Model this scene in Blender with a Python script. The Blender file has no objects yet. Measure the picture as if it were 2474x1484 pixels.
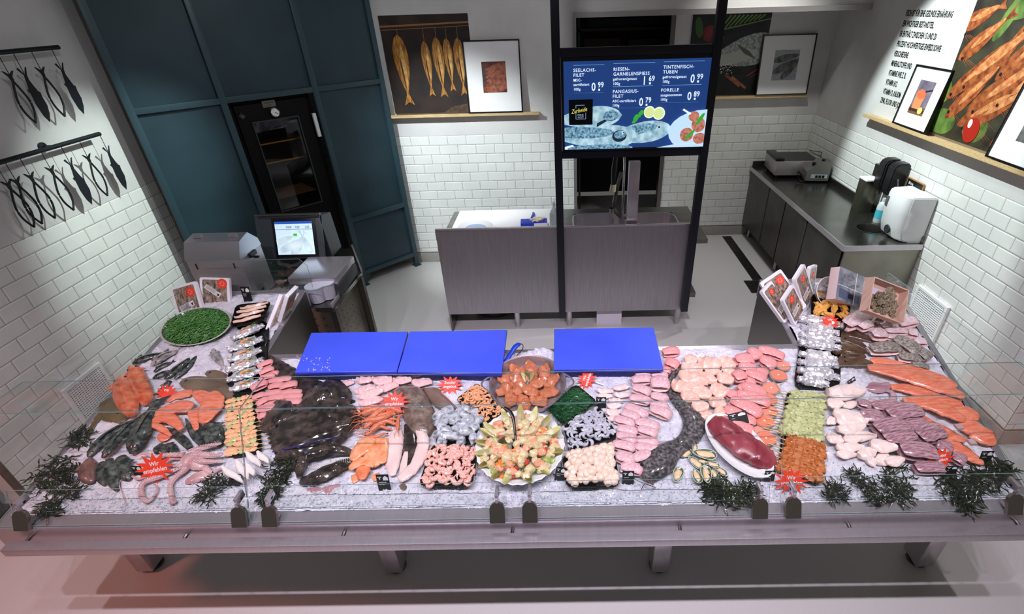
import bpy, bmesh, math, random
from mathutils import Vector, Matrix, Euler, noise
random.seed(7)
PI = math.pi
sc = bpy.context.scene
COL = sc.collection

# ------------------------------------------------------------------ camera
CAMLOC = Vector((0.0, 0.0, 2.6626)); CAMROT = Euler((1.0053774, 0.0243464, -0.000998), 'XYZ')
FPX, PX, PY = 1219.36, 1352.07, 778.55          # focal length and principal point for the 2474x1484 frame
cam = bpy.data.cameras.new('camera'); camo = bpy.data.objects.new('camera', cam); COL.objects.link(camo)
camo.location = CAMLOC; camo.rotation_euler = CAMROT
cam.sensor_width = 36; cam.lens = FPX*36/2474; cam.clip_start = .05; cam.clip_end = 60
cam.shift_x = -(PX-1237)/2474; cam.shift_y = (PY-742)/2474
sc.camera = camo
sc.view_settings.view_transform = 'Standard'; sc.view_settings.look = 'None'
sc.view_settings.exposure = 0.0; sc.view_settings.gamma = 1; sc.view_settings.use_curve_mapping = False

# ------------------------------------------------------------------ world and lamps
wd = bpy.data.worlds.new('world'); sc.world = wd; wd.use_nodes = True
wd.node_tree.nodes['Background'].inputs[0].default_value = (.62, .60, .55, 1)
wd.node_tree.nodes['Background'].inputs[1].default_value = .15
def spot(name, loc, target, power, color, angle=60, blend=.4, size=.04):
    l = bpy.data.lights.new(name, 'SPOT'); l.energy = power; l.color = color
    l.spot_size = math.radians(angle); l.spot_blend = blend; l.shadow_soft_size = size
    o = bpy.data.objects.new(name, l); COL.objects.link(o); o.location = loc
    o.rotation_euler = (Vector(target)-Vector(loc)).to_track_quat('-Z', 'Y').to_euler()
    return o
VIO = (.93, .85, 1.0)
for x in (-2.14, -1.45, -.78, -.1, .58, 1.25, 1.88):
    spot('counter_spot', (x, .68, 3.45), (x, 1.78, .9), 112, (1.0, .84, .92) if x < -2 else (1, .9, .97) if x > 1.5 else VIO, 78, .8, .03)
spot('counter_spot', (-1.3, 3.4, 3.5), (-1.8, 2.7, .9), 50, (.95, .95, 1.0), 66, .6)
spot('counter_spot', (1.2, 3.3, 3.5), (1.75, 2.6, .9), 60, (.97, .92, 1.0), 66, .6)
spot('wall_spot', (-1.1, 4.02, 3.5), (-3.4, 3.78, 1.3), 400, (.86, 1.0, .95), 33, .8, .03)
spot('wall_spot', (-1.3, 2.0, 3.5), (-3.4, 3.3, 1.9), 34, (.92, .95, 1.0), 60, .8, .03)
spot('wall_spot', (-2.2, 3.3, 3.5), (-.85, 5.65, .85), 600, (.88, .97, 1.0), 42, .8, .03)
spot('wall_spot', (1.2, 4.3, 3.6), (2.97, 4.25, 1.6), 470, (.87, .99, .98), 51, .35, .02)
spot('wall_spot', (1.6, 2.6, 3.6), (2.97, 3.4, .95), 45, (.88, 1.0, .97), 62, .7, .02)
spot('aisle_spot', (-.9, 3.5, 3.6), (-1.0, 3.9, 0), 130, (.9, .97, 1.0), 60, .7, .04)
spot('aisle_spot', (1.5, 4.2, 3.6), (1.5, 4.2, .2), 110, (.94, .96, 1.0), 90, .9, .04)
spot('alcove_spot', (1.9, 5.0, 3.4), (1.9, 6.2, 1.0), 70, (1.0, 1.0, .95), 80, .9, .05)
spot('cabinet_fill', (-.6, 3.0, 3.6), (-2.3, 4.9, 1.7), 75, (.9, .97, 1.0), 74, 1.0, .1)  # soft fill added to brighten the teal panels, no fitting known here
spot('wall_spot', (-.1, 3.3, 3.6), (-.5, 5.65, 2.3), 48, (.95, .95, 1.0), 76, 1.0, .06)  # weak fill light added to lift the plaster above the back ledge
spot('aisle_glow', (-3.6, .6, 3.0), (-3.0, 1.2, 0), 130, (1.0, .28, .22), 80, 1.0, .2)

# ------------------------------------------------------------------ picture point -> place
CR = CAMROT.to_matrix()
def ray(x, y): return CR @ Vector(((x-PX)/FPX, -(y-PY)/FPX, -1.0))
def at(x, y, ax, v):
    d = ray(x, y); i = 'xyz'.index(ax); return CAMLOC + d*((v-CAMLOC[i])/d[i])
TILT = .153; BZ = .80; BY = 1.38                  # the ice bed rises towards the back
def bedz(y): return BZ + TILT*(y-BY)
def bed(x, y, h=0.0):                             # point h above the ice surface seen at a picture point
    d = ray(x, y); z0 = BZ+h
    t = (z0+TILT*(CAMLOC.y-BY)-CAMLOC.z)/(d.z-TILT*d.y); return CAMLOC+d*t
BN = Vector((0, -TILT, 1)).normalized()           # normal of the bed

# ------------------------------------------------------------------ materials
MATS = {}
def mat(name, col, rough=.5, metal=0, col2=None, scale=20, bump=0, bscale=None, spec=.5, coat=0, trans=0, sss=0,
        emit=0, detail=3, lo=.35, hi=.65, tex='noise', stretch=None, ior=1.45, alpha=1):
    if name in MATS: return MATS[name]
    m = bpy.data.materials.new(name); m.use_nodes = True; nt = m.node_tree; N = nt.nodes; L = nt.links
    b = N['Principled BSDF']; I = b.inputs
    c4 = lambda c: (c[0], c[1], c[2], 1)
    I['Base Color'].default_value = c4(col); I['Roughness'].default_value = rough; I['Metallic'].default_value = metal
    I['Specular IOR Level'].default_value = spec; I['Coat Weight'].default_value = coat; I['Coat Roughness'].default_value = .08
    I['Transmission Weight'].default_value = trans; I['IOR'].default_value = ior; I['Alpha'].default_value = alpha
    if sss: I['Subsurface Weight'].default_value = sss; I['Subsurface Radius'].default_value = (.6, .3, .2); I['Subsurface Scale'].default_value = .01
    if emit: I['Emission Color'].default_value = c4(col); I['Emission Strength'].default_value = emit
    if col2 or bump:
        tc = N.new('ShaderNodeTexCoord'); src = tc.outputs['Object']
        if stretch:
            mp = N.new('ShaderNodeMapping'); mp.inputs['Scale'].default_value = stretch; L.new(src, mp.inputs['Vector']); src = mp.outputs[0]
        def T(s):
            if tex == 'voronoi' : t = N.new('ShaderNodeTexVoronoi'); t.inputs['Scale'].default_value = s; L.new(src, t.inputs['Vector']); return t.outputs['Distance']
            if tex == 'wave':
                t = N.new('ShaderNodeTexWave'); t.inputs['Scale'].default_value = s; t.inputs['Distortion'].default_value = 2.5; t.inputs['Detail'].default_value = 2
                L.new(src, t.inputs['Vector']); return t.outputs['Fac']
            t = N.new('ShaderNodeTexNoise'); t.inputs['Scale'].default_value = s; t.inputs['Detail'].default_value = detail; L.new(src, t.inputs['Vector']); return t.outputs['Fac']
        if col2:
            r = N.new('ShaderNodeValToRGB'); r.color_ramp.elements[0].position = lo; r.color_ramp.elements[1].position = hi
            r.color_ramp.elements[0].color = c4(col); r.color_ramp.elements[1].color = c4(col2)
            L.new(T(scale), r.inputs[0]); L.new(r.outputs[0], I['Base Color'])
            if emit: L.new(r.outputs[0], I['Emission Color'])
        if bump:
            bp = N.new('ShaderNodeBump'); bp.inputs['Strength'].default_value = bump; bp.inputs['Distance'].default_value = .01
            L.new(T(bscale or scale*2), bp.inputs['Height']); L.new(bp.outputs[0], I['Normal'])
    m.diffuse_color = c4(col); MATS[name] = m; return m
def s(r, g, b):                                   # 0..255 display colour -> linear
    f = lambda v: ((v/255+.055)/1.055)**2.4 if v > 10 else v/255/12.92
    return (f(r), f(g), f(b))
PANEL = mat('bench panel steel', s(166, 161, 166), .4, .85, s(156, 151, 156), 5, .03, 60, stretch=(30, 30, 1))
STEEL = mat('brushed steel', s(190, 184, 186), .36, .75, s(182, 177, 180), 6, .05, 60, stretch=(1, 1, 30))
STEELX = mat('polished steel', s(205, 198, 204), .27, .8, s(196, 190, 197), 3, .04, 50, stretch=(30, 1, 1))
STEELD = mat('dark steel', s(120, 116, 112), .35, 1)
CHROME = mat('chrome', s(210, 210, 215), .1, 1)
BLACKM = mat('blue black steel', s(24, 26, 38), .42, .2)
TEAL = mat('teal cabinet paint', s(43, 65, 74), .42, 0, s(37, 57, 66), 3)
TEALD = mat('teal cabinet frame', s(50, 72, 80), .35)
PLASTER = mat('white plaster', s(214, 212, 210), .8, 0, s(206, 204, 203), 4)
TILE = mat('white glazed tile', s(232, 232, 228), .16, 0, s(224, 225, 222), 5, coat=.3)
GROUT = mat('dark grout', s(112, 108, 104), .8)
FLOOR = mat('speckled floor', s(205, 202, 200), .42, 0, s(188, 184, 182), 420, detail=3, lo=.4, hi=.6)
COVE = mat('grey cove', s(170, 166, 160), .5, 0, s(140, 136, 130), 150)
WHITE = mat('white plastic', s(240, 240, 240), .35)
BLACK = mat('black plastic', s(16, 16, 18), .3)
DGREY = mat('dark grey plastic', s(48, 52, 56), .4)
WOOD = mat('pale oak', s(214, 186, 142), .5, 0, s(190, 158, 110), 10, stretch=(1, 12, 12))
PAPER = mat('white paper', s(238, 236, 236), .6)
RED = mat('red card', s(240, 66, 40), .5)
TAGM = mat('black price card', s(18, 19, 22), .45)
INK = mat('black lettering', s(14, 14, 16), .6)
def glassmat(name, col, tint):
    m = bpy.data.materials.new(name); m.use_nodes = True; nt = m.node_tree; N = nt.nodes; L = nt.links
    N.remove(N['Principled BSDF']); o = N['Material Output']
    tr = N.new('ShaderNodeBsdfTransparent'); tr.inputs[0].default_value = (*tint, 1)
    gl = N.new('ShaderNodeBsdfGlossy'); gl.inputs[0].default_value = (*col, 1); gl.inputs['Roughness'].default_value = .02
    fr = N.new('ShaderNodeLayerWeight'); fr.inputs[0].default_value = .5
    pw = N.new('ShaderNodeMath'); pw.operation = 'POWER'; pw.inputs[1].default_value = 4; L.new(fr.outputs['Facing'], pw.inputs[0])
    ma = N.new('ShaderNodeMath'); ma.operation = 'MULTIPLY_ADD'; ma.inputs[1].default_value = .7; ma.inputs[2].default_value = .03; L.new(pw.outputs[0], ma.inputs[0])
    mx = N.new('ShaderNodeMixShader'); L.new(ma.outputs[0], mx.inputs[0]); L.new(tr.outputs[0], mx.inputs[1]); L.new(gl.outputs[0], mx.inputs[2])
    L.new(mx.outputs[0], o.inputs[0]); MATS[name] = m; return m
GLASS = glassmat('clear glass', (.9, .95, .95), (.985, .995, .99))
GEDGE = mat('green glass edge', s(120, 156, 156), .2, 0, trans=.3)

# ------------------------------------------------------------------ mesh helpers
def smooth(me, ang=40):
    if not me.polygons: return
    me.polygons.foreach_set('use_smooth', [True]*len(me.polygons))
    try: me.set_sharp_from_angle(angle=math.radians(ang))
    except Exception: pass
def obj(name, bm, m, parent=None, ang=40, mats=None):
    me = bpy.data.meshes.new(name); bmesh.ops.recalc_face_normals(bm, faces=bm.faces[:]) if bm.faces else None
    bm.to_mesh(me); bm.free(); smooth(me, ang)
    for mm in (mats or [m]): me.materials.append(mm)
    o = bpy.data.objects.new(name, me); COL.objects.link(o)
    if parent: o.parent = parent
    return o
def tag(o, label, cat, group=None, kind=None):
    if label: o['label'] = label
    if cat: o['category'] = cat
    if group: o['group'] = group
    if kind: o['kind'] = kind
    return o
def thing(name, label, cat, loc=(0, 0, 0), rot=(0, 0, 0), group=None):
    o = bpy.data.objects.new(name, None); o.empty_display_size = .05; COL.objects.link(o)
    o.location = loc; o.rotation_euler = rot; return tag(o, label, cat, group)
def struct(name, bm, m, parent=None, ang=30):
    o = obj(name, bm, m, parent, ang)
    if not parent: o['kind'] = 'structure'
    return o
def copy_tree(o, loc=None, rot=None, scale=None, label=None, group=None, parent=None):
    c = o.copy(); COL.objects.link(c)
    if parent: c.parent = parent
    for ch in o.children: copy_tree(ch, parent=c)
    if loc is not None: c.location = loc
    if rot is not None: c.rotation_euler = rot
    if scale is not None: c.scale = scale
    if label: c['label'] = label
    if group: c['group'] = group
    return c
def BM(): return bmesh.new()
def box(bm, lo, hi, M=None, bev=0, mi=0):
    x0, y0, z0 = lo; x1, y1, z1 = hi
    vs = [bm.verts.new(p) for p in ((x0, y0, z0), (x1, y0, z0), (x1, y1, z0), (x0, y1, z0), (x0, y0, z1), (x1, y0, z1), (x1, y1, z1), (x0, y1, z1))]
    if M: 
        for v in vs: v.co = M @ v.co
    fs = [bm.faces.new([vs[i] for i in q]) for q in ((0, 3, 2, 1), (4, 5, 6, 7), (0, 1, 5, 4), (1, 2, 6, 5), (2, 3, 7, 6), (3, 0, 4, 7))]
    for f in fs: f.material_index = mi
    if bev:
        es = list({e for f in fs for e in f.edges})
        bmesh.ops.bevel(bm, geom=es, offset=bev, segments=2, affect='EDGES', profile=.6)
    return vs
def prism(bm, pts, z0, z1, M=None, mi=0):         # polygon in xy extruded in z
    a = [bm.verts.new((p[0], p[1], z0)) for p in pts]; b = [bm.verts.new((p[0], p[1], z1)) for p in pts]
    n = len(pts)
    fs = [bm.faces.new(a[::-1]), bm.faces.new(b)] + [bm.faces.new((a[i], a[(i+1) % n], b[(i+1) % n], b[i])) for i in range(n)]
    for f in fs: f.material_index = mi
    if M:
        for v in a+b: v.co = M @ v.co
def frame_from(t, up=Vector((0, 0, 1))):
    t = t.normalized(); sx = t.cross(up)
    if sx.length < 1e-5: sx = t.cross(Vector((0, 1, 0)))
    sx.normalize(); return sx, sx.cross(t).normalized()
def tube(bm, pts, r, n=8, up=Vector((0, 0, 1)), cap=True, flat=1.0, mi=0):   # r: number or list, flat: height/width
    pts = [Vector(p) for p in pts]; rings = []
    for i, p in enumerate(pts):
        t = pts[min(i+1, len(pts)-1)]-pts[max(i-1, 0)]
        a, b = frame_from(t, up); rr = r[i] if isinstance(r, (list, tuple)) else r
        rings.append([bm.verts.new(p+a*math.cos(2*PI*k/n)*rr+b*math.sin(2*PI*k/n)*rr*flat) for k in range(n)])
    for i in range(len(rings)-1):
        for k in range(n):
            f = bm.faces.new((rings[i][k], rings[i][(k+1) % n], rings[i+1][(k+1) % n], rings[i+1][k])); f.material_index = mi
    if cap:
        bm.faces.new(rings[0][::-1]).material_index = mi; bm.faces.new(rings[-1]).material_index = mi
    return rings
def lathe(bm, prof, n=32, M=None, cap=False, sx=1, sy=1, mi=0):        # profile [(r,z)]
    rings = []
    for r, z in prof: rings.append([bm.verts.new((r*sx*math.cos(2*PI*k/n), r*sy*math.sin(2*PI*k/n), z)) for k in range(n)])
    for i in range(len(rings)-1):
        for k in range(n):
            f = bm.faces.new((rings[i][k], rings[i][(k+1) % n], rings[i+1][(k+1) % n], rings[i+1][k])); f.material_index = mi
    if cap: bm.faces.new(rings[0][::-1]); bm.faces.new(rings[-1])
    if M:
        for rg in rings:
            for v in rg: v.co = M @ v.co
def catmull(pts, k=4):
    pts = [Vector(p) for p in pts]; out = []
    for i in range(len(pts)-1):
        p0 = pts[max(i-1, 0)]; p1 = pts[i]; p2 = pts[i+1]; p3 = pts[min(i+2, len(pts)-1)]
        for j in range(k):
            t = j/k; out.append(.5*((2*p1)+(-p0+p2)*t+(2*p0-5*p1+4*p2-p3)*t*t+(-p0+3*p1-3*p2+p3)*t**3))
    out.append(pts[-1]); return out
def lerpl(vals, n):                               # resample a list of numbers to n
    out = []
    for i in range(n):
        f = i/(n-1)*(len(vals)-1); a = int(f); b = min(a+1, len(vals)-1); out.append(vals[a]+(vals[b]-vals[a])*(f-a))
    return out
def tmesh(body, size, m, parent=None, name='lettering', M=None, sx=1, align='LEFT', depth=.0004, spacing=1, shear=0, offset=0):
    cu = bpy.data.curves.new('t', 'FONT'); cu.body = body; cu.size = size; cu.align_x = align; cu.extrude = depth
    cu.space_character = spacing; cu.resolution_u = 2; cu.shear = shear; cu.offset = offset
    o = bpy.data.objects.new('t', cu); COL.objects.link(o); bpy.context.view_layer.update()
    me = bpy.data.meshes.new_from_object(o.evaluated_get(bpy.context.evaluated_depsgraph_get()))
    bpy.data.objects.remove(o); me.name = name; me.materials.clear(); me.materials.append(m)
    me.transform(Matrix.Diagonal((sx, 1, 1, 1)))
    if M: me.transform(M)
    r = bpy.data.objects.new(name, me); COL.objects.link(r)
    if parent: r.parent = parent
    return r
def axes(o, x, y, z): return Matrix(((x[0], y[0], z[0], o[0]), (x[1], y[1], z[1], o[1]), (x[2], y[2], z[2], o[2]), (0, 0, 0, 1)))
def blob(bm, c, r, seed=0, amp=.15, fr=3, sub=2, M=None, mi=0):         # lumpy ellipsoid
    res = bmesh.ops.create_icosphere(bm, subdivisions=sub, radius=1)
    for v in res['verts']:
        d = 1+amp*noise.noise(v.co*fr*.5+Vector((seed*3.1, seed*1.7, seed)))*2
        v.co = Vector((v.co.x*r[0]*d, v.co.y*r[1]*d, v.co.z*r[2]*d))
        if M: v.co = M @ v.co
        v.co += Vector(c)
    if mi:
        for v in res['verts']:
            for f in v.link_faces: f.material_index = mi
# ------------------------------------------------------------------ the room
XL, XR, YA, YB, TT = -3.417, 2.973, 5.654, 6.289, 1.48      # walls and top of the tiles
JX = .16                                                    # jamb of the opening in the back wall
bm = BM(); box(bm, (-7, -3, -.1), (7, 8, 0)); struct('floor', bm, FLOOR)
def tiles(bm, P0, U, Nn, u0, u1, phase, z_top=TT, flipphase=0):
    """metro tiles with bevelled faces: wall runs along U from u0 to u1, Nn points into the room"""
    W, H, g, b, t = .2, .1, .0026, .008, .0035
    for r in range(14):
        zt = z_top-r*H; zb = zt-H if r < 13 else zt-.05
        ph = phase+(.1 if r % 2 else 0); k = math.floor((u0-ph)/W)
        while ph+k*W < u1:
            a = max(ph+k*W, u0)+g/2; c = min(ph+(k+1)*W, u1)-g/2; k += 1
            if c-a < .01: continue
            bb = min(b, (c-a)/3); z1 = zt-g/2; z0 = zb+g/2; hb = min(b, (z1-z0)/3)
            o = [bm.verts.new(P0+U*u+Vector((0, 0, z))+Nn*.001) for u, z in ((a, z0), (c, z0), (c, z1), (a, z1))]
            i = [bm.verts.new(P0+U*u+Vector((0, 0, z))+Nn*t) for u, z in ((a+bb, z0+hb), (c-bb, z0+hb), (c-bb, z1-hb), (a+bb, z1-hb))]
            bm.faces.new(i)
            for q in range(4): bm.faces.new((o[q], o[(q+1) % 4], i[(q+1) % 4], i[q]))
def tiled_wall(name, P0, U, Nn, u0, u1, phase, top, wallbox):
    bm = BM(); box(bm, *wallbox); w = struct(name, bm, PLASTER)
    bm = BM(); a = P0+U*u0; c = P0+U*u1
    q = [a+Vector((0, 0, .12))+Nn*.0008, c+Vector((0, 0, .12))+Nn*.0008, c+Vector((0, 0, TT+.001))+Nn*.0008, a+Vector((0, 0, TT+.001))+Nn*.0008]
    bm.faces.new([bm.verts.new(v) for v in q]); obj('grout', bm, GROUT, w)
    bm = BM(); tiles(bm, P0, U, Nn, u0, u1, phase); obj('tiling', bm, TILE, w, ang=5)
    return w
X, Y, Z = Vector((1, 0, 0)), Vector((0, 1, 0)), Vector((0, 0, 1))
tiled_wall('wall_left', Vector((XL, 0, 0)), Y, X, 2.112, 6.0, 2.894, 3.6, ((XL-.15, 2.112, 0), (XL, 6.0, 3.7)))
tiled_wall('wall_back', Vector((0, YA, 0)), X, -Y, XL, JX-.03, -1.634, 3.6, ((XL, YA, 0), (JX-.03, YA+.635, 3.7)))
tiled_wall('wall_alcove', Vector((0, YB, 0)), X, -Y, 1.24, XR, 1.954, 2.54, ((1.24, YB, 0), (XR+.15, YB+.15, 2.7)))
tiled_wall('wall_right', Vector((XR, 0, 0)), Y, -X, 2.512, YB, 5.298, 3.6, ((XR, 2.512, 0), (XR+.15, YB, 3.7)))
tiled_wall('wall_right_return', Vector((0, 2.506, 0)), X, -Y, XR-.006, 5.0, XR-.05, 3.6, ((XR, 2.506, 0), (5.0, 2.6, 3.7)))
bm = BM(); box(bm, (JX-.03, YA, 2.56), (XR, YA+.12, 3.7)); struct('wall_bulkhead', bm, PLASTER)
bm = BM(); box(bm, (.1, YB, 2.62), (XR, YB+.15, 2.7)); box(bm, (JX-.03, YA+.12, 2.62), (XR, YB, 2.7)); struct('ceiling_alcove', bm, PLASTER)
# steel trims round the opening
bm = BM(); box(bm, (JX-.03, YA-.012, 2.53), (XR-.005, YA+.12, 2.575)); box(bm, (JX-.034, YA-.012, .1), (JX, YA+.03, 2.53)); struct('trim_1', bm, STEEL)
bm = BM(); box(bm, (1.195, YB-.02, 0.02), (1.245, YB+.1, 2.6)); struct('trim_2', bm, STEELD)
bm = BM(); box(bm, (XL-.03, 2.09, 0), (XL+.008, 2.112, 3.6)); struct('trim_3', bm, mat('brown edge trim', s(96, 78, 72), .5))
t = thing('dark_stand', 'dark upright stand with a foot plate at the far left edge beside the tiled wall', 'stand', (-3.66, 2.06, 0))
bm = BM(); box(bm, (-.09, -.05, .012), (.03, .05, 1.1), bev=.004); obj('upright', bm, mat('dark stand brown', s(26, 20, 22), .4), t); bm = BM(); box(bm, (-.12, -.07, 0), (.12, .07, .012)); obj('foot_plate', bm, BLACK, t)
# coves
for nm, lo, hi in (('baseboard_left', (XL, 2.112, 0), (XL+.012, 4.4, .12)), ('baseboard_back', (XL, YA-.012, 0), (JX, YA, .12)),
                   ('baseboard_alcove', (1.24, YB-.012, 0), (XR, YB, .12)), ('baseboard_right', (XR-.012, 2.5, 0), (XR, YB, .12)), ('baseboard_return', (XR, 2.494, 0), (5, 2.506, .12))):
    bm = BM(); box(bm, lo, hi, bev=.003); struct(nm, bm, COVE)
# dark store room seen through the doorway
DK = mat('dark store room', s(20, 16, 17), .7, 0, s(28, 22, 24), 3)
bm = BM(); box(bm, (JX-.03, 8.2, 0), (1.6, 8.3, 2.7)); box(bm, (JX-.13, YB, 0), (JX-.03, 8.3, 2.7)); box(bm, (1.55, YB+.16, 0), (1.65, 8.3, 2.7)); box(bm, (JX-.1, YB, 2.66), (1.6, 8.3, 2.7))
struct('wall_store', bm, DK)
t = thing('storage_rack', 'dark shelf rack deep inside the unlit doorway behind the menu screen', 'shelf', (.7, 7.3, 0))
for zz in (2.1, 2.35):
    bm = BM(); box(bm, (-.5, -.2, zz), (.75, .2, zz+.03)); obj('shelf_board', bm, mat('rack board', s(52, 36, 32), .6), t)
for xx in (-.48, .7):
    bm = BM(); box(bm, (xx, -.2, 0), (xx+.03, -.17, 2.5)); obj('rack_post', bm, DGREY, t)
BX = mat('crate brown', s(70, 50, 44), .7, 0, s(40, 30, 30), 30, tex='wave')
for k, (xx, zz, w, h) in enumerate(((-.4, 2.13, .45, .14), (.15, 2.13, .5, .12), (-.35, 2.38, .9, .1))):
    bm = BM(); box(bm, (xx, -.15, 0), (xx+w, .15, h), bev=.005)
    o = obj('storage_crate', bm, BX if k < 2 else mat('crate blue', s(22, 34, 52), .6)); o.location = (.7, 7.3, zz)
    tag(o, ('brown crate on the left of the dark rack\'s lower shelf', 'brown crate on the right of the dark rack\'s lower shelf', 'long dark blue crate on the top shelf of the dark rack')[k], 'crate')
# ---- air vents
def vent(P0, U, Nn, w, h, label, slat):
    M = axes(P0, U, Z, Nn)
    t = thing('wall_vent', label, 'vent'); bm = BM(); fr = .022
    for lo, hi in (((0, 0, 0), (w, fr, .022)), ((0, h-fr, 0), (w, h, .022)), ((0, fr, 0), (fr, h-fr, .022)), ((w-fr, fr, 0), (w, h-fr, .022))): box(bm, lo, hi, M)
    obj('frame', bm, slat, t)
    bm = BM(); box(bm, (fr, fr, .006), (w-fr, h-fr, .009), M); obj('backing', bm, mat('vent dark', s(40, 36, 36), .8), t)
    bm = BM(); n = 16
    for i in range(n):
        z = fr+(h-2*fr)*(i+.2)/n; box(bm, (fr, z, .009), (w-fr, z+(h-2*fr)/n*.4, .018), M)
    for i in range(1, 14):
        x = fr+(w-2*fr)*i/14; box(bm, (x-.0035, fr, .009), (x+.0035, h-fr, .016), M)
    obj('grille', bm, slat, t); return t
vent(Vector((XL+.007, 2.615, .235)), Y, X, .33, .3, 'square white air vent low on the left tiled wall beside the ice bed', WHITE)
vent(Vector((XR-.007, 3.34, .27)), Y, -X, .38, .33, 'square white air vent low on the right tiled wall below the towel dispenser', WHITE)
# ---- floor drain
t = thing('floor_drain', 'long dark slotted floor drain running along the right steel cupboards', 'drain', (2.14, 5.5, 0))
bm = BM(); box(bm, (-.055, -.52, 0), (.055, .72, .002)); obj('channel', bm, mat('drain dark', s(24, 24, 26), .6), t)
bm = BM()
for i in range(40): box(bm, (-.055, -.52+i*.031, .002), (.055, -.512+i*.031, .006))
for x in (-.055, -.02, .015, .05): box(bm, (x, -.52, .002), (x+.005, .72, .006))
obj('grating', bm, STEELD, t)
t = thing('drain_cover', 'square dark mesh drain cover at the near end of the long floor drain', 'drain', (2.12, 4.83, 0))
bm = BM(); box(bm, (-.14, -.14, 0), (.14, .14, .002)); obj('pit', bm, MATS['drain dark'], t)
bm = BM()
for i in range(9): box(bm, (-.14+i*.034, -.14, .002), (-.136+i*.034, .14, .007)); box(bm, (-.14, -.14+i*.034, .002), (.14, -.136+i*.034, .007))
obj('grating', bm, STEELD, t)

# ------------------------------------------------------------------ teal panel cabinet with the smoking oven
A0 = Vector((-2.254, 5.06, 0)); CU = Vector((.6957, .7184, 0)).normalized(); CN = Vector((CU.y, -CU.x, 0))
MC = axes(A0, CU, CN, Z)          # x along the face, y towards the room, z up (left-handed, normals recalculated)
cab = thing('panel_cabinet', 'tall dark teal metal panel cabinet built round the smoking oven in the left corner', 'cabinet')
TOPC = 3.6
for nm, x in (('post', -1.405), ('post', -.775), ('post', 0), ('post', .68)):
    bm = BM(); box(bm, (x-.025, -.05, .012), (x+.025, .0, TOPC), MC, bev=.002); o = obj(nm, bm, TEALD, cab)
    bm = BM(); box(bm, (x-.04, -.065, 0), (x+.04, .015, .012), MC); obj('foot_plate', bm, TEALD, o)
def rail(x0, x1, z, h=.045):
    bm = BM(); box(bm, (x0+.025, -.045, z-h/2), (x1-.025, -.002, z+h/2), MC, bev=.002); obj('cross_rail', bm, TEALD, cab)
for x0, x1 in ((-1.405, -.775), (-.775, 0), (0, .68)):
    rail(x0, x1, 2.04)
    bm = BM(); box(bm, (x0+.025, -.04, 2.063), (x1-.025, -.03, TOPC), MC); obj('panel', bm, TEAL, cab)
for x0, x1 in ((-1.405, -.775), (0, .68)):
    if x0 == 0: rail(x0, x1, .765)
    rail(x0, x1, .15)
    bm = BM(); box(bm, (x0+.025, -.04, .17), (x1-.025, -.03, .765 if x0 == 0 else 2.02), MC); obj('panel', bm, TEAL, cab)
    if x0 == 0: bm = BM(); box(bm, (x0+.025, -.04, .787), (x1-.025, -.03, 2.02), MC); obj('panel', bm, TEAL, cab)
bm = BM(); prism(bm, [(0, 0), (.09, 0), (0, -.09)], -.004, 0, MC @ Matrix.Translation((.025, -.02, .13)) @ Matrix.Rotation(PI/2, 4, 'X')); obj('gusset', bm, TEALD, cab)
bm = BM(); box(bm, (.66, -.55, .1), (.675, -.05, TOPC), MC); obj('side_panel', bm, TEAL, cab)
# oven
ov = thing('smoking_oven', 'black smoking oven with a tall glass window and round dial set in the teal cabinet', 'oven')
OVM = mat('oven black enamel', s(6, 6, 8), .5, 0, s(9, 9, 11), 8, spec=.2)
bm = BM(); box(bm, (-.75, -.7, .1), (-.62, -.09, 2.015), MC); box(bm, (-.17, -.7, .1), (-.04, -.09, 2.015), MC); box(bm, (-.62, -.7, 1.86), (-.17, -.09, 2.015), MC)
box(bm, (-.62, -.7, .1), (-.17, -.09, .99), MC); box(bm, (-.62, -.7, .99), (-.17, -.6, 1.86), MC); obj('body', bm, OVM, ov)
bm = BM()
for lo, hi in (((-.70, -.09, .9), (-.595, -.055, 1.98)), ((-.2, -.09, .9), (-.09, -.055, 1.98)), ((-.595, -.09, 1.83), (-.2, -.055, 1.98)), ((-.595, -.09, .9), (-.2, -.055, 1.03))): box(bm, lo, hi, MC)
dr = obj('door', bm, OVM, ov)
bm = BM()
for lo, hi in (((-.6, -.06, 1.02), (-.59, -.045, 1.84)), ((-.205, -.06, 1.02), (-.195, -.045, 1.84)), ((-.59, -.06, 1.83), (-.205, -.045, 1.84)), ((-.59, -.06, 1.02), (-.205, -.045, 1.03))): box(bm, lo, hi, MC)
obj('window_bezel', bm, DGREY, dr)
bm = BM(); box(bm, (-.595, -.065, 1.03), (-.2, -.06, 1.83), MC); obj('window_glass', bm, GLASS, dr)
BR = mat('brass shelf rod', s(150, 112, 40), .3, 1)
for z in (1.62, 1.45, 1.12):
    bm = BM(); box(bm, (-.61, -.5, z), (-.18, -.15, z+.012 if z > 1.2 else z+.003), MC); obj('rack_shelf', bm, BR if z != 1.12 else mat('ember chips', s(110, 66, 22), .8, 0, s(50, 28, 12), 60), ov)
bm = BM(); M = MC @ Matrix.Translation((-.395, -.03, 1.895)) @ Matrix.Rotation(-PI/2, 4, 'X')
lathe(bm, [(.0, .012), (.032, .012), (.037, .016), (.04, .012), (.04, -.02)], 28, M); g = obj('dial', bm, CHROME, ov)
bm = BM(); lathe(bm, [(0, .0125), (.031, .0125)], 28, M @ Matrix.Translation((0, 0, .001))); obj('dial_face', bm, PAPER, g)
bm = BM(); box(bm, (-.003, -.002, .015), (.024, .002, .0165), M @ Matrix.Rotation(.5, 4, 'Z')); obj('needle', bm, INK, g)
pm = MC @ Matrix.Translation((-.415, -.054, 1.97))
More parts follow.
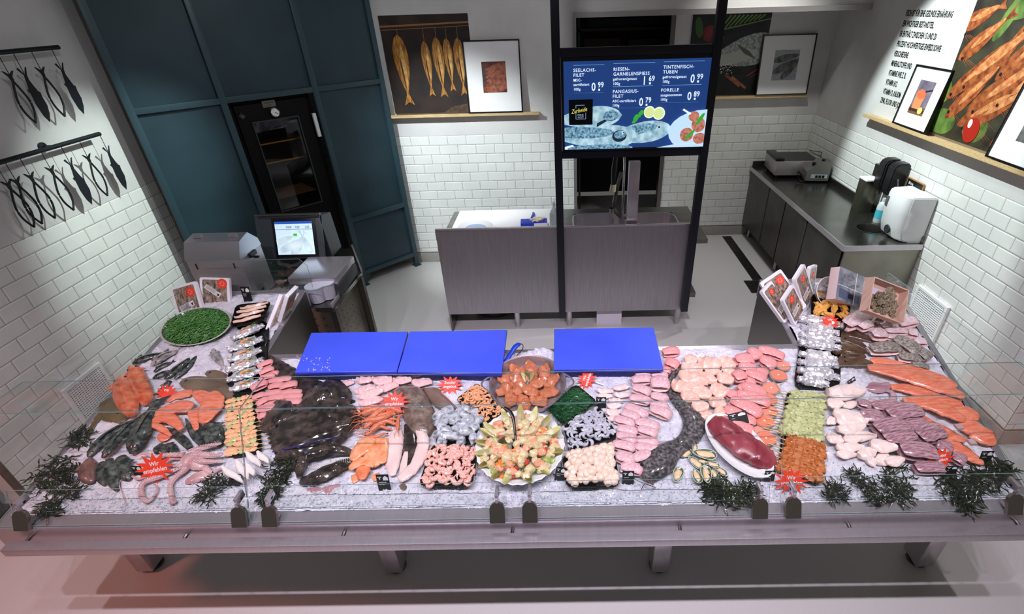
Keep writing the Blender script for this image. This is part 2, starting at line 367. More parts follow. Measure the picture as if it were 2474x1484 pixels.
bm = BM(); box(bm, (-.055, 0, -.03), (.055, .003, .025), pm, bev=.001); pl_ = obj('name_plate', bm, mat('plate grey', s(120, 116, 104), .5, .6), ov)
bm = BM()
for k in range(6): box(bm, (-.042+k*.015, .003, .0), (-.033+k*.015, .004, .013), pm)
box(bm, (-.02, .003, -.016), (.02, .004, -.012), pm); obj('raised_letters', bm, DGREY, pl_)
bm = BM(); lathe(bm, [(0, .02), (.012, .02), (.03, .008), (.03, 0)], 4, MC @ Matrix.Translation((-.66, -.05, 1.9)) @ Matrix.Rotation(-PI/2, 4, 'X')); obj('star_knob', bm, STEELD, ov)
bm = BM(); box(bm, (-.075, -.05, 1.63), (-.045, -.02, 1.84), MC, bev=.003); obj('hinge', bm, WHITE, ov)

# ------------------------------------------------------------------ picture ledges
def ledge(P0, U, Nn, w, label, d=.075):
    M = axes(P0, U, Nn, Z); bm = BM(); box(bm, (0, 0, -.018), (w, d, 0), M, bev=.002); box(bm, (0, d-.012, 0), (w, d, .012), M)
    return tag(obj('picture_ledge', bm, WOOD), label, 'shelf')
ledge(Vector((-1.80, YA, 1.70)), X, -Y, 1.57, 'pale wooden picture ledge on the back wall between cabinet and menu screen', .09)
ledge(Vector((1.30, YB, 1.70)), X, -Y, 1.5, 'pale wooden picture ledge in the alcove right of the menu screen', .08)
ledge(Vector((XR, 1.8+.72, 1.685)), Y, -X, 2.62, 'pale wooden picture ledge running along the right wall', .09)
def flatpoly(bm, pts, M, z=0, mi=0):
    f = bm.faces.new([bm.verts.new(M @ Vector((p[0], p[1], z))) for p in pts]); f.material_index = mi
def fishpts(x, y, l, w, a, n=20, tail=.16):       # outline of a fish: centre, length, width, angle
    P = []
    for i in range(n+1):
        t = i/n; P.append((-.5+t*(1-tail), .5*math.sin(PI*t**.75)**.8*(1-.25*t)+.0))
    P[-1] = (.5-tail, .08); top = P+[(.5, .32), (.45, 0)]
    pts = top+[(q[0], -q[1]) for q in P[::-1]] ; pts.insert(len(top), (.5, -.32))
    c, sn = math.cos(a), math.sin(a)
    return [(x+(q[0]*l)*c-(q[1]*w)*sn, y+(q[0]*l)*sn+(q[1]*w)*c) for q in pts]
def oval(x, y, a, b, rot=0, n=24, arc=(0, 2*PI)):
    c, sn = math.cos(rot), math.sin(rot)
    P = [(a*math.cos(arc[0]+(arc[1]-arc[0])*i/n), b*math.sin(arc[0]+(arc[1]-arc[0])*i/n)) for i in range(n)]
    return [(x+p*c-q*sn, y+p*sn+q*c) for p, q in P]
def clip_rect(pts, x0, y0, x1, y1):
    for ax, lim, sg in ((0, x0, 1), (0, x1, -1), (1, y0, 1), (1, y1, -1)):
        out = []
        for i in range(len(pts)):
            a, b = pts[i-1], pts[i]; ia = (a[ax]-lim)*sg >= 0; ib = (b[ax]-lim)*sg >= 0
            if ia != ib:
                t = (lim-a[ax])/(b[ax]-a[ax]); out.append((a[0]+(b[0]-a[0])*t, a[1]+(b[1]-a[1])*t))
            if ib: out.append(b)
        pts = out
        if len(pts) < 3: return None
    return pts
class Art:                                        # flat picture built of layered shapes
    def __init__(s_, par, M, w, h, back, x0=0, y0=0): s_.p = par; s_.M = M; s_.r = (x0, y0, x0+w, y0+h); s_.z = .0008; s_.shape([(x0, y0), (x0+w, y0), (x0+w, y0+h), (x0, y0+h)], back, 'picture_ground')
    def shape(s_, pts, m, name='picture_shape'): s_.many([pts], m, name)
    def many(s_, lst, m, name='picture_shape'):
        bm = BM(); k = 0
        for pts in lst:
            q = clip_rect(pts, *s_.r)
            if q and len(q) > 2:
                try: flatpoly(bm, q, s_.M, s_.z+k*.00002); k += 1
                except ValueError: pass
        if k: obj(name, bm, m, s_.p, ang=1)
        else: bm.free()
        s_.z += .0008
def canvas(name, P0, U, Nn, w, h, label, lean=0, th=.012, m=None):
    up = (Z*math.cos(lean)-Nn*math.sin(lean)).normalized(); n = U.cross(up).normalized(); n = n if n.dot(Nn) > 0 else -n
    t = thing(name, label, 'picture'); M = axes(P0, U, up, n)
    bm = BM(); box(bm, (0, 0, -th), (w, h, 0), M); obj('board', bm, m or PAPER, t); return t, M
def framed(P0, U, Nn, w, h, label, lean=.1, mx=.28, my=.27):
    t, M = canvas('framed_picture', P0, U, Nn, w, h, label, lean, .015, m=BLACK)
    bm = BM(); f = .012
    for lo, hi in (((0, 0, 0), (w, f, .012)), ((0, h-f, 0), (w, h, .012)), ((0, f, 0), (f, h-f, .012)), ((w-f, f, 0), (w, h-f, .012))): box(bm, lo, hi, M)
    obj('frame', bm, BLACK, t); bm = BM(); box(bm, (f, f, 0), (w-f, h-f, .002), M); obj('mat_board', bm, PAPER, t)
    return t, M @ Matrix.Translation((0, 0, .002))
GOLD = mat('smoked gold', s(196, 140, 62), .5, 0, s(120, 66, 24), 14, stretch=(6, 1, 1))
GOLD2 = mat('smoked highlight', s(226, 184, 112), .5, 0, s(180, 124, 60), 18)
DKB = mat('dark brown print', s(48, 32, 24), .6, 0, s(26, 18, 16), 6)
# poster of hanging smoked fish
t, M = canvas('photo_poster', Vector((-1.735, YA-.025, 1.715)), X, -Y, .86, .88, 'large photo print of golden smoked fish hanging in a dark smoker', .015)
A = Art(t, M, .86, .88, DKB)
A.shape([(0, .76), (.86, .80), (.86, .88), (0, .88)], mat('print umber', s(62, 44, 34), .6, 0, s(30, 22, 20), 5))
A.many([[(0, .78), (.86, .80), (.86, .815), (0, .795)], [(.0, .755), (.86, .775), (.86, .78), (0, .76)]], mat('print rod', s(150, 104, 66), .5))
fl = [(.16, .40, .64, .16), (.41, .41, .50, .10), (.53, .42, .54, .12), (.63, .44, .48, .10), (.74, .42, .52, .12)]
A.many([fishpts(x, y, l, w, -PI/2+.03) for x, y, l, w in fl], GOLD)
A.many([oval(x+.012, y+.04, w*.13, l*.3, .02) for x, y, l, w in fl], GOLD2)
A.many([oval(x-.005, y-.02, .006, l*.22, .06) for x, y, l, w in fl], mat('print slit', s(66, 34, 14), .6))
A.many([[(x-.002, y+l*.45), (x+.002, y+l*.45), (x+.002, .77), (x-.002, .77)] for x, y, l, w in fl], MATS['print rod'])
A.shape([(.5, 0), (.86, 0), (.86, .1), (.62, .06)], mat('print chips', s(88, 66, 46), .7, 0, s(60, 44, 34), 30))
# framed picture in front of it
t, M = framed(Vector((-.955, YA-.085, 1.712)), X, -Y, .56, .66, 'black framed picture of copper smoked fish standing on the back wall ledge', .09)
A = Art(t, M, .24, .28, mat('print copper', s(120, 62, 42), .5, 0, s(70, 34, 28), 12), .17, .19)
A.many([oval(.33, .22+.035*k, .13, .022, .25) for k in range(7)], mat('print salmon skin', s(176, 104, 78), .5, 0, s(118, 60, 44), 25))
A.many([[(.17, .28+.012*k), (.21, .285+.012*k), (.21, .288+.012*k), (.17, .284+.012*k)] for k in range(12)], mat('print rack', s(60, 74, 84), .5))
A.many([oval(.215, .225, .03, .024), ], mat('print head', s(150, 78, 48), .5)); A.many([oval(.20, .225, .006, .006)], INK)
# alcove poster: bream on slate
t, M = canvas('photo_poster', Vector((1.42, YB-.02, 1.715)), X, -Y, .84, .82, 'large photo print of bream with onion, rosemary and cinnamon on slate in the alcove', .01)
A = Art(t, M, .84, .82, mat('print slate', s(38, 42, 40), .6, 0, s(24, 28, 28), 10))
GRH = mat('print herb', s(112, 144, 76), .6); SILV = mat('print silver', s(190, 194, 190), .5, 0, s(118, 122, 120), 40, detail=6)
A.shape(oval(.2, .62, .075, .08), mat('print onion', s(150, 48, 62), .4, 0, s(80, 22, 34), 12)); A.many([oval(.25, .5, .05, .03, 1.1), oval(.32, .58, .035, .05)], mat('print shallot', s(206, 124, 100), .5))
A.shape(oval(.08, .68, .04, .1, .2), mat('print lime', s(58, 96, 50), .5))
A.many([[(.3+.05*k, .66+.01*k), (.31+.05*k, .655+.01*k), (.42+.045*k, .78), (.40+.045*k, .79)] for k in range(9)]+[[(.3, .64), (.84, .74), (.84, .75), (.3, .655)]], GRH)
A.shape(fishpts(.52, .42, .95, .34, PI+.2), SILV); A.shape(oval(.5, .38, .26, .06, .2), mat('print belly', s(186, 186, 176), .5))
A.shape([(.5, .52), (.66, .44), (.74, .36), (.6, .42)], mat('print fin', s(92, 90, 84), .5))
A.many([[(.42+d, .2-d*.3), (.60+d, .08-d*.3), (.615+d, .1-d*.3), (.435+d, .225-d*.3)] for d in (0, .07)], mat('print cinnamon', s(190, 116, 78), .5, 0, s(140, 78, 50), 20))
A.many([oval(.42+random.uniform(-.06, .08), .27+random.uniform(-.05, .06), .004, .004, n=5) for _ in range(60)], PAPER)
A.many([[(.66, .2), (.78, .27), (.785, .26), (.665, .185)], [(.7, .18), (.8, .23), (.8, .22)]], mat('print chili', s(176, 46, 40), .5))
t, M = framed(Vector((2.20, YB-.08, 1.712)), X, -Y, .58, .6, 'black framed picture of grey fish heads on ice in the alcove', .09)
A = Art(t, M, .27, .3, mat('print ice', s(176, 178, 184), .6, 0, s(140, 144, 150), 60), .155, .15)
GF = mat('print grey fish', s(120, 118, 116), .5, 0, s(72, 70, 68), 20)
A.many([fishpts(.32, .38, .36, .08, .2), fishpts(.33, .31, .4, .09, .45), fishpts(.36, .27, .3, .08, .8)], GF); A.many([oval(.2, .355, .007, .007), oval(.2, .27, .007, .007)], INK)
# right wall: prawns print, two frames, lettering
UR = -Y                                            # reading direction on the right wall
t, M = canvas('photo_poster', Vector((XR-.022, 4.24, 1.71)), UR, -X, 1.1, .93, 'large photo print of grilled red prawns with tomatoes on the right wall', .015)
A = Art(t, M, 1.1, .93, mat('print olive dark', s(58, 56, 36), .6, 0, s(28, 20, 16), 7))
A.many([oval(.1, .1, .14, .09), oval(.45, .12, .12, .1), oval(.02, .3, .06, .08), oval(.5, .86, .2, .06, .3), oval(.36, .8, .05, .16, -.4)], mat('print basil', s(104, 132, 60), .5, 0, s(56, 80, 34), 10))
PRW = mat('print prawn', s(172, 96, 50), .45, 0, s(104, 44, 24), 22, detail=5); PRH = mat('print prawn light', s(214, 150, 96), .45, 0, s(170, 92, 50), 30, detail=5)
pr = [(.22, .68, .5, .13, .7), (.42, .58, .75, .16, .75), (.60, .44, .75, .16, .7), (.32, .36, .62, .13, .85), (.78, .5, .7, .17, .8), (.5, .26, .55, .12, .6), (.92, .36, .6, .15, .7), (.12, .8, .4, .13, .4), (.7, .68, .7, .15, .8), (.95, .72, .6, .15, .9), (.3, .5, .7, .12, .78), (.62, .3, .6, .12, .62), (.84, .2, .5, .12, .7)]
A.many([fishpts(x, y, l, w, a) for x, y, l, w, a in pr], PRW)
A.many([oval(x+.01, y+.015, l*.3, w*.17, a) for x, y, l, w, a in pr], PRH)
A.many([[(x-l*.3+.02*k, y-l*.3), (x-l*.3+.02*k+.004, y-l*.3), (x-l*.1+.05*k, y-l*.42), ] for x, y, l, w, a in pr for k in range(4)], mat('print feeler', s(222, 110, 60), .5))
A.many([oval(x-l*.3, y-l*.3, .012, .012) for x, y, l, w, a in pr], INK)
A.shape(oval(.43, .1, .075, .085), mat('print tomato', s(170, 40, 28), .3)); A.shape(oval(.40, .14, .02, .03), PAPER)
t, M = framed(Vector((XR-.075, 4.66, 1.70)), UR, -X, .46, .46, 'black framed picture of a wooden pot of red caviar on the right ledge', .12)
A = Art(t, M, .2, .25, mat('print lilac', s(136, 122, 138), .6, 0, s(92, 84, 100), 8), .13, .11)
A.shape([(.13, .11), (.33, .11), (.33, .17), (.13, .17)], mat('print mat', s(58, 36, 30), .6, 0, s(120, 84, 60), 60, tex='wave'))
A.shape([(.16, .15), (.26, .15), (.27, .25), (.15, .25)], mat('print pot', s(214, 138, 92), .5)); A.shape(oval(.21, .26, .06, .035), mat('print roe', s(226, 88, 62), .35, 0, s(240, 130, 90), 150))
A.shape(oval(.28, .145, .03, .026), mat('print lemon', s(214, 200, 110), .5)); A.shape([(.25, .28), (.33, .3), (.33, .31), (.25, .29)], DGREY)
t, M = framed(Vector((XR-.075, 3.52, 1.70)), UR, -X, .55, .62, 'black framed picture cut by the right edge of the photo on the right ledge', .12)
A = Art(t, M, .24, .3, GF, .16, .14)
lines = ['FISCH IST FÜR EINE GESUNDE ERNÄHRUNG', 'EIN WICHTIGER BESTANDTEIL.', 'ER ENTHÄLT ZWISCHEN 15 UND 20', 'PROZENT HOCHWERTIGES EIWEISS SOWIE', 'VERSCHIEDENE', 'MINERALSTOFFE UND', 'VITAMINE WIE Z. B.', 'VITAMIN B12', 'VITAMIN D, KALIUM', 'ZINK, FLUOR UND JOD']
ws = thing('wall_lettering', 'black German lettering about fish and health on the right white wall', 'lettering')
for k, ln in enumerate(lines):
    z = 2.49-k*.0765; tmesh(ln, .062, INK, ws, 'text_line', axes(Vector((XR-.001, 5.07, z)), UR, Z, -X), sx=.5 if k in (0, 3) else .5, depth=.0005, offset=.0014)
# ------------------------------------------------------------------ menu screen frame
mf = thing('screen_frame', 'tall blue-black steel frame standing before the sink bench and carrying the menu screen', 'frame')
for x in (-.03, 1.098):
    bm = BM(); box(bm, (x-.03, 3.99, .215), (x+.03, 4.045, 3.6), bev=.002); obj('post', bm, BLACKM, mf)
for z0, z1 in ((2.335, 2.39), (1.632, 1.68)):
    bm = BM(); box(bm, (0, 3.995, z0), (1.068, 4.04, z1), bev=.002); obj('cross_bar', bm, BLACKM, mf)
ms = thing('menu_screen', 'wide lit blue menu screen with German fish prices in the black frame', 'screen')
bm = BM(); box(bm, (.001, 4.0, 1.682), (1.067, 4.05, 2.333), bev=.002); obj('housing', bm, mat('screen housing', s(14, 14, 22), .3), ms)
MS = axes(Vector((.021, 3.999, 1.704)), X, Z, -Y); SW, SH = 1.055, .602
def lit(name, c, e=.85, c2=None, sc_=10, **k): return mat(name, c, .4, 0, c2, sc_, emit=e, spec=.1, **k)
EMB = lit('lit navy', s(34, 62, 120), .9); EMW = lit('lit white', s(225, 240, 250), .95); EML = lit('lit pale line', s(110, 160, 205))
A = Art(ms, MS, SW, SH, EMB)
def T(txt, x, y, sz, m=EMW, sx=1, sp=1.05, name='menu_text', off=.0004, sh=0): return tmesh(txt, sz, m, ms, name, MS @ Matrix.Translation((x, y, .006)), sx=sx, spacing=sp, offset=off, depth=.0003, shear=sh)
def bar(x0, x1, y, h=.003): A.shape([(x0, y), (x1, y), (x1, y+h), (x0, y+h)], EML, 'menu_rule')
cols = [(.07, .295), (.355, .655), (.71, 1.01)]
bar(.07, .29, .575); bar(.355, .65, .58); bar(.71, 1.0, .582); bar(.075, .29, .395, .001); bar(.355, .645, .43); bar(.355, .635, .285, .001); bar(.71, .995, .43); bar(.71, .985, .315, .001)
def item(x, y, ls, subs, p1, p2, px, py):
    for k, l in enumerate(ls): T(l, x, y-.031*k, .030, sp=1.15)
    y -= .031*len(ls)
    for k, l in enumerate(subs): T(l, x, y-.030*k, .025, sp=1.08)
    T(p1, px, py, .078, sx=.8, off=.0012, name='menu_price'); T(p2, px+.046, py+.022, .05, sx=.85, off=.0008, name='menu_price')
    bm = BM(); box(bm, (px+.05, py, 0), (px+.063, py+.013, .001), MS @ Matrix.Translation((0, 0, .006))); obj('price_point', bm, EMW, ms)
item(.07, .535, ['SEELACHS-', 'FILET'], ['MSC-', 'zertifiziert', '100g'], '0', '99', .20, .408)
item(.355, .535, ['RIESEN-', 'GARNELENSPIESS'], ['gefroren/getaut', '100g'], '1', '69', .565, .441)
item(.71, .54, ['TINTENFISCH-', 'TUBEN'], ['gefroren/getaut', '100g'], '0', '99', .91, .445)
item(.355, .389, ['PANGASIUS-', 'FILET'], ['ASC-zertifiziert', '100g'], '0', '79', .55, .298)
item(.705, .39, ['FORELLE'], ['ausgenommen', '100g'], '0', '89', .90, .33)
LS1 = lit('lit silver fish', s(150, 200, 225), .8, s(58, 92, 120), 60, detail=5); LS2 = lit('lit silver light', s(196, 228, 240), .85, s(130, 172, 190), 24)
LSD = lit('lit fish dark', s(32, 48, 66), .8)
A.shape(fishpts(.12, .22, .62, .17, .06+PI), LS2, 'fish_picture'); A.shape(oval(.345, .235, .06, .038, .1), LS1, 'fish_picture')
A.shape([(.24, .155), (.32, .20), (.30, .21), (.245, .185)], LSD)
A.shape(fishpts(.5, .1, .62, .17, .12+PI), LS2, 'fish_picture'); A.shape(oval(.56, .135, .14, .035, .15), LS1)
A.shape(fishpts(.2, .08, .72, .19, .02+PI), LS2, 'fish_picture'); A.shape(oval(.12, .12, .26, .042, -.02), LS1); A.shape(oval(.415, .09, .055, .043, .1), LSD); A.shape(oval(.42, .1, .045, .03, .1), LS1)
A.shape(oval(.44, .115, .009, .009), EMW); A.shape(oval(.443, .115, .005, .005), INK); A.shape(oval(.71, .148, .007, .007), INK)
A.shape([(.0, .02), (.06, .035), (.09, 0), (0, 0)], EMW); A.shape(oval(.27, .005, .25, .028), LS1)
A.shape(oval(.63, .255, .042, .042), lit('lit lemon rim', s(240, 250, 220), .95)); A.shape(oval(.70, .245, .045, .045), MATS['lit lemon rim']); A.shape(oval(.63, .255, .036, .036), lit('lit lemon', s(214, 232, 160), .9)); A.shape(oval(.70, .245, .038, .038), MATS['lit lemon'])
A.many([oval(.54+.02*math.cos(k*2.1)*k/5, .225+.02*math.sin(k*2.3)*k/5, .016, .011, k) for k in range(11)], lit('lit parsley', s(62, 170, 62), .85))
A.shape(oval(1.05, .11, .27, .155, .0), lit('lit plate', s(196, 226, 250), .9)); A.shape([(.70, 0), (.82, .02), (1.05, .025), (1.06, 0)], MATS['lit plate'])
SKW = lit('lit skewer meat', s(214, 140, 116), .85, s(160, 96, 84), 50)
A.many([oval(.92, .09, .05, .05, .5), oval(1.0, .16, .05, .055, .3), oval(.96, .22, .04, .035), oval(1.02, .06, .05, .04)], SKW); A.many([oval(.945, .09, .05, .012, .8), oval(1.01, .2, .05, .014, 1.0)], MATS['lit parsley'])
A.shape([(.87, .265), (.88, .275), (.94, .24), (.93, .23)], EMW)
A.shape([(.035, .18), (.21, .18), (.21, .355), (.035, .355)], lit('lit black', (.002, .002, .003), 1), 'logo_square')
LB = lit('lit logo frame', s(150, 175, 200))
A.many([[(.085, .22), (.16, .22), (.16, .223), (.085, .223)], [(.085, .22), (.088, .22), (.088, .26), (.085, .26)], [(.157, .22), (.16, .22), (.16, .265), (.157, .265)], [(.085, .315), (.15, .315), (.15, .318), (.085, .318)], [(.085, .295), (.088, .295), (.088, .318), (.085, .318)]], LB, 'logo_frame')
tmesh('Zurheide', .042, lit('lit yellow', s(230, 225, 110), .9), ms, 'logo_script', MS @ Matrix.Translation((.052, .258, .03)) @ Matrix.Rotation(.16, 4, 'Z'), sx=.75, shear=.45, depth=.0003)
tmesh('FEINE', .018, LB, ms, 'logo_text', MS @ Matrix.Translation((.098, .243, .03)), depth=.0003); tmesh('KOST', .018, LB, ms, 'logo_text', MS @ Matrix.Translation((.099, .227, .03)), depth=.0003)
bm = BM(); box(bm, (1.052, 3.9975, 1.78), (1.056, 3.999, 1.784)); obj('power_light', bm, lit('lit green', s(90, 230, 60)), ms)

# ------------------------------------------------------------------ sink bench
sb = thing('sink_bench', 'long stainless steel bench with two sinks and a tall front screen behind the counter aisle', 'sink bench')
def slab_with_holes(bm, x0, y0, x1, y1, z0, z1, holes):     # holes: rectangles, grid fill between
    xs = sorted({x0, x1, *[h[0] for h in holes], *[h[2] for h in holes]}); ys = sorted({y0, y1, *[h[1] for h in holes], *[h[3] for h in holes]})
    for i in range(len(xs)-1):
        for j in range(len(ys)-1):
            cx, cy = (xs[i]+xs[i+1])/2, (ys[j]+ys[j+1])/2
            if any(h[0] < cx < h[2] and h[1] < cy < h[3] for h in holes): continue
            box(bm, (xs[i], ys[j], z0), (xs[i+1], ys[j+1], z1))
holes = [(.10, 4.32, .575, 4.76), (.645, 4.32, 1.06, 4.74)]
bm = BM(); slab_with_holes(bm, -1.1, 4.07, 1.245, 4.90, .86, .9, holes); obj('worktop', bm, mat('bench steel', s(150, 150, 146), .36, .9, s(130, 130, 126), 5), sb)
def rrect(x0, y0, x1, y1, r, n=6):
    P = []
    for cx, cy, a0 in ((x1-r, y1-r, 0), (x0+r, y1-r, PI/2), (x0+r, y0+r, PI), (x1-r, y0+r, 1.5*PI)):
        for k in range(n+1): a = a0+PI/2*k/n; P.append((cx+r*math.cos(a), cy+r*math.sin(a)))
    return P
def basin(bm, P, z, dep, lip=.012, inset=.04, mi=0):
    cx = sum(p[0] for p in P)/len(P); cy = sum(p[1] for p in P)/len(P); rings = []
    def off(d): return [(cx+(p[0]-cx)*(1-d), cy+(p[1]-cy)*(1-d)) for p in P]
    for d, zz in ((-.07, z+.001), (-.03, z+.004), (0, z+.002), (.01, z-.02), (.06, z-dep+.03), (.13, z-dep)):
        rings.append([bm.verts.new((*p, zz)) for p in off(d)])
    n = len(P)
    for i in range(len(rings)-1):
        for k in range(n): bm.faces.new((rings[i][k], rings[i][(k+1) % n], rings[i+1][(k+1) % n], rings[i+1][k])).material_index = mi
    bm.faces.new(rings[-1]).material_index = mi
for h in holes:
    bm = BM(); basin(bm, rrect(*h, .12), .9, .2); obj('sink_bowl', bm, STEELX, sb)
bm = BM(); box(bm, (-1.1, 4.058, .2), (-.02, 4.066, 1.045)); obj('front_panel', bm, PANEL, sb)
bm = BM(); box(bm, (-.016, 4.058, .2), (1.098, 4.066, 1.045)); obj('front_panel', bm, PANEL, sb)
bm = BM(); box(bm, (-1.1, 4.054, 1.04), (1.15, 4.085, 1.05), bev=.002); obj('panel_top_edge', bm, STEELX, sb)
bm = BM(); box(bm, (-1.1, 4.07, .0), (-1.085, 4.9, .86)); obj('side_panel', bm, STEELD, sb)
bm = BM(); box(bm, (-1.08, 4.2, .25), (1.24, 4.88, .3)); obj('under_shelf', bm, STEELD, sb)
for x in (-.465, .035, 1.07):
    for y in (4.13, 4.85):
        bm = BM(); lathe(bm, [(.0, 0), (.019, 0), (.022, .01), (.022, .05), (.026, .055), (.026, .2), (.02, .2), (.02, .86)], 14, Matrix.Translation((x, y, 0))); obj('leg', bm, STEELX, sb)
tag(obj('front_post_box', (lambda b: (box(b, (.54, 4.12, .9), (.63, 4.18, 1.56), bev=.003), b)[1])(BM()), STEELX), 'upright square steel column standing between the two sinks', 'column')
# sink fittings
t = thing('spray_tap', 'black and chrome spray hose tap hanging behind the steel column at the sinks', 'tap', (.50, 4.6, .9))
bm = BM(); tube(bm, [(.06, 0, 0), (.06, 0, .5), (.05, -.02, .62), (.0, -.06, .68), (-.03, -.08, .6)], .012, 10); obj('riser', bm, CHROME, t)
bm = BM(); tube(bm, [(-.03, -.08, .6), (-.04, -.085, .5), (-.045, -.09, .36)], [.022, .028, .02], 10); obj('spray_handle', bm, BLACK, t)
bm = BM(); tube(bm, [(-.045, -.09, .36), (-.05, -.09, .3)], [.026, .03], 10); obj('spray_head', bm, mat('cream rubber', s(222, 214, 180), .5), t)
bm = BM(); tube(bm, catmull([(.03, -.02, .45), (.0, 0, .3), (-.02, .02, .1), (.05, .02, .01)], 5), .018, 8); obj('hose', bm, STEELD, t)
bm = BM(); tube(bm, [(.08, 0, .02), (.11, -.02, .06), (.16, -.02, .03)], .012, 8); obj('valve', bm, CHROME, t)
t = thing('overflow_pipe', 'short upright steel overflow pipe in the left sink bowl', 'pipe', (.452, 4.55, .705)); bm = BM(); lathe(bm, [(0, 0), (.025, 0), (.022, .01), (.022, .32), (.014, .32), (.014, .25)], 16); obj('pipe', bm, CHROME, t)
bm = BM()
for k in range(7): blob(bm, (.73+random.uniform(-.05, .05), 4.47+random.uniform(-.03, .03), .88+random.uniform(-.02, .02)), (.05, .04, .022), k, .5, 4)
tag(obj('cleaning_cloth', bm, mat('pink cloth', s(244, 120, 200), .9)), 'crumpled bright pink cleaning cloth lying in the right sink', 'cloth')
bm = BM(); prism(bm, [(.86, 4.66), (1.0, 4.6), (1.02, 4.42), (.9, 4.38), (.8, 4.5)], .72, .735); tag(obj('yellow_cloth', bm, mat('yellow cloth', s(160, 150, 40), .8)), 'flat yellow cloth on the floor of the right sink', 'cloth')
# things on the bench
WHB = mat('white cutting plastic', s(248, 246, 248), .45)
tag(obj('white_cutting_board', (lambda b: (box(b, (-1.03, 4.18, .901), (-.12, 4.845, .93), bev=.004), b)[1])(BM()), WHB), 'large white cutting board covering the left half of the sink bench', 'cutting board')
t = thing('serving_plate', 'white oval plate with blue inside standing on the white cutting board', 'plate', (-.80, 4.34, .932), (.25, 0, 0))
bm = BM(); lathe(bm, [(0, .012), (.09, .012), (.13, .03), (.145, .034), (.13, .02), (.09, .004), (0, .004)], 32, sx=1.1, sy=.7); obj('dish', bm, WHITE, t)
bm = BM(); lathe(bm, [(0, .0135), (.088, .0135)], 32, sx=1.1, sy=.7); obj('dish_liner', bm, mat('pale blue film', s(176, 196, 226), .3), t)
t = thing('glove_box', 'blue and white box of disposable gloves on the bench beside the spray bottle', 'box', (-.27, 4.36, .932), (0, 0, .05))
bm = BM(); box(bm, (-.12, -.06, 0), (.12, .06, .06), bev=.002); obj('carton', bm, mat('carton blue', s(40, 60, 190), .5), t)
bm = BM(); box(bm, (.0, -.0605, .0), (.1205, .0605, .058)); obj('carton_label', bm, WHITE, t)
bm = BM()
for k in range(4): blob(bm, (.0+.02*k, 0, .07+.008*(k % 2)), (.035, .03, .018), k, .5, 5)
obj('gloves', bm, mat('latex', s(226, 214, 190), .6), t)
t = thing('board_knife', 'small blue handled knife lying on the white cutting board', 'knife', (-.30, 4.56, .935), (0, 0, 1.4))
bm = BM(); tube(bm, [(0, 0, .012), (.05, 0, .014), (.1, .004, .012), (.125, .012, .01)], [.011, .014, .012, .014], 8, flat=.8); obj('handle', bm, mat('knife blue', s(24, 60, 190), .35), t)
bm = BM(); prism(bm, [(-.13, 0), (0, -.012), (0, .012), (-.06, .014)], .011, .0125); obj('blade', bm, CHROME, t)
t = thing('spray_bottle', 'clear spray bottle with white trigger on the sink bench beside the frame post', 'bottle', (-.085, 4.42, .901))
bm = BM(); lathe(bm, [(0, 0), (.04, 0), (.043, .01), (.043, .13), (.03, .165), (.014, .18), (.014, .2)], 20); obj('body', bm, mat('bottle plastic', s(226, 232, 236), .2, trans=.5), t)
bm = BM(); tube(bm, [(0, 0, .195), (0, 0, .235)], [.016, .014], 10); box(bm, (-.012, -.05, .235), (.012, .03, .262), bev=.004); box(bm, (-.006, -.045, .19), (.006, -.032, .24)); obj('trigger', bm, WHITE, t)
# floor items beneath
tag(obj('floor_cover_plate', (lambda b: (box(b, (.30, 4.15, .0), (.54, 4.17, .85)), b)[1])(BM()), mat('under panel white', s(206, 198, 212), .5)), 'white upright panel standing on the floor under the sink bench', 'panel')
t = thing('floor_bin', 'dark round tub with a steel rim on the floor under the sink bench', 'tub', (-.72, 4.5, 0))
bm = BM(); lathe(bm, [(0, .01), (.2, .01), (.23, .15), (.24, .19)], 28); obj('tub', bm, DGREY, t); bm = BM(); lathe(bm, [(.235, .185), (.25, .195), (.24, .205), (.225, .195), (.235, .185)], 28); obj('rim', bm, STEELD, t)

# ------------------------------------------------------------------ right steel cupboards
CX0 = 2.335
rc = thing('steel_cupboards', 'long run of stainless steel cupboards with a worktop along the right wall', 'cupboard')
WT = mat('worktop steel', s(128, 128, 122), .2, .95, s(112, 112, 106), 4)
bm = BM()
hc = (2.72, 4.22); n = 40; RH = .115
ring = [(hc[0]+RH*math.cos(2*PI*k/n), hc[1]+RH*math.sin(2*PI*k/n)) for k in range(n)]
slab_with_holes(bm, CX0-.02, 3.86, XR-.010, YB-.015, .862, .9, [(hc[0]-.16, hc[1]-.16, hc[0]+.16, hc[1]+.16)])
def sq(k): a = 2*PI*k/n; c, d = math.cos(a), math.sin(a); m_ = max(abs(c), abs(d)); return (hc[0]+.16*c/m_, hc[1]+.16*d/m_)
for k in range(n):
    a, b = ring[k], ring[(k+1) % n]; c, d = sq(k+1), sq(k)
    bm.faces.new([bm.verts.new((*p, .9)) for p in (a, b, c, d)])
obj('worktop', bm, WT, rc)
bm = BM(); box(bm, (CX0-.025, 3.852, .855), (CX0-.018, YB-.02, .902)); box(bm, (CX0-.02, 3.85, .855), (XR-.010, 3.858, .902)); obj('worktop_edge', bm, STEELX, rc)
bm = BM(); lathe(bm, [(RH+.012, .902), (RH, .903), (RH-.004, .89), (RH-.012, .8), (RH-.03, .7), (0, .69)], n, Matrix.Translation((*hc, 0))); obj('round_basin', bm, STEELD, rc)
CB = mat('cupboard steel', s(98, 94, 90), .34, .9, s(84, 80, 77), 4)
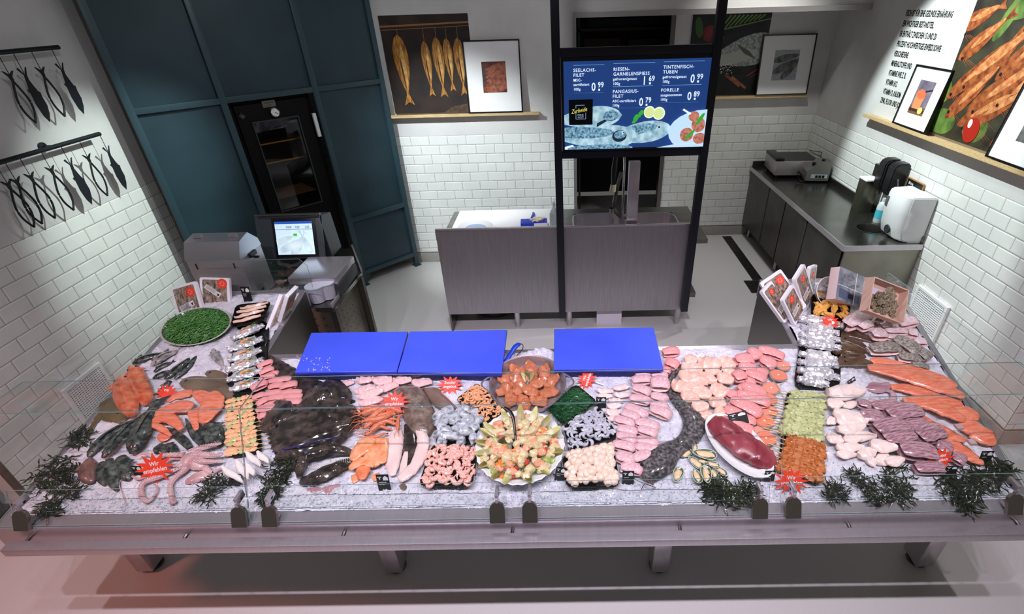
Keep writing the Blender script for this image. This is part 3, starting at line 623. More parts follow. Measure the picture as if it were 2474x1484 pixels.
for y0, y1 in ((3.9, 4.575), (4.6, 5.12), (5.14, 5.60), (5.62, 6.27)):
    bm = BM(); box(bm, (CX0-.004, y0, .17), (CX0+.014, y1, .85)); d = obj('door', bm, CB, rc)
    if y0 in (4.6, 5.62): bm = BM(); box(bm, (CX0-.008, y0-.014, .18), (CX0+.004, y0+.004, .845)); obj('door_grip', bm, DGREY, d)
bm = BM(); box(bm, (CX0+.02, 3.88, .16), (XR-.014, 6.26, .7)); obj('carcass', bm, STEELD, rc)
bm = BM(); box(bm, (CX0+.004, 3.862, .16), (XR-.014, 3.88, .853)); obj('end_panel', bm, mat('end panel steel', s(150, 146, 134), .4, .9, s(136, 132, 122), 4), rc)
bm = BM(); box(bm, (CX0-.018, 3.9, .9), (CX0-.017, 3.9, .9)); bm.free()
bm = BM(); box(bm, (XR-.024, 3.87, .9), (XR-.0105, YB-.02, .96)); box(bm, (CX0, YB-.03, .9), (XR-.02, YB-.016, .96)); obj('splash_strip', bm, STEELD, rc)
for y in (3.95, 5.24, 6.2):
    bm = BM(); lathe(bm, [(.0, 0), (.026, 0), (.024, .012), (.02, .02), (.02, .165)], 14, Matrix.Translation((2.42, y, 0))); obj('leg', bm, STEELX, rc)
# fryer like steel appliance in the corner
t = thing('warming_appliance', 'square stainless steel bench appliance with a dark glass top in the far right corner', 'appliance', (2.66, 5.93, .9), (0, 0, -.06))
bm = BM(); box(bm, (-.24, -.2, .035), (.24, .22, .19), bev=.006); obj('body', bm, STEEL, t)
bm = BM(); box(bm, (-.15, -.16, .19), (.22, .2, .196)); obj('glass_top', bm, BLACK, t)
bm = BM(); box(bm, (-.25, -.19, .192), (-.155, .2, .225), bev=.004); obj('control_strip', bm, BLACK, t)
for x in (-.2, .2):
    for y in (-.17, .17): bm = BM(); tube(bm, [(x, y, 0), (x, y, .04)], .016, 8); obj('foot', bm, BLACK, t)
t = thing('bag_sealer', 'grey metal bag sealing machine with black knobs beside the warming appliance', 'machine', (2.80, 5.64, .9), (0, 0, -.15))
bm = BM(); prism(bm, [(-.1, 0), (-.1, .1), (-.04, .15), (.02, .21), (.14, .2), (.14, 0)], -.08, .08, Matrix.Translation((0, 0, .02)) @ Matrix.Rotation(PI/2, 4, 'X')); obj('body', bm, mat('machine grey', s(140, 138, 134), .4, .5), t)
for x, z in ((-.03, .2), (.06, .235)): bm = BM(); lathe(bm, [(0, .03), (.018, .03), (.022, .0)], 12, Matrix.Translation((x, -.03, z-.02))); obj('knob', bm, BLACK, t)
bm = BM(); box(bm, (-.05, -.086, .05), (.12, -.08, .09)); obj('control_panel', bm, mat('panel blue white', s(190, 200, 214), .4), t)
bm = BM()
for k in range(3): box(bm, (-.005+k*.035, -.09, .056), (.02+k*.035, -.085, .082))
obj('buttons', bm, BLACK, t)
bm = BM(); tube(bm, catmull([(-.1, .02, .03), (-.17, .0, .1), (-.15, -.05, .02), (-.1, -.07, .01)], 6), .006, 6); obj('cable', bm, BLACK, t)
bm = BM(); pts = [(XR-.012, 6.2, 1.09), (XR-.03, 5.87, 1.15), (XR-.03, 5.85, .98), (XR-.03, 6.05, .97)]
tube(bm, pts, .004, 6); tag(obj('wall_cable', bm, DGREY), 'thin dark cable looped on the tiles above the warming appliance', 'cable')
# towel dispenser, soap dispensers
t = thing('towel_dispenser', 'big white rounded paper towel dispenser on the tiles above the round basin', 'dispenser', (XR-.009, 4.05, .885))
bm = BM(); P = [(0, 0), (-.19, .02), (-.235, .07), (-.235, .27), (-.19, .32), (0, .34)]
for i, (sc_, zz) in enumerate(((.8, 0), (.96, .04), (1, .12), (1, .34), (.97, .375))):
    pass
rings = []
for sc_, zz in ((.45, .0), (.85, .03), (.97, .12), (1, .25), (.98, .38), (.94, .395)):
    rings.append([bm.verts.new((p[0]*sc_, (p[1]-.17)*(1 if zz else .97), zz)) for p in P])
for i in range(len(rings)-1):
    for k in range(len(P)): bm.faces.new((rings[i][k], rings[i][(k+1) % len(P)], rings[i+1][(k+1) % len(P)], rings[i+1][k]))
bm.faces.new(rings[0]); bm.faces.new(rings[-1]); bmesh.ops.bevel(bm, geom=bm.edges[:], offset=.008, segments=2, affect='EDGES'); obj('cover', bm, mat('dispenser white', s(226, 226, 228), .3), t)
bm = BM(); lathe(bm, [(0, .012), (.034, .012), (.038, 0)], 24, axes((-.223, -.02, .09), -Y, Z, Vector((-1, 0, -.1)))); obj('round_badge', bm, DGREY, t)
bm = BM(); box(bm, (-.242, .07, .26), (-.232, .1, .34), bev=.002); obj('lock_slot', bm, mat('slot grey', s(90, 90, 92), .4), t)
tmesh('· O R L', .014, DGREY, t, 'small_print', axes((-.236, -.06, .05), -Y, Z, -X))
t = thing('soap_bracket', 'tall steel bracket box with a white lid on the worktop beside the soap dispensers', 'holder', (2.85, 4.66, .9))
bm = BM(); box(bm, (-.06, -.06, .0), (.06, .07, .30), bev=.002); obj('housing', bm, mat('bracket steel', s(120, 118, 104), .3, .9), t); bm = BM(); box(bm, (-.064, -.064, .30), (.064, .074, .315), bev=.002); obj('lid', bm, WHITE, t)
for k, (y, lab) in enumerate(((4.52, 'black soap dispenser nearer the steel bracket box on the right wall'), (4.38, 'black soap dispenser nearer the towel dispenser on the right wall'))):
    t = thing('soap_dispenser', lab, 'dispenser', (XR-.009, y, 1.14)); bm = BM()
    prism(bm, [(0, 0), (-.1, .0), (-.135, .05), (-.13, .26), (-.09, .29), (0, .29)], -.055, .055, axes((0, 0, 0), X, Z, -Y)); bmesh.ops.bevel(bm, geom=bm.edges[:], offset=.012, segments=2, affect='EDGES'); obj('cover', bm, mat('black dispenser', s(34, 34, 36), .25), t)
    bm = BM(); tube(bm, [(-.05, -.06, .06), (-.08, -.06, .16)], .006, 6); obj('side_window', bm, mat('grey plastic', s(120, 120, 122), .3), t)
    bm = BM(); tube(bm, [(-.08, 0, 0), (-.08, 0, -.03)], .012, 8); obj('nozzle', bm, DGREY, t)
t = thing('wall_plate', 'small dark steel bracket on the wall behind the left soap dispenser', 'bracket', (XR-.02, 4.72, 1.2)); bm = BM(); box(bm, (-.03, -.05, 0), (.01, .05, .12)); obj('plate', bm, STEELD, t)
t = thing('wall_sign', 'small black sign with a wooden frame and white text on the tiles', 'sign', (XR-.012, 4.30, 1.19), (0, 0, 0)); MM = axes((0, 0, 0), UR, Z, -X)
bm = BM(); box(bm, (0, 0, 0), (.22, .14, .01), MM); obj('frame', bm, mat('sign wood', s(170, 120, 66), .5), t); bm = BM(); box(bm, (.008, .008, .01), (.212, .132, .012), MM); obj('board', bm, TAGM, t)
for k, w in enumerate(('Bitte', 'Hände', 'waschen')): tmesh(w, .034, PAPER, t, 'sign_text', MM @ Matrix.Translation((.03, .092-.036*k, .0125)))
t = thing('disinfectant_bottle', 'white plastic bottle with a turquoise label between worktop and towel dispenser', 'bottle', (2.86, 4.37, .9))
bm = BM(); lathe(bm, [(0, 0), (.04, 0), (.043, .01), (.043, .15), (.03, .18), (.02, .19), (.02, .22), (0, .22)], 20); obj('body', bm, mat('milky plastic', s(222, 230, 234), .25, trans=.3), t)
bm = BM(); lathe(bm, [(.0436, .04), (.0436, .12)], 20); obj('label', bm, mat('turquoise', s(70, 180, 200), .4), t)

# ------------------------------------------------------------------ steel unit left behind the ice bed with scale
ru = thing('rear_unit', 'stainless steel cabinet with perforated side standing behind the left end of the ice bed', 'cabinet')
PU = [(-2.72, 3.03), (-1.63, 3.03), (-1.60, 3.58), (-1.84, 4.05), (-2.72, 4.05)]
bm = BM(); prism(bm, PU, .87, .9); obj('worktop', bm, WT, ru)
bm = BM(); box(bm, (-1.637, 3.03, .895), (-1.628, 3.57, .925)); prism(bm, [(-1.605, 3.57), (-1.60, 3.59), (-1.835, 4.06), (-1.845, 4.05)], .895, .93); obj('raised_edge', bm, STEELX, ru)
PERF = mat('perforated steel', s(150, 144, 130), .35, .9, s(124, 118, 106), 5)
def holed(name, P, Uv, w, h):
    M = axes(P, Uv, Z, Uv.cross(Z)); bm = BM(); box(bm, (0, 0, -.004), (w, h, 0), M); p = obj(name, bm, PERF, ru)
    bm = BM()
    for i in range(int(w/.06)):
        for j in range(int(h/.06)): flatpoly(bm, oval(.04+i*.06, .04+j*.06, .006, .006, n=8), M, .001)
    o = obj('perforations', bm, BLACK, p); return p
holed('side_panel', Vector((-1.625, 3.06, .1)), Vector((-.03, 1, 0)).normalized()*1, .46, .76)
holed('side_panel', Vector((-1.615, 3.56, .1)), Vector((-.24, .47, 0)).normalized(), .5, .76)
holed('front_panel', Vector((-2.6, 3.05, .1)), X, .95, .76)
for x, y in ((-1.63, 3.045), (-1.615, 3.55), (-1.85, 4.03)):
    bm = BM(); box(bm, (x-.02, y-.02, 0), (x+.02, y+.02, .87)); obj('corner_post', bm, STEELD, ru)
# bag dispenser
bd = thing('bag_dispenser', 'brushed steel bag dispenser box with a slanted hinged lid on the rear unit', 'dispenser', (-2.385, 3.12, .905))
prof = [(0, 0), (0, .345), (.055, .44), (.17, .46), (.25, .38), (.27, .3), (.27, 0)]
MP = axes((-.185, 0, 0), Y, Z, X); bm = BM(); prism(bm, prof[:2]+[(.27, .345), (.27, 0)], 0, .37, MP); obj('housing', bm, STEEL, bd)
bm = BM(); prism(bm, [(-.004, .33), (-.004, .347), (.055, .445), (.17, .464), (.26, .385), (.275, .33)], -.004, .374, MP); ld = obj('lid', bm, mat('lid steel', s(200, 200, 208), .3, .9), bd)
for x in (-.12, .12): bm = BM(); box(bm, (x-.025, .1, .455), (x+.025, .13, .475)); obj('hinge', bm, STEELX, ld)
for x in (-.13, .13): bm = BM(); box(bm, (x-.004, -.003, .27), (x+.004, .0, .31)); obj('key_slot', bm, BLACK, bd)
bm = BM(); box(bm, (.186, .1, .3), (.2, .18, .33)); box(bm, (.2, .12, .29), (.235, .14, .3)); obj('side_latch', bm, BLACK, bd)
bm = BM(); box(bm, (.186, .03, .03), (.192, .12, .06)); box(bm, (.19, .02, .0), (.27, .16, .006)); obj('outlet', bm, DGREY, bd)
# scale
sl = thing('counter_scale', 'dark grey shop scale with lit touch display on the rear unit', 'scale', (-2.1, 3.66, .9))
SG = mat('scale grey', s(58, 64, 70), .35)
MR = Matrix.Translation((0, 0, .42)) @ Matrix.Rotation(-.35, 4, 'X')
bm = BM(); box(bm, (-.25, 0, -.30), (.25, .03, .03), MR, bev=.006); prism(bm, [(0, .02), (.19, -.02), (.22, -.33), (.02, -.33)], -.22, .25, Matrix.Translation((0, .0, .42)) @ axes((0, 0, 0), Y, Z, X)); obj('housing', bm, SG, sl)
bm = BM(); tube(bm, [MR @ Vector((-.25, .01, .03)), MR @ Vector((.25, .01, .03))], .014, 10); obj('top_bar', bm, STEELD, sl)
bm = BM(); box(bm, (-.12, -.008, -.29), (.21, 0, .005), MR, bev=.003); b_ = obj('display_bezel', bm, BLACK, sl)
MD = MR @ axes((-.098, -.0095, -.268), X, Z, -Y)
A = Art(b_, MD, .285, .25, lit('lit display', s(196, 220, 236), .75))
A.shape([(0, .232), (.285, .232), (.285, .25), (0, .25)], lit('lit display blue', s(40, 80, 170), .8)); A.shape([(0, .19), (.285, .19), (.285, .193), (0, .193)], lit('lit display line', s(90, 130, 150), .7))
A.many([fishpts(.12, .08, .24, .07, .5), fishpts(.17, .08, .24, .08, 1.0), fishpts(.08, .12, .2, .06, .35), fishpts(.22, .1, .2, .06, 2.0)], lit('lit display fillet', s(168, 190, 200), .75, s(206, 222, 228), 14))
A.shape(oval(.15, .15, .016, .01), lit('lit parsley', s(62, 170, 62)))
for w, x in (('0,000', .09), ('0,00', .16), ('0,00', .235)): tmesh(w, .024, INK, b_, 'display_digits', MD @ Matrix.Translation((x, .2, .01)), sx=.8)
bm = BM(); box(bm, (.22, .02, .2), (.245, .1, .3)); obj('side_bracket', bm, BLACK, sl)
bm = BM(); box(bm, (-.02, .04, 0), (.06, .12, .15)); obj('stand', bm, BLACK, sl)
bm = BM(); box(bm, (.12, -.48, .005), (.49, -.12, .1), bev=.015); obj('base', bm, DGREY, sl)
bm = BM(); box(bm, (.13, -.47, .1), (.48, -.11, .155), bev=.008); obj('weighing_plate', bm, STEELX, sl)
t = thing('plastic_tubs', 'stack of two milky plastic tubs on the rear unit beside the vacuum packs', 'container', (-1.74, 3.13, .905))
for k in range(2): bm = BM(); lathe(bm, [(0, 0), (.052, 0), (.062, .11), (.066, .112), (.066, .12), (0, .122)], 20, Matrix.Translation((-.02+k*.055, .0+k*.05, .0))); obj('tub', bm, mat('milky tub', s(206, 206, 220), .3, trans=.25), t)
bm = BM()
for k in range(9): blob(bm, (-2.02+random.uniform(-.1, .1), 3.24+random.uniform(-.08, .08), .93+random.uniform(0, .04)), (.05, .035, .02), k+40, .5, 5)
tag(obj('plastic_bags', bm, mat('bag brown film', s(110, 96, 84), .25, 0, s(60, 54, 50), 20)), 'crumpled brown plastic bags on the rear unit beside the bag dispenser', 'bag')
t = thing('green_hose', 'short tube of blue green film on the rear unit', 'roll', (-1.93, 3.1, .935), (0, PI/2, .3)); bm = BM(); lathe(bm, [(0, -.06), (.03, -.06), (.03, .06), (0, .06)], 16); obj('roll', bm, mat('bluegreen film', s(126, 160, 166), .3), t)

# ------------------------------------------------------------------ fish hangers on the left wall
FM = mat('black painted iron', s(18, 22, 30), .5)
def hanger(y0, y1, z, label, knob_y):
    t = thing('hanging_rail', label, 'rail', (XL, 0, z)); bm = BM(); tube(bm, [(.08, y0, 0), (.08, y1, 0)], .014, 10); obj('rail_tube', bm, FM, t)
    bm = BM(); lathe(bm, [(.03, 0), (.03, .012), (.012, .016), (.012, .09)], 14, axes((0, knob_y, .0), Y, Z, X)); obj('wall_mount', bm, FM, t)
def solid_fish(bm, M):
    P = [(0, 0), (-.035, .055), (-.05, .06), (-.02, 0), (-.014, -.04), (-.03, -.1), (-.045, -.14), (-.06, -.15), (-.055, -.19), (-.06, -.26), (-.04, -.33), (0, -.40), (.03, -.34), (.045, -.24), (.04, -.15), (.055, -.12), (.035, -.11), (.02, -.05), (.012, 0), (.05, .05), (.03, .06)]
    prism(bm, [(-p[0], p[1]) for p in P[::-1]], -.0015, .0015, M)
def outline_fish(bm, M):
    prism(bm, [(-.015, -.03), (.015, -.03), (.018, 0), (.055, .045), (.03, .04), (0, .018), (-.035, .045), (-.055, .05), (-.02, 0)], -.0015, .0015, M)
    L = [(.0, -.03), (.035, -.12), (.055, -.2), (.045, -.29), (0, -.38)]
    for sgn in (1, -1): tube(bm, [M @ Vector((p[0]*sgn, p[1], 0)) for p in catmull([(a, b, 0) for a, b in L], 8)], .006, 6)
def hook(bm, M, h=.09): tube(bm, [M @ Vector((0, .01, 0)), M @ Vector((0, h, 0)), M @ Vector((0, h+.012, .012))], .0025, 5)
MFW = lambda y, z: axes((XL+.078, y, z), Y, Z, X)
hanger(2.3, 3.82, 2.49, 'upper black iron rail on the left white wall', 3.41); hanger(2.25, 3.81, 1.94, 'lower black iron rail on the left white wall', 3.42)
ups = [(14, 190, 0), (65, 187, 0), (112, 175, 1), (153, 165, 0)]
rowsU = [(-8, 1), (30, 0), (76, 1), (128, 0)]; rowsL = [(-10, 1), (12, 1), (48, 1), (100, 1), (148, 0), (193, 1), (243, 0)]
names = {(0, 0): 'first', }
def place_fish(px, py, z, kind, lab):
    P = at(px, py, 'x', XL+.078); bm = BM(); M = MFW(P.y, z-.10)
    M = M @ Matrix.Translation((0, -.03, 0)) @ Matrix.Scale(.7, 4); (outline_fish if kind else solid_fish)(bm, M); t = obj('iron_fish', bm, FM, ang=20)
    b2 = BM(); hook(b2, M, .172); obj('hook', b2, FM, t)
    tag(t, lab, 'fish ornament', 'iron fish on the '+('upper' if z > 2.2 else 'lower')+' rail')
ordw = ['rightmost', 'second from right', 'third from right', 'fourth from right', 'fifth from right', 'sixth from right', 'seventh from right']
for i, (px, k) in enumerate(reversed(rowsU)): place_fish(px, 125, 2.49, k, '%s %s iron fish on the upper wall rail' % (ordw[i], 'outline' if k else 'solid black'))
for i, (px, k) in enumerate(reversed(rowsL)): place_fish(px, 330+(243-px)*.27, 1.94, k, '%s %s iron fish on the lower wall rail' % (ordw[i], 'outline' if k else 'solid black'))
# ------------------------------------------------------------------ the ice counter
ct = thing('fish_counter', 'long stainless steel fish counter on square legs with two wings and an ice bed', 'counter')
OUT = [(-2.50, 1.36), (1.98, 1.36), (2.15, 2.70), (2.10, 3.02), (1.31, 3.02), (1.31, 2.40), (-1.76, 2.40), (-1.76, 3.02), (-2.50, 3.02)]
def inset(P, d):
    n = len(P); out = []
    for i in range(n):
        a, b, c = Vector(P[i-1]).to_3d(), Vector(P[i]).to_3d(), Vector(P[(i+1) % n]).to_3d()
        u = (b-a).normalized(); v = (c-b).normalized(); n1 = Vector((-u.y, u.x, 0)); n2 = Vector((-v.y, v.x, 0))
        m = (n1+n2)/(1+n1.dot(n2)); out.append((b.x+m.x*d, b.y+m.y*d))
    return out
IN = inset(OUT, .032)
IN[0] = (IN[0][0], 1.425); IN[1] = (IN[1][0], 1.425)
bm = BM(); n = len(OUT)
def ringz(P, dz, flat=None): return [bm.verts.new((p[0], p[1], (bedz(p[1])+dz) if flat is None else flat)) for p in P]
r0 = ringz(OUT, -.12); r1 = ringz(OUT, .0); r2 = ringz(inset(OUT, .004), .004); r3 = ringz(IN, .002); r4 = ringz(IN, -.06)
for a, b in ((r0, r1), (r1, r2), (r2, r3), (r3, r4)):
    for i in range(n): bm.faces.new((a[i], a[(i+1) % n], b[(i+1) % n], b[i]))
bm.faces.new(r0[::-1]); obj('tub', bm, STEELX, ct)
bm = BM()
prism(bm, [(1.362, .795), (1.40, .77), (1.415, .72), (1.41, .66), (1.46, .655), (1.47, .79)], -2.495, 1.975, axes((0, 0, 0), Y, Z, X)); obj('front_fascia', bm, STEELX, ct)
bm = BM(); box(bm, (-2.42, 1.288, .715), (1.98, 1.335, .758), bev=.004); bp_ = obj('bumper_rail', bm, STEELX, ct)
for x in (-2.36, -1.67, -.98, -.25, .47, 1.19, 1.9):
    bm = BM(); tube(bm, [(x, 1.325, .74), (x+.004, 1.42, .75)], .008, 8); obj('bracket_pin', bm, STEELD, bp_)
for x0, x1, y0, y1 in ((-1.765, -1.758, 2.41, 3.0), (1.308, 1.315, 2.41, 3.0)):
    bm = BM(); vs = box(bm, (x0, y0, .55), (x1, y1, .95))
    for v in vs:
        if v.co.z > .9: v.co.z = bedz(v.co.y)-.005
    obj('wing_side_panel', bm, STEELD, ct)
bm = BM(); vs = box(bm, (-1.76, 2.395, .62), (1.31, 2.402, bedz(2.4)-.005)); obj('aisle_panel', bm, STEELD, ct)
for x, y in ((-2.386, 1.70), (-.977, 1.67), (.484, 1.65), (1.917, 1.66), (-2.3, 2.85), (2.0, 2.85)):
    bm = BM(); box(bm, (x-.045, y-.06, .025), (x+.045, y+.06, bedz(y)-.1), bev=.003); lg = obj('leg', bm, STEELX, ct)
    bm = BM(); lathe(bm, [(0, 0), (.05, 0), (.05, .012), (.02, .02), (.02, .03)], 18, Matrix.Translation((x, y, 0))); obj('levelling_foot', bm, STEELD, lg)
# ------------------------------------------------------------------ glass guard
gg = thing('glass_guard', 'clear glass sneeze guard with slanted front panes and top shelf along the counter', 'glass guard')
JXS = (-2.485, -1.372, -.240, .893, 2.02)
def pane(name, quad, th=.004, par=None):
    q = [Vector(v) for v in quad]; nn = (q[1]-q[0]).cross(q[3]-q[0]).normalized()*th/2
    bm = BM(); a = [bm.verts.new(v-nn) for v in q]; b = [bm.verts.new(v+nn) for v in q]; k = len(q)
    bm.faces.new(a[::-1]); bm.faces.new(b); p = obj(name, bm, GLASS, par or gg, ang=5)
    bm = BM(); a = [bm.verts.new(v-nn) for v in q]; b = [bm.verts.new(v+nn) for v in q]
    for i in range(k): bm.faces.new((a[i], a[(i+1) % k], b[(i+1) % k], b[i]))
    obj('pane_edge', bm, GEDGE, p, ang=5); return p
for i in range(4):
    a, b = JXS[i]+.002, JXS[i+1]-.002
    pane('front_pane', [(a, 1.368, .812), (b, 1.368, .812), (b, 1.585, 1.255), (a, 1.585, 1.255)])
    pane('shelf_pane', [(a, 1.588, 1.258), (b, 1.588, 1.258), (b, 1.80, 1.258), (a, 1.80, 1.258)])
    pane('low_pane', [(a+.03, 1.43, .825), (b-.03, 1.43, .825), (b-.03, 1.465, .925), (a+.03, 1.465, .925)], .004)
pane('side_pane', [(-2.486, 1.375, .81), (-2.486, 1.588, 1.255), (-2.486, 1.81, 1.255), (-2.486, 2.95, 1.12), (-2.486, 2.97, bedz(2.97)+.0)])
pane('side_pane', [(1.99, 1.375, .81), (2.0, 1.588, 1.255), (2.02, 1.81, 1.24), (2.11, 2.95, 1.12), (2.13, 2.97, bedz(2.97)+.0)])
pane('rear_pane', [(-2.45, 3.0, 1.06), (-1.70, 3.0, 1.06), (-1.69, 3.0, 1.24), (-1.73, 3.0, 1.29), (-2.45, 3.0, 1.29)])
for i, px in enumerate((80, 590, 662, 1203, 1281, 1837, 1918, 2462)):
    P = at(px, 1250, 'z', .815); bm = BM(); M = axes((P.x, 1.36, .80), X, Vector((0, .44, .9)).normalized(), Vector((0, -.9, .44)).normalized())
    prism(bm, [(-.032, 0), (.032, 0), (.032, .05)]+[(.032*math.cos(a*PI/10), .062+.03*math.sin(a*PI/10)) for a in range(11)]+[(-.032, .05)], .0, .016, M); cl = obj('glass_clamp', bm, mat('clamp steel', s(150, 142, 134), .32, .95), gg)
    bm = BM(); dx = .004*(1 if P.x > -.2 else -1); box(bm, (P.x-.005, 1.385, .82), (P.x+.005, 1.40, .91)); box(bm, (P.x-.007, 1.39, .895), (P.x+.007, 1.445, .93), bev=.002); box(bm, (P.x-.02, 1.372, .81), (P.x+.02, 1.41, .83)); obj('clamp_arm', bm, STEELX, cl)
    bm = BM(); lathe(bm, [(0, .012), (.009, .012), (.009, 0)], 10, axes((P.x, 1.425, .905), X, Z, -Y)); obj('clamp_screw', bm, BLACK, cl)

# ------------------------------------------------------------------ ice
ICE = mat('crushed ice', s(236, 234, 242), .22, 0, s(214, 212, 226), 26, bump=.9, bscale=120, sss=.0, coat=.3, detail=6)
def inside(x, y, P):
    c = False; j = len(P)-1
    for i in range(len(P)):
        if (P[i][1] > y) != (P[j][1] > y) and x < (P[j][0]-P[i][0])*(y-P[i][1])/(P[j][1]-P[i][1])+P[i][0]: c = not c
        j = i
    return c
MOUNDS = []                                        # (x, y, radius, height)
def mound(px, py, r, h): P = bed(px, py); MOUNDS.append((P.x, P.y, r, h))
for m_ in ((1290, 845, .14, .03), (1320, 855, .1, .02), (2070, 925, .13, .04), (1470, 1180, .08, .02), (1700, 845, .3, .015), (470, 850, .14, .02), (1100, 940, .15, .015), (1640, 1000, .08, .015),
           (2140, 1160, .2, .02), (770, 1215, .15, .015), (1930, 810, .12, .03), (660, 830, .06, .03), (1900, 940, .06, .02), (860, 930, .1, .01), (640, 1180, .08, .01)): mound(*m_)
def ice_h(x, y):
    h = .009*noise.noise(Vector((x*9, y*9, 0)))+.007*noise.noise(Vector((x*34, y*34, 3)))+.004*noise.noise(Vector((x*80, y*80, 5)))-.004
    for mx, my, r, hh in MOUNDS:
        d = ((x-mx)**2+(y-my)**2)/(r*r)
        if d < 1: h += hh*(1-d)**2*(1+.5*noise.noise(Vector((x*45, y*45, 9))))
    return h
bm = BM(); G = .0105; grid = {}
PI_ = inset(IN, -.004)
for i in range(int(4.75/G)):
    for j in range(int(1.7/G)):
        x = -2.5+i*G; y = 1.4+j*G
        if inside(x, y, PI_): grid[i, j] = bm.verts.new((x, y, bedz(y)+ice_h(x, y)))
for (i, j), v in grid.items():
    try: bm.faces.new((v, grid[i+1, j], grid[i+1, j+1], grid[i, j+1]))
    except KeyError: pass
rnd = random.Random(3)
def shard(bm, x, y, z, r):
    M = Matrix.Translation((x, y, z)) @ Euler((rnd.random()*6, rnd.random()*6, rnd.random()*6)).to_matrix().to_4x4() @ Matrix.Diagonal((r*(.7+rnd.random()), r*(.6+.5*rnd.random()), r*.6, 1))
    p = [Vector(v)*(.8+.4*rnd.random()) for v in ((1, 0, 0), (-1, 0, 0), (0, 1, 0), (0, -1, 0), (0, 0, 1), (0, 0, -1), )]
    vs = [bm.verts.new(M @ q) for q in p]
    for a, b, c in ((0, 2, 4), (2, 1, 4), (1, 3, 4), (3, 0, 4), (2, 0, 5), (1, 2, 5), (3, 1, 5), (0, 3, 5)): bm.faces.new((vs[a], vs[b], vs[c]))
for k in range(9000):
    x = rnd.uniform(-2.47, 2.12); y = rnd.uniform(1.425, 2.98)
    if rnd.random() < .45: y = 1.43+abs(rnd.gauss(0, .09))
    if not inside(x, y, IN): continue
    shard(bm, x, y, bedz(y)+ice_h(x, y)+.0005, rnd.uniform(.003, .0085))
tag(obj('crushed_ice', bm, ICE, ang=25), 'white crushed ice covering the whole sloping counter bed', 'ice', kind='stuff')
# ------------------------------------------------------------------ tools for the food
def S(x, y): return (bed(x+4, y)-bed(x-4, y)).length/8           # metres per photo pixel on the ice
def conv(cr, p): return (cr[0]+p[0]/cr[2], cr[1]+p[1]/cr[2])
SEC = 14
def loft(bm, pts, hr=.4, lift=0.0, cr=(0, 0, 1), k=4, n=SEC, flat=.35, ends=(.15, .3), belly=None, wob=0, up=BN, hs=None, power=1.0):
    """body resting on the ice; pts (x, y, width[, extra lift]) in photo/crop pixels; hr height/width"""
    P = []; W = []; L_ = []
    for q in pts:
        x, y = conv(cr, q); P.append(bed(x, y, 0)); W.append(q[2]/cr[2]*S(x, y)/2); L_.append(q[3] if len(q) > 3 else 0)
    C_ = catmull(P, k); N_ = len(C_); w = [c.x for c in catmull([(a, 0, 0) for a in W], k)]; l = [c.x for c in catmull([(a, 0, 0) for a in L_], k)]
    t0 = (C_[1]-C_[0]).normalized(); t1 = (C_[-1]-C_[-2]).normalized()
    if ends[0]: C_.insert(0, C_[0]-t0*w[0]*ends[0]); w.insert(0, w[0]*.45); l.insert(0, l[0])
    if ends[1]: C_.append(C_[-1]+t1*w[-1]*ends[1]); w.append(w[-1]*.45); l.append(l[-1])
    rings = []; mid = []
    for i, p in enumerate(C_):
        t = C_[min(i+1, len(C_)-1)]-C_[max(i-1, 0)]; sx = t.cross(up).normalized(); hh = w[i]*hr*2/(1+flat)
        ww = max(w[i], .001); base = p+up*(lift+l[i]+hh*flat); mid.append((base+up*hh, sx, ww, t.normalized()))
        rg = []
        for a in range(n):
            an = 2*PI*a/n; c_, s_ = math.cos(an), math.sin(an); c_ = math.copysign(abs(c_)**power, c_)
            d = 1+wob*noise.noise(Vector((i*.6, a*.7 if a < n/2 else (n-a)*.7, W[0]*900)))*2
            rg.append(bm.verts.new(base+sx*c_*ww*d+up*s_*hh*(1 if s_ > 0 else flat)*d))
        rings.append(rg)
    for i in range(len(rings)-1):
        for a in range(n):
            f = bm.faces.new((rings[i][a], rings[i][(a+1) % n], rings[i+1][(a+1) % n], rings[i+1][a]))
            if belly is not None and math.sin(2*PI*(a+.5)/n) < belly: f.material_index = 1
    bm.faces.new(rings[0][::-1]); bm.faces.new(rings[-1]); return mid
def PT(cr, x, y, h=0): return bed(*conv(cr, (x, y)), h)
def fin(bm, base, dirv, side, l, w, up=BN, th=.002, notch=.3):
    b = Vector(base); d = dirv.normalized(); s_ = side.normalized()
    prism(bm, [(0, -.25*w), (l, -.6*w), (l*(1-notch), 0), (l, .6*w), (0, .25*w)], -th, th, axes(b, d, s_, up))
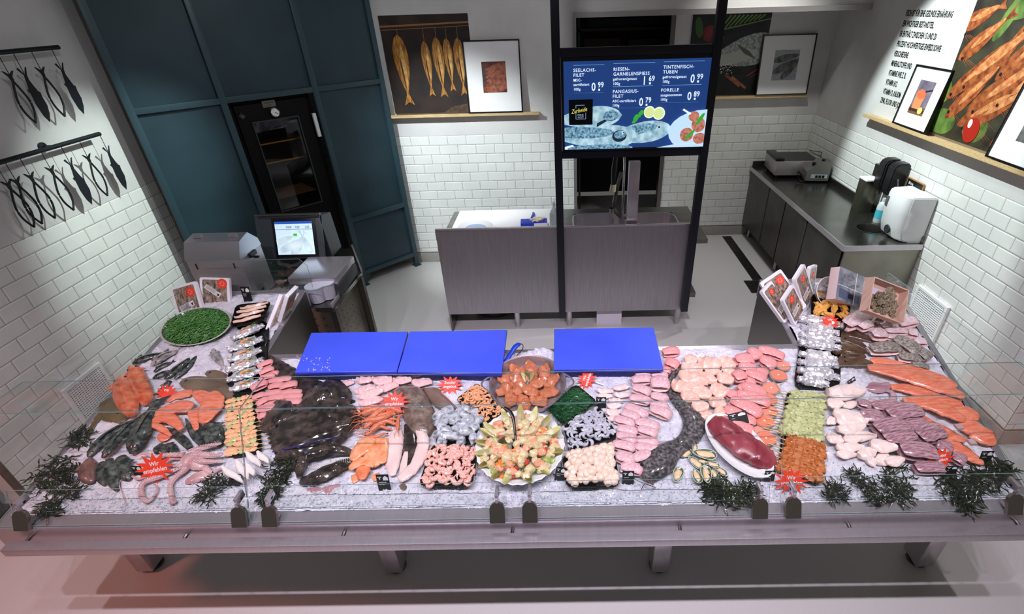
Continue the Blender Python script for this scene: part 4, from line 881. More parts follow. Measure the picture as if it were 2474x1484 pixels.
def whole_fish(name, label, cat, pts, m1, m2, cr, lift=0.0, hr=.42, tailfin=True, group=None, eye=True, belly=.0, fins=True, ws=1.0, tl=.5, wob=0):
    pts = [(q[0], q[1], q[2]*ws, *q[3:]) for q in pts]
    t = thing(name, label, cat, group=group); bm = BM(); mid = loft(bm, pts, hr, lift, cr, belly=belly, wob=wob)
    c0 = mid[0][0].copy(); bo = obj('body', bm, m1, t, mats=[m1, m2])
    if tailfin:
        p, sx, w, tg = mid[-1]; wm = max(q[2] for q in mid); b2 = BM(); fin(b2, p-BN*w*.7, tg, sx, wm*1.0, wm*1.5*tl*2); obj('tail_fin', b2, m1, t)
    if eye:
        p, sx, w, tg = mid[4]; b2 = BM()
        for sg in (-1, 1):
            q = p+sx*w*.62*sg-BN*w*hr*.35; bmesh.ops.create_icosphere(b2, subdivisions=2, radius=w*.16, matrix=Matrix.Translation(q))
        obj('eye', b2, mat('fish eye', s(20, 20, 24), .1, coat=1), t)
    if fins:
        b2 = BM(); i0, i1 = int(len(mid)*.35), int(len(mid)*.75); rows = [mid[i] for i in range(i0, i1)]
        for i in range(len(rows)-1):
            hgt = rows[i][2]*.35
            a, b = rows[i][0]-BN*.002, rows[i+1][0]-BN*.002; vs = [b2.verts.new(v) for v in (a, b, b+BN*hgt*.8+rows[i][1]*hgt, a+BN*hgt*.8+rows[i][1]*hgt)]; b2.faces.new(vs)
        obj('dorsal_fin', b2, m1, t)
        p, sx, w, tg = mid[int(len(mid)*.3)]
        b2 = BM()
        for sg in (-1, 1): fin(b2, p+sx*w*.8*sg-BN*w*hr*.7, (tg+sx*sg*.5), sx.cross(tg)+tg*.1 if False else BN.cross(tg), w*.9, w*.5, notch=.05)
        obj('side_fin', b2, m1, t)
    return t
class Proto:
    """builds unit-length things once (a few variants), then places copies"""
    def __init__(s_, make, nvar=3): s_.mk = make; s_.n = nvar; s_.v = []; s_.c = 0
    def put(s_, loc, xdir, scale, label, cat, group=None, up=BN, var=None, name=None):
        k = (s_.c if var is None else var) % s_.n; s_.c += 1
        while len(s_.v) <= k: s_.v.append(None)
        if s_.v[k] is None: o = s_.v[k] = s_.mk(k)
        else: o = copy_tree(s_.v[k])
        x = xdir.normalized(); z = (up-x*up.dot(x)).normalized(); y = z.cross(x)
        o.matrix_world = axes(loc, x, y, z) @ Matrix.Diagonal((*scale, 1)); tag(o, label, cat, group)
        return o
def lay(pr, cr, segs, label, cat, group=None, wr=.42, hz=.3, h0=0.0, stack=0.0, wm=1.0, var=None):
    """segs: (x0,y0,x1,y1[,width]) ends of each piece in crop pixels"""
    for i, q in enumerate(segs):
        a = PT(cr, q[0], q[1], h0); b = PT(cr, q[2], q[3], h0); L = (b-a).length; w = (q[4]/cr[2]*S(*conv(cr, q[:2])) if len(q) > 4 else L*wr)*wm
        lab = label[i % len(label)] if isinstance(label, list) else label
        pr.put((a+b)/2+BN*(stack*(i % 3)), b-a, (L, w, min(w, L)*hz), lab, cat, group, var=var)
def fold_maker(name, mA, mB=None, inner=None):
    def mk(k):
        r = random.Random(k*7+len(name)); bm = BM(); gap = .34+.1*r.random()
        path = [(-.46, 0, .2), (-.2, 0, .18), (.15, 0, .18), (.38, 0, .26), (.47, 0, .52), (.38, 0, .78), (.15, 0, .9), (-.2, 0, .86), (-.47+.12*r.random(), 0, .72)]
        C_ = catmull(path, 3); n = 12; rings = []
        wd = lerpl([.36, .46, .5, .5, .48, .5, .5, .46, .30+.1*r.random()], len(C_))
        for i, p in enumerate(C_):
            t = C_[min(i+1, len(C_)-1)]-C_[max(i-1, 0)]; nr = Vector((-t.z, 0, t.x)).normalized(); th = .13*(1-.3*abs(i/len(C_)-.5))
            rings.append([bm.verts.new(p+Vector((0, 1, 0))*math.cos(2*PI*a/n)*wd[i]*(1+.08*noise.noise(Vector((i*.5, a, k*5))))+nr*math.sin(2*PI*a/n)*th*(1+.3*noise.noise(Vector((i*.4, a*.8, k*3+2))))) for a in range(n)])
            for v in rings[-1]: v.co.z -= .28*(v.co.y/.5)**2*max(0, v.co.z)*.7
        for i in range(len(rings)-1):
            for a in range(n):
                f = bm.faces.new((rings[i][a], rings[i][(a+1) % n], rings[i+1][(a+1) % n], rings[i+1][a]))
                if mB and math.sin(2*PI*(a+.5)/n) > 0: f.material_index = 1
        bm.faces.new(rings[0][::-1]); bm.faces.new(rings[-1]); return obj(name, bm, mA, ang=60, mats=[mA, mB] if mB else [mA])
    return mk
def slab_maker(name, mA, thick=.16, point=.4, wob=.25, mB=None):   # flat fillet lying on the ice
    def mk(k):
        bm = BM(); n = 14; N_ = 14; rings = []
        for i in range(N_+1):
            u = i/N_; w = .5*(math.sin(PI*min(max(u, .04), .97))**.45)*(1-point*u*.6)*(1+.12*noise.noise(Vector((i*.5, k*3, 1)))); cy = .06*noise.noise(Vector((u*2, k*7, 4)))*2
            rg = []
            for a in range(n):
                an = 2*PI*a/n; c_, s_ = math.cos(an), math.sin(an); z = .5+.5*s_*(abs(1-abs(c_)**4))**.5 if s_ > 0 else .5+.45*s_
                d = wob*noise.noise(Vector((u*5, c_*1.5, k*9)))
                rg.append(bm.verts.new((u-.5, cy+c_*w, max(0, z*(1+d)))))
            rings.append(rg)
        for i in range(N_):
            for a in range(n):
                f = bm.faces.new((rings[i][a], rings[i][(a+1) % n], rings[i+1][(a+1) % n], rings[i+1][a]))
                if mB and math.sin(2*PI*(a+.5)/n) < .15: f.material_index = 1
        bm.faces.new(rings[0][::-1]); bm.faces.new(rings[-1]); return obj(name, bm, mA, ang=60, mats=[mA, mB] if mB else [mA])
    return mk
def tray(name, label, cr, quad, h=.035, base=.0, m=None, cat='tray', wall=.006):
    """open tray whose rim corners are seen at the picture points"""
    Q = [PT(cr, x, y, base+h) for x, y in quad]; c = sum(Q, Vector())/4
    def ringp(f, dz):
        out = []
        for i in range(4):
            p = Q[i]; a, b = Q[i-1], Q[(i+1) % 4]; e = .14
            for v in (p+(a-p)*e, p+(a-p)*e*.3+(b-p)*e*.3, p+(b-p)*e): out.append(c+(v-c)*f+BN*dz)
        return out
    bm = BM(); R_ = []
    for f, dz in ((.88, -h), (1.0, -.004), (1.04, -.001), (1.04, .002), (.98, .002), (.955, -.004), (.86, -h+.004)): R_.append([bm.verts.new(v) for v in ringp(f, dz)])
    for i in range(len(R_)-1):
        for k in range(12): bm.faces.new((R_[i][k], R_[i][(k+1) % 12], R_[i+1][(k+1) % 12], R_[i+1][k]))
    bm.faces.new(R_[0][::-1]); bm.faces.new(R_[-1]); o = obj(name, bm, m or mat('black tray plastic', s(18, 19, 20), .22), ang=30); tag(o, label, cat)
    return Q, c
def pile(pr, Q, n, size, label, cat, group, dome=.03, base=-.02, f=.86, seed=1, flatness=.4, zs=1, name=None):
    r = random.Random(seed); pts = []; tries = 0; d = math.sqrt(((Q[1]-Q[0]).length*(Q[3]-Q[0]).length)/n)*.78
    while len(pts) < n and tries < 6000:
        tries += 1; u, v = r.random(), r.random()
        if tries % 800 == 0: d *= .85
        p = (Q[0]*(1-u)+Q[1]*u)*(1-v)+(Q[3]*(1-u)+Q[2]*u)*v; c = sum(Q, Vector())/4; p = c+(p-c)*f
        if all((p-q[0]).length > d for q in pts): pts.append((p, u, v))
    for p, u, v in pts:
        hh = base+dome*(1-(2*u-1)**2)**.6*(1-(2*v-1)**2)**.6; a = r.uniform(0, 2*PI)
        x = Vector((math.cos(a), math.sin(a), 0)); up = (BN+Vector((r.uniform(-1, 1), r.uniform(-1, 1), 0))*flatness).normalized()
        sc_ = size*r.uniform(.85, 1.15); pr.put(p+BN*(hh+r.uniform(0, .006)), x-up*x.dot(up), (sc_, sc_, sc_*zs), label, cat, group, up=up)
def card(label, px, py, wpx, hpx, text=None, m=TAGM, lean=.15, rot=0, lift=.0, name='price_card'):
    """small upright card standing in the ice, (px,py) = foot of the card"""
    P = bed(px, py, lift); k = S(px, py)*.93; w, h = wpx*k, hpx*k*1.05; up = Vector((0, lean, 1)).normalized(); x = Vector((math.cos(rot), math.sin(rot)*.6, math.sin(rot)*.8)).normalized()
    x = (x-up*x.dot(up)*0).normalized(); n_ = x.cross(up).normalized(); up2 = n_.cross(x)
    t = thing(name, label, 'price card'); M = axes(P, x, up2, n_)
    bm = BM(); box(bm, (-w/2, -.01, -.0008), (w/2, h, .0008), M); obj('card', bm, m, t)
    bm = BM(); e = .001
    box(bm, (-w*.42, h*.82, e), (-w*.1, h*.86, .0012), M); box(bm, (-w*.3, h*.68, e), (-w*.2, h*.78, .0012), M)
    prism(bm, [(w*.02, h*.62), (w*.42, h*.62), (w*.42, h*.8), (w*.22, h*.92), (w*.02, h*.8)], e, .0012, M)
    obj('crest_and_price_box', bm, PAPER, t)
    for j, tx in enumerate(text or ()): tmesh(tx, h*.105, PAPER, t, 'card_text', M @ Matrix.Translation((-w*.36, h*(.46-.13*j), .0012)), sx=.8, depth=.0002)
    return t
def star(label, px, py, rpx, text, squash=.62, rot=0, lift=.03, tilt=.9, size=None):
    """red star burst card, (px,py) its centre"""
    P = bed(px, py, lift); R = rpx*S(px, py); up = Vector((0, math.cos(tilt), math.sin(tilt))); x = Vector((1, 0, 0)); n_ = x.cross(up)
    M = axes(P, x, up, n_) @ Matrix.Rotation(rot, 4, 'Z'); t = thing('star_card', label, 'sign'); bm = BM(); r = random.Random(int(px))
    pts = []
    for k in range(24):
        a = 2*PI*k/24; rr = R*(1+.1*r.random() if k % 2 == 0 else .56); pts.append((rr*math.cos(a)*1.12, rr*math.sin(a)*.85))
    prism(bm, pts, -.0008, .0008, M); obj('burst', bm, RED, t)
    bm = BM(); box(bm, (-.003, -R*.8-.05, -.003), (.003, -R*.4, -.001), M); obj('stick', bm, WHITE, t)
    for j, tx in enumerate(text): tmesh(tx, R*.34, PAPER, t, 'star_text', M @ Matrix.Translation((0, R*(.12-.34*j), .001)), sx=.95, align='CENTER', offset=.0004, depth=.0002)
    return t
def panel3(quadpx, y0, lean, th, flip=1):          # slab standing in the ice: corners TL TR BR BL in photo pixels
    TL, TR, BR, BL = quadpx; y0 = y0 if isinstance(y0, tuple) else (y0, y0)
    a = at(*BL, 'y', y0[0]); b = at(*BR, 'y', y0[1]); c = at(*TR, 'y', y0[1]+lean); d = at(*TL, 'y', y0[0]+lean)
    x = (b-a); y = (d-a); return axes(a, x.normalized(), (y-x*(x.dot(y)/x.dot(x))).normalized(), x.cross(y).normalized()), x.length, y.length
# ------------------------------------------------------------------ food materials
FK = dict(coat=.35)
def fm(n, a, b, sc_=22, r=.36, **k): k.setdefault('coat', .35); return mat(n, s(*a), r, 0, s(*b), sc_, **k)
M_PINK = fm('pink fillet', (226, 138, 142), (240, 176, 172), 16, bump=.25, bscale=60, sss=.15)
M_PALE = fm('pale pink fillet', (240, 186, 186), (246, 214, 210), 14, bump=.3, bscale=50, sss=.15)
M_SKIN = fm('pink skin', (222, 160, 172), (240, 204, 206), 9, bump=.2, bscale=90, sss=.1)
M_PEACH = fm('peach fillet', (240, 182, 164), (246, 206, 190), 8, sss=.2)
M_ROSE = fm('rose fillet', (226, 134, 134), (240, 170, 168), 30, bump=.15, stretch=(1, .25, 1), detail=5)
M_SALM = fm('salmon flesh', (222, 108, 78), (238, 150, 120), 60, bump=.2, bscale=120, r=.3, detail=6, stretch=(.35, 1.6, 1))
M_SALML = fm('salmon pale edge', (240, 186, 164), (236, 150, 120), 30)
M_SMOK = fm('smoked salmon', (232, 136, 86), (240, 174, 134), 30, bump=.2, detail=6, r=.25)
M_WHT = fm('white fish flesh', (240, 216, 208), (232, 198, 194), 24, bump=.2, detail=5, stretch=(1, .4, 1))
M_SQW = fm('white squid', (244, 214, 206), (246, 228, 222), 6, sss=.2)
M_SQR = fm('violet squid skin', (142, 92, 108), (202, 164, 172), 5, detail=8, r=.18, coat=.9, stretch=(1, 2.5, 1), bump=.1, bscale=12)
M_DKG = fm('dark green fish skin', (32, 40, 40), (112, 120, 114), 34, r=.14, coat=1, bump=.3, bscale=150, detail=6, lo=.42, hi=.75)
M_SILV = fm('silver fish skin', (112, 110, 110), (186, 180, 178), 26, r=.2, coat=.8, bump=.2, bscale=140)
M_OLIV = fm('olive belly', (86, 84, 60), (116, 106, 84), 9, r=.18, coat=1)
M_BRWN = fm('brown sole skin', (62, 44, 32), (96, 74, 56), 16, r=.2, coat=.8, bump=.2, bscale=120)
M_PLAI = fm('plaice skin', (92, 76, 62), (124, 106, 88), 10, bump=.2, bscale=160)
M_RED = fm('redfish skin', (196, 78, 42), (222, 138, 96), 24, detail=6, r=.25, coat=.8, bump=.2, bscale=120)
M_MONK = fm('monkfish skin', (40, 32, 32), (116, 100, 92), 22, r=.1, coat=1, bump=2.2, bscale=120, detail=8, lo=.4, hi=.72)
M_CAT = fm('catfish skin', (52, 49, 52), (132, 126, 126), 70, r=.16, coat=1, bump=.9, bscale=90, detail=8, lo=.42, hi=.72)
M_RAY = fm('ray skin', (92, 74, 66), (146, 124, 112), 30, detail=6, r=.2, coat=.8, bump=.2, bscale=120)
M_OCT = fm('octopus skin', (186, 140, 146), (222, 184, 182), 16, r=.25, coat=.7, bump=.2, bscale=90)
M_OCTS = fm('sucker', (226, 198, 200), (206, 168, 176), 60, r=.3)
M_FOIL = mat('aluminium foil', s(250, 249, 254), .2, .62, bump=.12, bscale=30, detail=4, coat=.6)
M_TUNA = fm('tuna flesh', (128, 42, 54), (160, 72, 82), 18, detail=6, stretch=(1, .3, 1), r=.28, bump=.1, bscale=30)
M_CAR = fm('carrot orange', (232, 126, 46), (240, 150, 70), 20)
M_HERB = fm('green herb', (52, 92, 36), (92, 132, 58), 40, r=.5, coat=.1)
M_WEED = fm('black green kelp', (16, 22, 14), (40, 46, 26), 14, r=.25, coat=.5)
M_MARI = fm('marinated orange fish', (176, 82, 44), (232, 152, 110), 34, detail=6, bump=.35, bscale=50, r=.22, coat=.8)
M_SHRO = fm('orange shrimp', (232, 150, 96), (246, 190, 146), 30, sss=.1)
M_SHRP = fm('pink prawn', (236, 150, 132), (250, 214, 202), 8, sss=.15)
M_SHRG = fm('raw grey prawn', (176, 176, 188), (214, 212, 222), 20, sss=.2)
M_SCAL = fm('scallop', (244, 206, 182), (248, 226, 210), 10, sss=.25)
M_STICK = mat('wooden stick', s(226, 196, 140), .6, 0, s(206, 170, 112), 30)
WEED_RND = random.Random(5)
def seaweed(label, spots, n, size=.06, name='seaweed'):
    r = WEED_RND; bm = BM()
    for px, py, rad in spots:
        for k in range(n):
            a = r.uniform(0, 2*PI); d = rad*math.sqrt(r.random()); P = bed(px+d*math.cos(a), py+d*.8*math.sin(a), .004+.02*r.random()); th = r.uniform(0, 2*PI); pts = [P]
            for q in range(5):
                th += r.uniform(-.8, .8); P = P+Vector((math.cos(th), math.sin(th), TILT*math.sin(th)))*size*.25+BN*r.uniform(-.006, .007); h_ = (P.z-bedz(P.y))
                if h_ < .003: P.z += .003-h_
                pts.append(P)
            tube(bm, catmull(pts, 2), [v*size*.05 for v in lerpl([1, 1.6, 1.3, 1.8, .5], 11)], 5, flat=.3)
    return tag(obj(name, bm, M_WEED, ang=50), label, 'seaweed', kind='stuff')
def herb_spray(bm, P, n, size, r, mi=0):
    for k in range(n):
        a = r.uniform(0, 2*PI); q = P+Vector((r.uniform(-1, 1), r.uniform(-1, 1), 0))*size*.6; e = q+Vector((math.cos(a), math.sin(a), .4*r.random()+TILT*math.sin(a)))*size
        tube(bm, [q, (q+e)/2+BN*size*.15, e], [size*.05, size*.045, size*.015], 4)

# ================================================================== left wing
C3 = (260, 820, 4.948); C4 = (180, 1000, 4.948); C5 = (600, 840, 3.906)
# samphire bowl
P = bed(476, 790, .045); tb = thing('samphire_bowl', 'big shallow green oval bowl heaped with samphire on the left ice', 'bowl', P, (.32, .05, .18))
bm = BM(); lathe(bm, [(0, 0), (.15, .004), (.2, .03), (.235, .06), (.243, .062), (.24, .068), (.228, .06), (.19, .035), (.14, .012), (0, .01)], 40, Matrix.Translation((0, 0, -.04)) @ Matrix.Scale(.8, 4), sx=1.0, sy=.78)
obj('bowl_wall', bm, mat('green enamel', s(66, 88, 66), .25, coat=.6), tb); bm = BM(); lathe(bm, [(.236, .061), (.247, .064), (.24, .07), (.232, .064), (.236, .061)], 40, Matrix.Translation((0, 0, -.04)) @ Matrix.Scale(.8, 4), sy=.78); obj('bowl_rim', bm, mat('cream rim', s(186, 186, 176), .3), tb)
bm = BM(); r = random.Random(11); MB_ = Matrix.Translation(P) @ Euler((.32, .05, .18)).to_matrix().to_4x4()
for k in range(1500):
    a = r.uniform(0, 2*PI); d = math.sqrt(r.random())*.165; q = Vector((d*math.cos(a), d*.76*math.sin(a), .004+.03*(1-(d/.17)**2)*r.random())); th = r.uniform(0, 2*PI); pts = [MB_ @ q]
    for j in range(3): th += r.uniform(-.7, .7); q = q+Vector((math.cos(th)*.014, math.sin(th)*.014, r.uniform(-.004, .005))); pts.append(MB_ @ q)
    tube(bm, pts, .0017, 4)
tag(obj('samphire', bm, mat('samphire green', s(84, 150, 60), .35, 0, s(44, 100, 40), 60), ang=80), 'tangled bright green samphire heaped in the big green bowl', 'samphire', kind='stuff')
# vacuum packs
M_PACKF = mat('packed fish', s(176, 156, 140), .15, 0, s(92, 72, 60), 70, stretch=(1, 1, .16), coat=.8, detail=4); M_PACKL = mat('packed pale fish', s(216, 198, 170), .15, 0, s(160, 134, 106), 80, stretch=(1, 1, .16), coat=.8, detail=4)
FOAMW = mat('white foam tray', s(244, 240, 246), .4)
def solve(px, P, D, key):
    d = ray(*px).normalized(); q = P-CAMLOC; b = d.dot(q); disc = b*b-(q.dot(q)-D*D); r_ = math.sqrt(max(disc, 0)); return max((CAMLOC+d*(b+r_), CAMLOC+d*(b-r_)), key=key)
def panel4(quad, W, H):
    BL = bed(*quad[3]); BR = solve(quad[2], BL, W, lambda v: v.y); TL = solve(quad[0], BL, H, lambda v: v.z); x = BR-BL; y = TL-BL; xl = x.length; x.normalize(); yl = y.length; y = (y-x*x.dot(y)).normalized()
    return axes(BL, x, y, x.cross(y)), xl, yl
def pack(label, quad, y0, lean, fish=M_PACKF, st=(.72, .72), lb=(.45, .33, .15)):
    M, w, h = panel4(quad, *y0) if lean is None else panel3(quad, y0, lean, .02); t = thing('vacuum_pack', label, 'fish pack')
    bm = BM(); prism(bm, rrect(0, 0, w, h, .012, 3), -.022, 0, M); obj('foam_tray', bm, FOAMW, t)
    bm = BM(); prism(bm, rrect(w*.09, h*.07, w*.91, h*.93, .01, 3), -.002, .0012, M); obj('fish_filling', bm, fish, t)
    R = min(w, h)*.17; bm = BM(); prism(bm, oval(w*st[0], h*st[1], R, R, n=24), .001, .0018, M); k = obj('round_sticker', bm, RED, t)
    bm = BM()
    for a in range(8): box(bm, (R*.25, -.0007, 0), (R*.6, .0007, .0004), M @ Matrix.Translation((w*st[0], h*st[1], .0018)) @ Matrix.Rotation(a*PI/4, 4, 'Z'))
    obj('sticker_rays', bm, PAPER, k)
    ML = M @ Matrix.Translation((w*lb[0], h*lb[1], .0012)) @ Matrix.Rotation(lb[2], 4, 'Z'); bm = BM(); box(bm, (-w*.28, -h*.08, 0), (w*.3, h*.08, .0006), ML); l_ = obj('label', bm, PAPER, t)
    bm = BM()
    for q in range(5): box(bm, (-w*.25, h*(.05-.025*q), .0006), (w*(.1 if q % 2 else .2), h*(.06-.025*q), .0008), ML)
    box(bm, (w*.2, -h*.05, .0006), (w*.27, h*.03, .0008), ML); obj('label_print', bm, DGREY, l_)
pack('fish pack leaning at the far left behind the samphire bowl', ((395, 704), (472, 681), (492, 755), (432, 772)), 2.84, .1)
pack('fish pack with slanted label standing behind the samphire bowl, right of another', ((491, 671), (563, 681), (557, 742), (486, 740)), 2.9, .08, st=(.76, .8), lb=(.42, .55, -.6))
pack('pale narrow fish pack beside the wing edge, the front of two', ((662, 711), (699, 711), (671, 806), (648, 800)), (.11, .24), None, M_PACKL, st=(.78, .85), lb=(.45, .5, 0))
pack('narrow fish pack tilted against the wing edge behind a pale one', ((703, 712), (722, 685), (703, 755), (678, 782)), (.13, .23), None, M_PACKL, st=(.6, .5), lb=(.45, .2, 0))
# tray of white fillets
Q, c = tray('black_tray', 'small black tray of pale fillet strips behind the foil parcels', (0, 0, 1), [(571, 738), (654, 729), (634, 778), (557, 792)], .03, .02)
pr = Proto(slab_maker('pale_strip', fm('pale strip', (226, 178, 150), (240, 214, 196), 14), point=.2, wob=.5), 2)
lay(pr, (0, 0, 1), [(565, 782, 632, 765, 13), (568, 770, 640, 752, 13), (574, 758, 645, 743, 13), (582, 748, 650, 734, 12)], 'pale fillet strip lying in the small black tray', 'fish fillet', 'pale fillet strips in the small black tray', h0=.042, hz=.5)
card('black price card standing behind the tray of pale fillet strips', 600, 727, 22, 36, ('Matjes', 'frisch'))
# foil parcels with salmon
def foil_maker(k):
    t = bpy.data.objects.new('foil_parcel', None); COL.objects.link(t); bm = BM(); r = random.Random(k)
    n, N_ = 26, 30; rings = []
    for i in range(N_+1):
        u = i/N_; w = .5*(.94 if .17 < u < .83 else .3+.25*abs(math.sin(u*40))); rg = []
        for a in range(n):
            an = 2*PI*a/n; d = 1+.16*noise.noise(Vector((u*12, math.cos(an)*2.5, math.sin(an)*2.5+k*4))); z = .55+.55*math.sin(an); rg.append(bm.verts.new((u-.5, math.cos(an)*w*d, max(0, z*(.3+w*1.4)*d))))
        rings.append(rg)
    for i in range(N_):
        for a in range(n): bm.faces.new((rings[i][a], rings[i][(a+1) % n], rings[i+1][(a+1) % n], rings[i+1][a]))
    bm.faces.new(rings[0][::-1]); bm.faces.new(rings[-1])
    for v in bm.verts: v.co += Vector((noise.noise(v.co*16), noise.noise(v.co*14+Vector((9, 0, 0))), noise.noise(v.co*14+Vector((0, 9, 0)))))*.06
    obj('foil', bm, M_FOIL, t, ang=26); return t
def foil_open(k):
    t = foil_maker(k+20); r = random.Random(k)
    bm = BM(); blob(bm, (.05, 0, .93), (.22, .2, .22), k, .3, 3); obj('salmon_filling', bm, fm('parcel salmon', (236, 136, 84), (248, 182, 140), 30), t)
    bm = BM()
    for q in range(10): a = r.uniform(-.8, .8); x = r.uniform(-.2, .2); y = r.uniform(-.15, .15); tube(bm, [(x, y, 1.14), (x+.12*math.cos(a), y+.3*math.sin(a), 1.2), (x+.22*math.cos(a), y+.5*math.sin(a), 1.1)], .012, 4)
    obj('herbs', bm, M_HERB, t); return t
Q, c = tray('black_tray', 'long black tray under the open foil parcels on the left wing', (0, 0, 1), [(575, 788), (650, 780), (640, 950), (545, 950)], .012, .0)
pr = Proto(foil_open, 3)
lay(pr, (0, 0, 1), [(562, 824, 638, 789, 34), (552, 850, 636, 822, 34), (553, 876, 633, 848, 34), (548, 900, 638, 872, 34), (550, 922, 636, 897, 32), (556, 946, 628, 924, 30)],
    ['open foil parcel of salmon and herbs, topmost on the left wing', 'open foil parcel of salmon and herbs, second from top of the left row', 'open foil parcel of salmon and herbs, third from top of the left row', 'open foil parcel of salmon and herbs, fourth from top of the left row', 'open foil parcel of salmon and herbs, fifth from top of the left row', 'open foil parcel of salmon and herbs just above the skewers'], 'foil parcel', 'open foil parcels in the left row', hz=.42, h0=.012)
# whole fish cluster
whole_fish('trout', 'dark trout at the wall end of the left ice, head above the redfish', 'fish', [(300, 298, 24), (380, 265, 70), (500, 225, 78), (600, 195, 52), (665, 170, 22)], M_DKG, M_SILV, C3, ws=1.5)
whole_fish('trout', 'silver grey trout lying beside the dark trout below the samphire bowl', 'fish', [(535, 325, 30), (600, 280, 80), (700, 215, 84), (790, 175, 54), (850, 145, 22)], M_SILV, M_SILV, C3, .004, ws=1.5)
whole_fish('mackerel', 'short dark mackerel just under the silver grey trout', 'fish', [(560, 395, 20), (620, 350, 48), (700, 310, 48), (765, 278, 18)], M_DKG, M_SILV, C3, ws=1.5)
whole_fish('mackerel', 'dark mackerel right above the star card among the left fish', 'fish', [(545, 465, 22), (590, 455, 52), (670, 415, 52), (740, 385, 20)], M_DKG, M_SILV, C3, ws=1.5)
whole_fish('mackerel', 'long dark green mackerel, left of a parallel pair on the left wing', 'fish', [(690, 490, 24), (760, 435, 66), (870, 345, 70), (970, 255, 40), (1010, 215, 16)], M_DKG, M_OLIV, C3, .004, ws=1.5)
whole_fish('mackerel', 'long dark green mackerel, right of a parallel pair on the left wing', 'fish', [(810, 485, 24), (880, 425, 60), (970, 330, 62), (1050, 235, 34), (1080, 200, 14)], M_DKG, M_OLIV, C3, .004, ws=1.5)
whole_fish('bream', 'small grey bream alone on the ice left of the foil parcels', 'fish', [(1262, 125, 40), (1285, 190, 92), (1335, 260, 80), (1375, 320, 30)], M_SILV, M_SILV, C3)
whole_fish('mackerel', 'mackerel pointing at the small red star card, tail downwards', 'fish', [(740, 510, 46), (700, 560, 50), (640, 600, 30), (600, 640, 14)], M_DKG, M_SILV, C3, ws=1.5)
whole_fish('redfish', 'orange red redfish standing behind another redfish on the left', 'fish', [(300, 350, 70), (345, 420, 150), (400, 560, 190), (470, 700, 170), (500, 790, 110)], M_RED, M_PALE, C3, .012, tailfin=False, belly=-.2)
whole_fish('redfish', 'front orange red redfish with pale belly at the left wall side', 'fish', [(200, 470, 80), (205, 560, 190), (240, 700, 230), (290, 830, 200), (330, 930, 110)], M_RED, M_PALE, C3, .014, tailfin=False, belly=.1)
def flatfish(label, pts, m, cr, lift=0, hr=.14, name='flatfish', group=None, tail=True):
    t = thing(name, label, 'fish', group=group); bm = BM(); mid = loft(bm, pts, hr, lift, cr, belly=-.2, power=.8); obj('body', bm, m, t, mats=[m, M_WHT])
    p, sx, w, tg = mid[4]; b2 = BM()
    for d in (-.1, .12): bmesh.ops.create_icosphere(b2, subdivisions=2, radius=.005, matrix=Matrix.Translation(p+sx*w*d))
    obj('eye', b2, MATS.get('fish eye'), t)
    b2 = BM(); rows = mid[3:-2]
    for sg in (-1, 1):
        vs = [(b2.verts.new(q[0]+q[1]*q[2]*.8*sg-BN*q[2]*hr*.9), b2.verts.new(q[0]+q[1]*q[2]*1.13*sg-BN*q[2]*hr*1.7)) for q in rows]
        for i in range(len(vs)-1): b2.faces.new((vs[i][0], vs[i+1][0], vs[i+1][1], vs[i][1]))
    obj('fin_fringe', b2, m, t); return t
flatfish('plaice with brown skin, the smaller one half under another plaice', [(1180, 400, 60), (1250, 410, 105), (1350, 455, 120), (1450, 520, 70)], M_PLAI, C3)
flatfish('large brown plaice behind the salmon fillets on the left wing', [(900, 520, 90), (990, 530, 170), (1130, 560, 210), (1300, 620, 210), (1430, 700, 150), (1500, 760, 60)], M_PLAI, C3, .012)
CR2 = (40, 830, 3.374)
flatfish('olive brown flatfish with a long tail beside the front redfish', [(870, 640, 60), (840, 560, 200), (780, 500, 190), (730, 500, 100), (700, 560, 50), (640, 650, 46), (575, 760, 30)], fm('olive skin', (74, 66, 40), (112, 96, 66), 8), CR2, .002, hr=.13)
star('small red star card half sunk between the mackerel and salmon', 402, 949, 24, ('Wir',), lift=.02, tilt=.8)
# salmon fillets
def fillet(label, pts, m1, cr, lift, m2=M_SALML, hr=.16, wob=.10, name='salmon_fillet', cat='fish fillet', group=None, k=5):
    bm = BM(); loft(bm, pts, hr, lift, cr, belly=-.05, wob=wob, power=.7, k=k); return tag(obj(name, bm, m1, ang=60, mats=[m1, m2]), label, cat, group)
fillet('salmon fillet lying flat at the upper left of the left salmon heap', [(730, 760, 60), (850, 690, 130), (1010, 660, 120)], M_SALM, C3, .01)
fillet('wide salmon fillet in the middle of the left salmon heap', [(600, 950, 120), (740, 890, 170), (900, 850, 190), (1020, 860, 150)], M_SALM, C3, .026)
fillet('salmon fillet at the top right of the left salmon heap', [(1060, 640, 100), (1150, 680, 180), (1230, 760, 180), (1240, 830, 120)], M_SALM, C3, .012)
fillet('large salmon fillet on the right of the left salmon heap', [(1250, 700, 150), (1290, 800, 260), (1250, 920, 250), (1190, 1040, 110)], M_SALM, C3, .03)
fillet('folded salmon fillet curling over the dark trout', [(800, 1200, 30), (680, 1110, 80), (560, 1060, 60), (640, 1010, 110), (800, 1000, 130), (920, 1120, 70)], M_SALM, C3, .03, hr=.3)
fillet('small salmon piece sticking out under the left salmon heap', [(640, 1150, 60), (690, 1200, 100), (760, 1180, 60)], M_SALM, C3, .012)
fillet('narrow salmon piece hanging between the dark trout', [(1050, 880, 120), (1060, 980, 100), (1090, 1110, 50)], M_SALM, C3, .02)
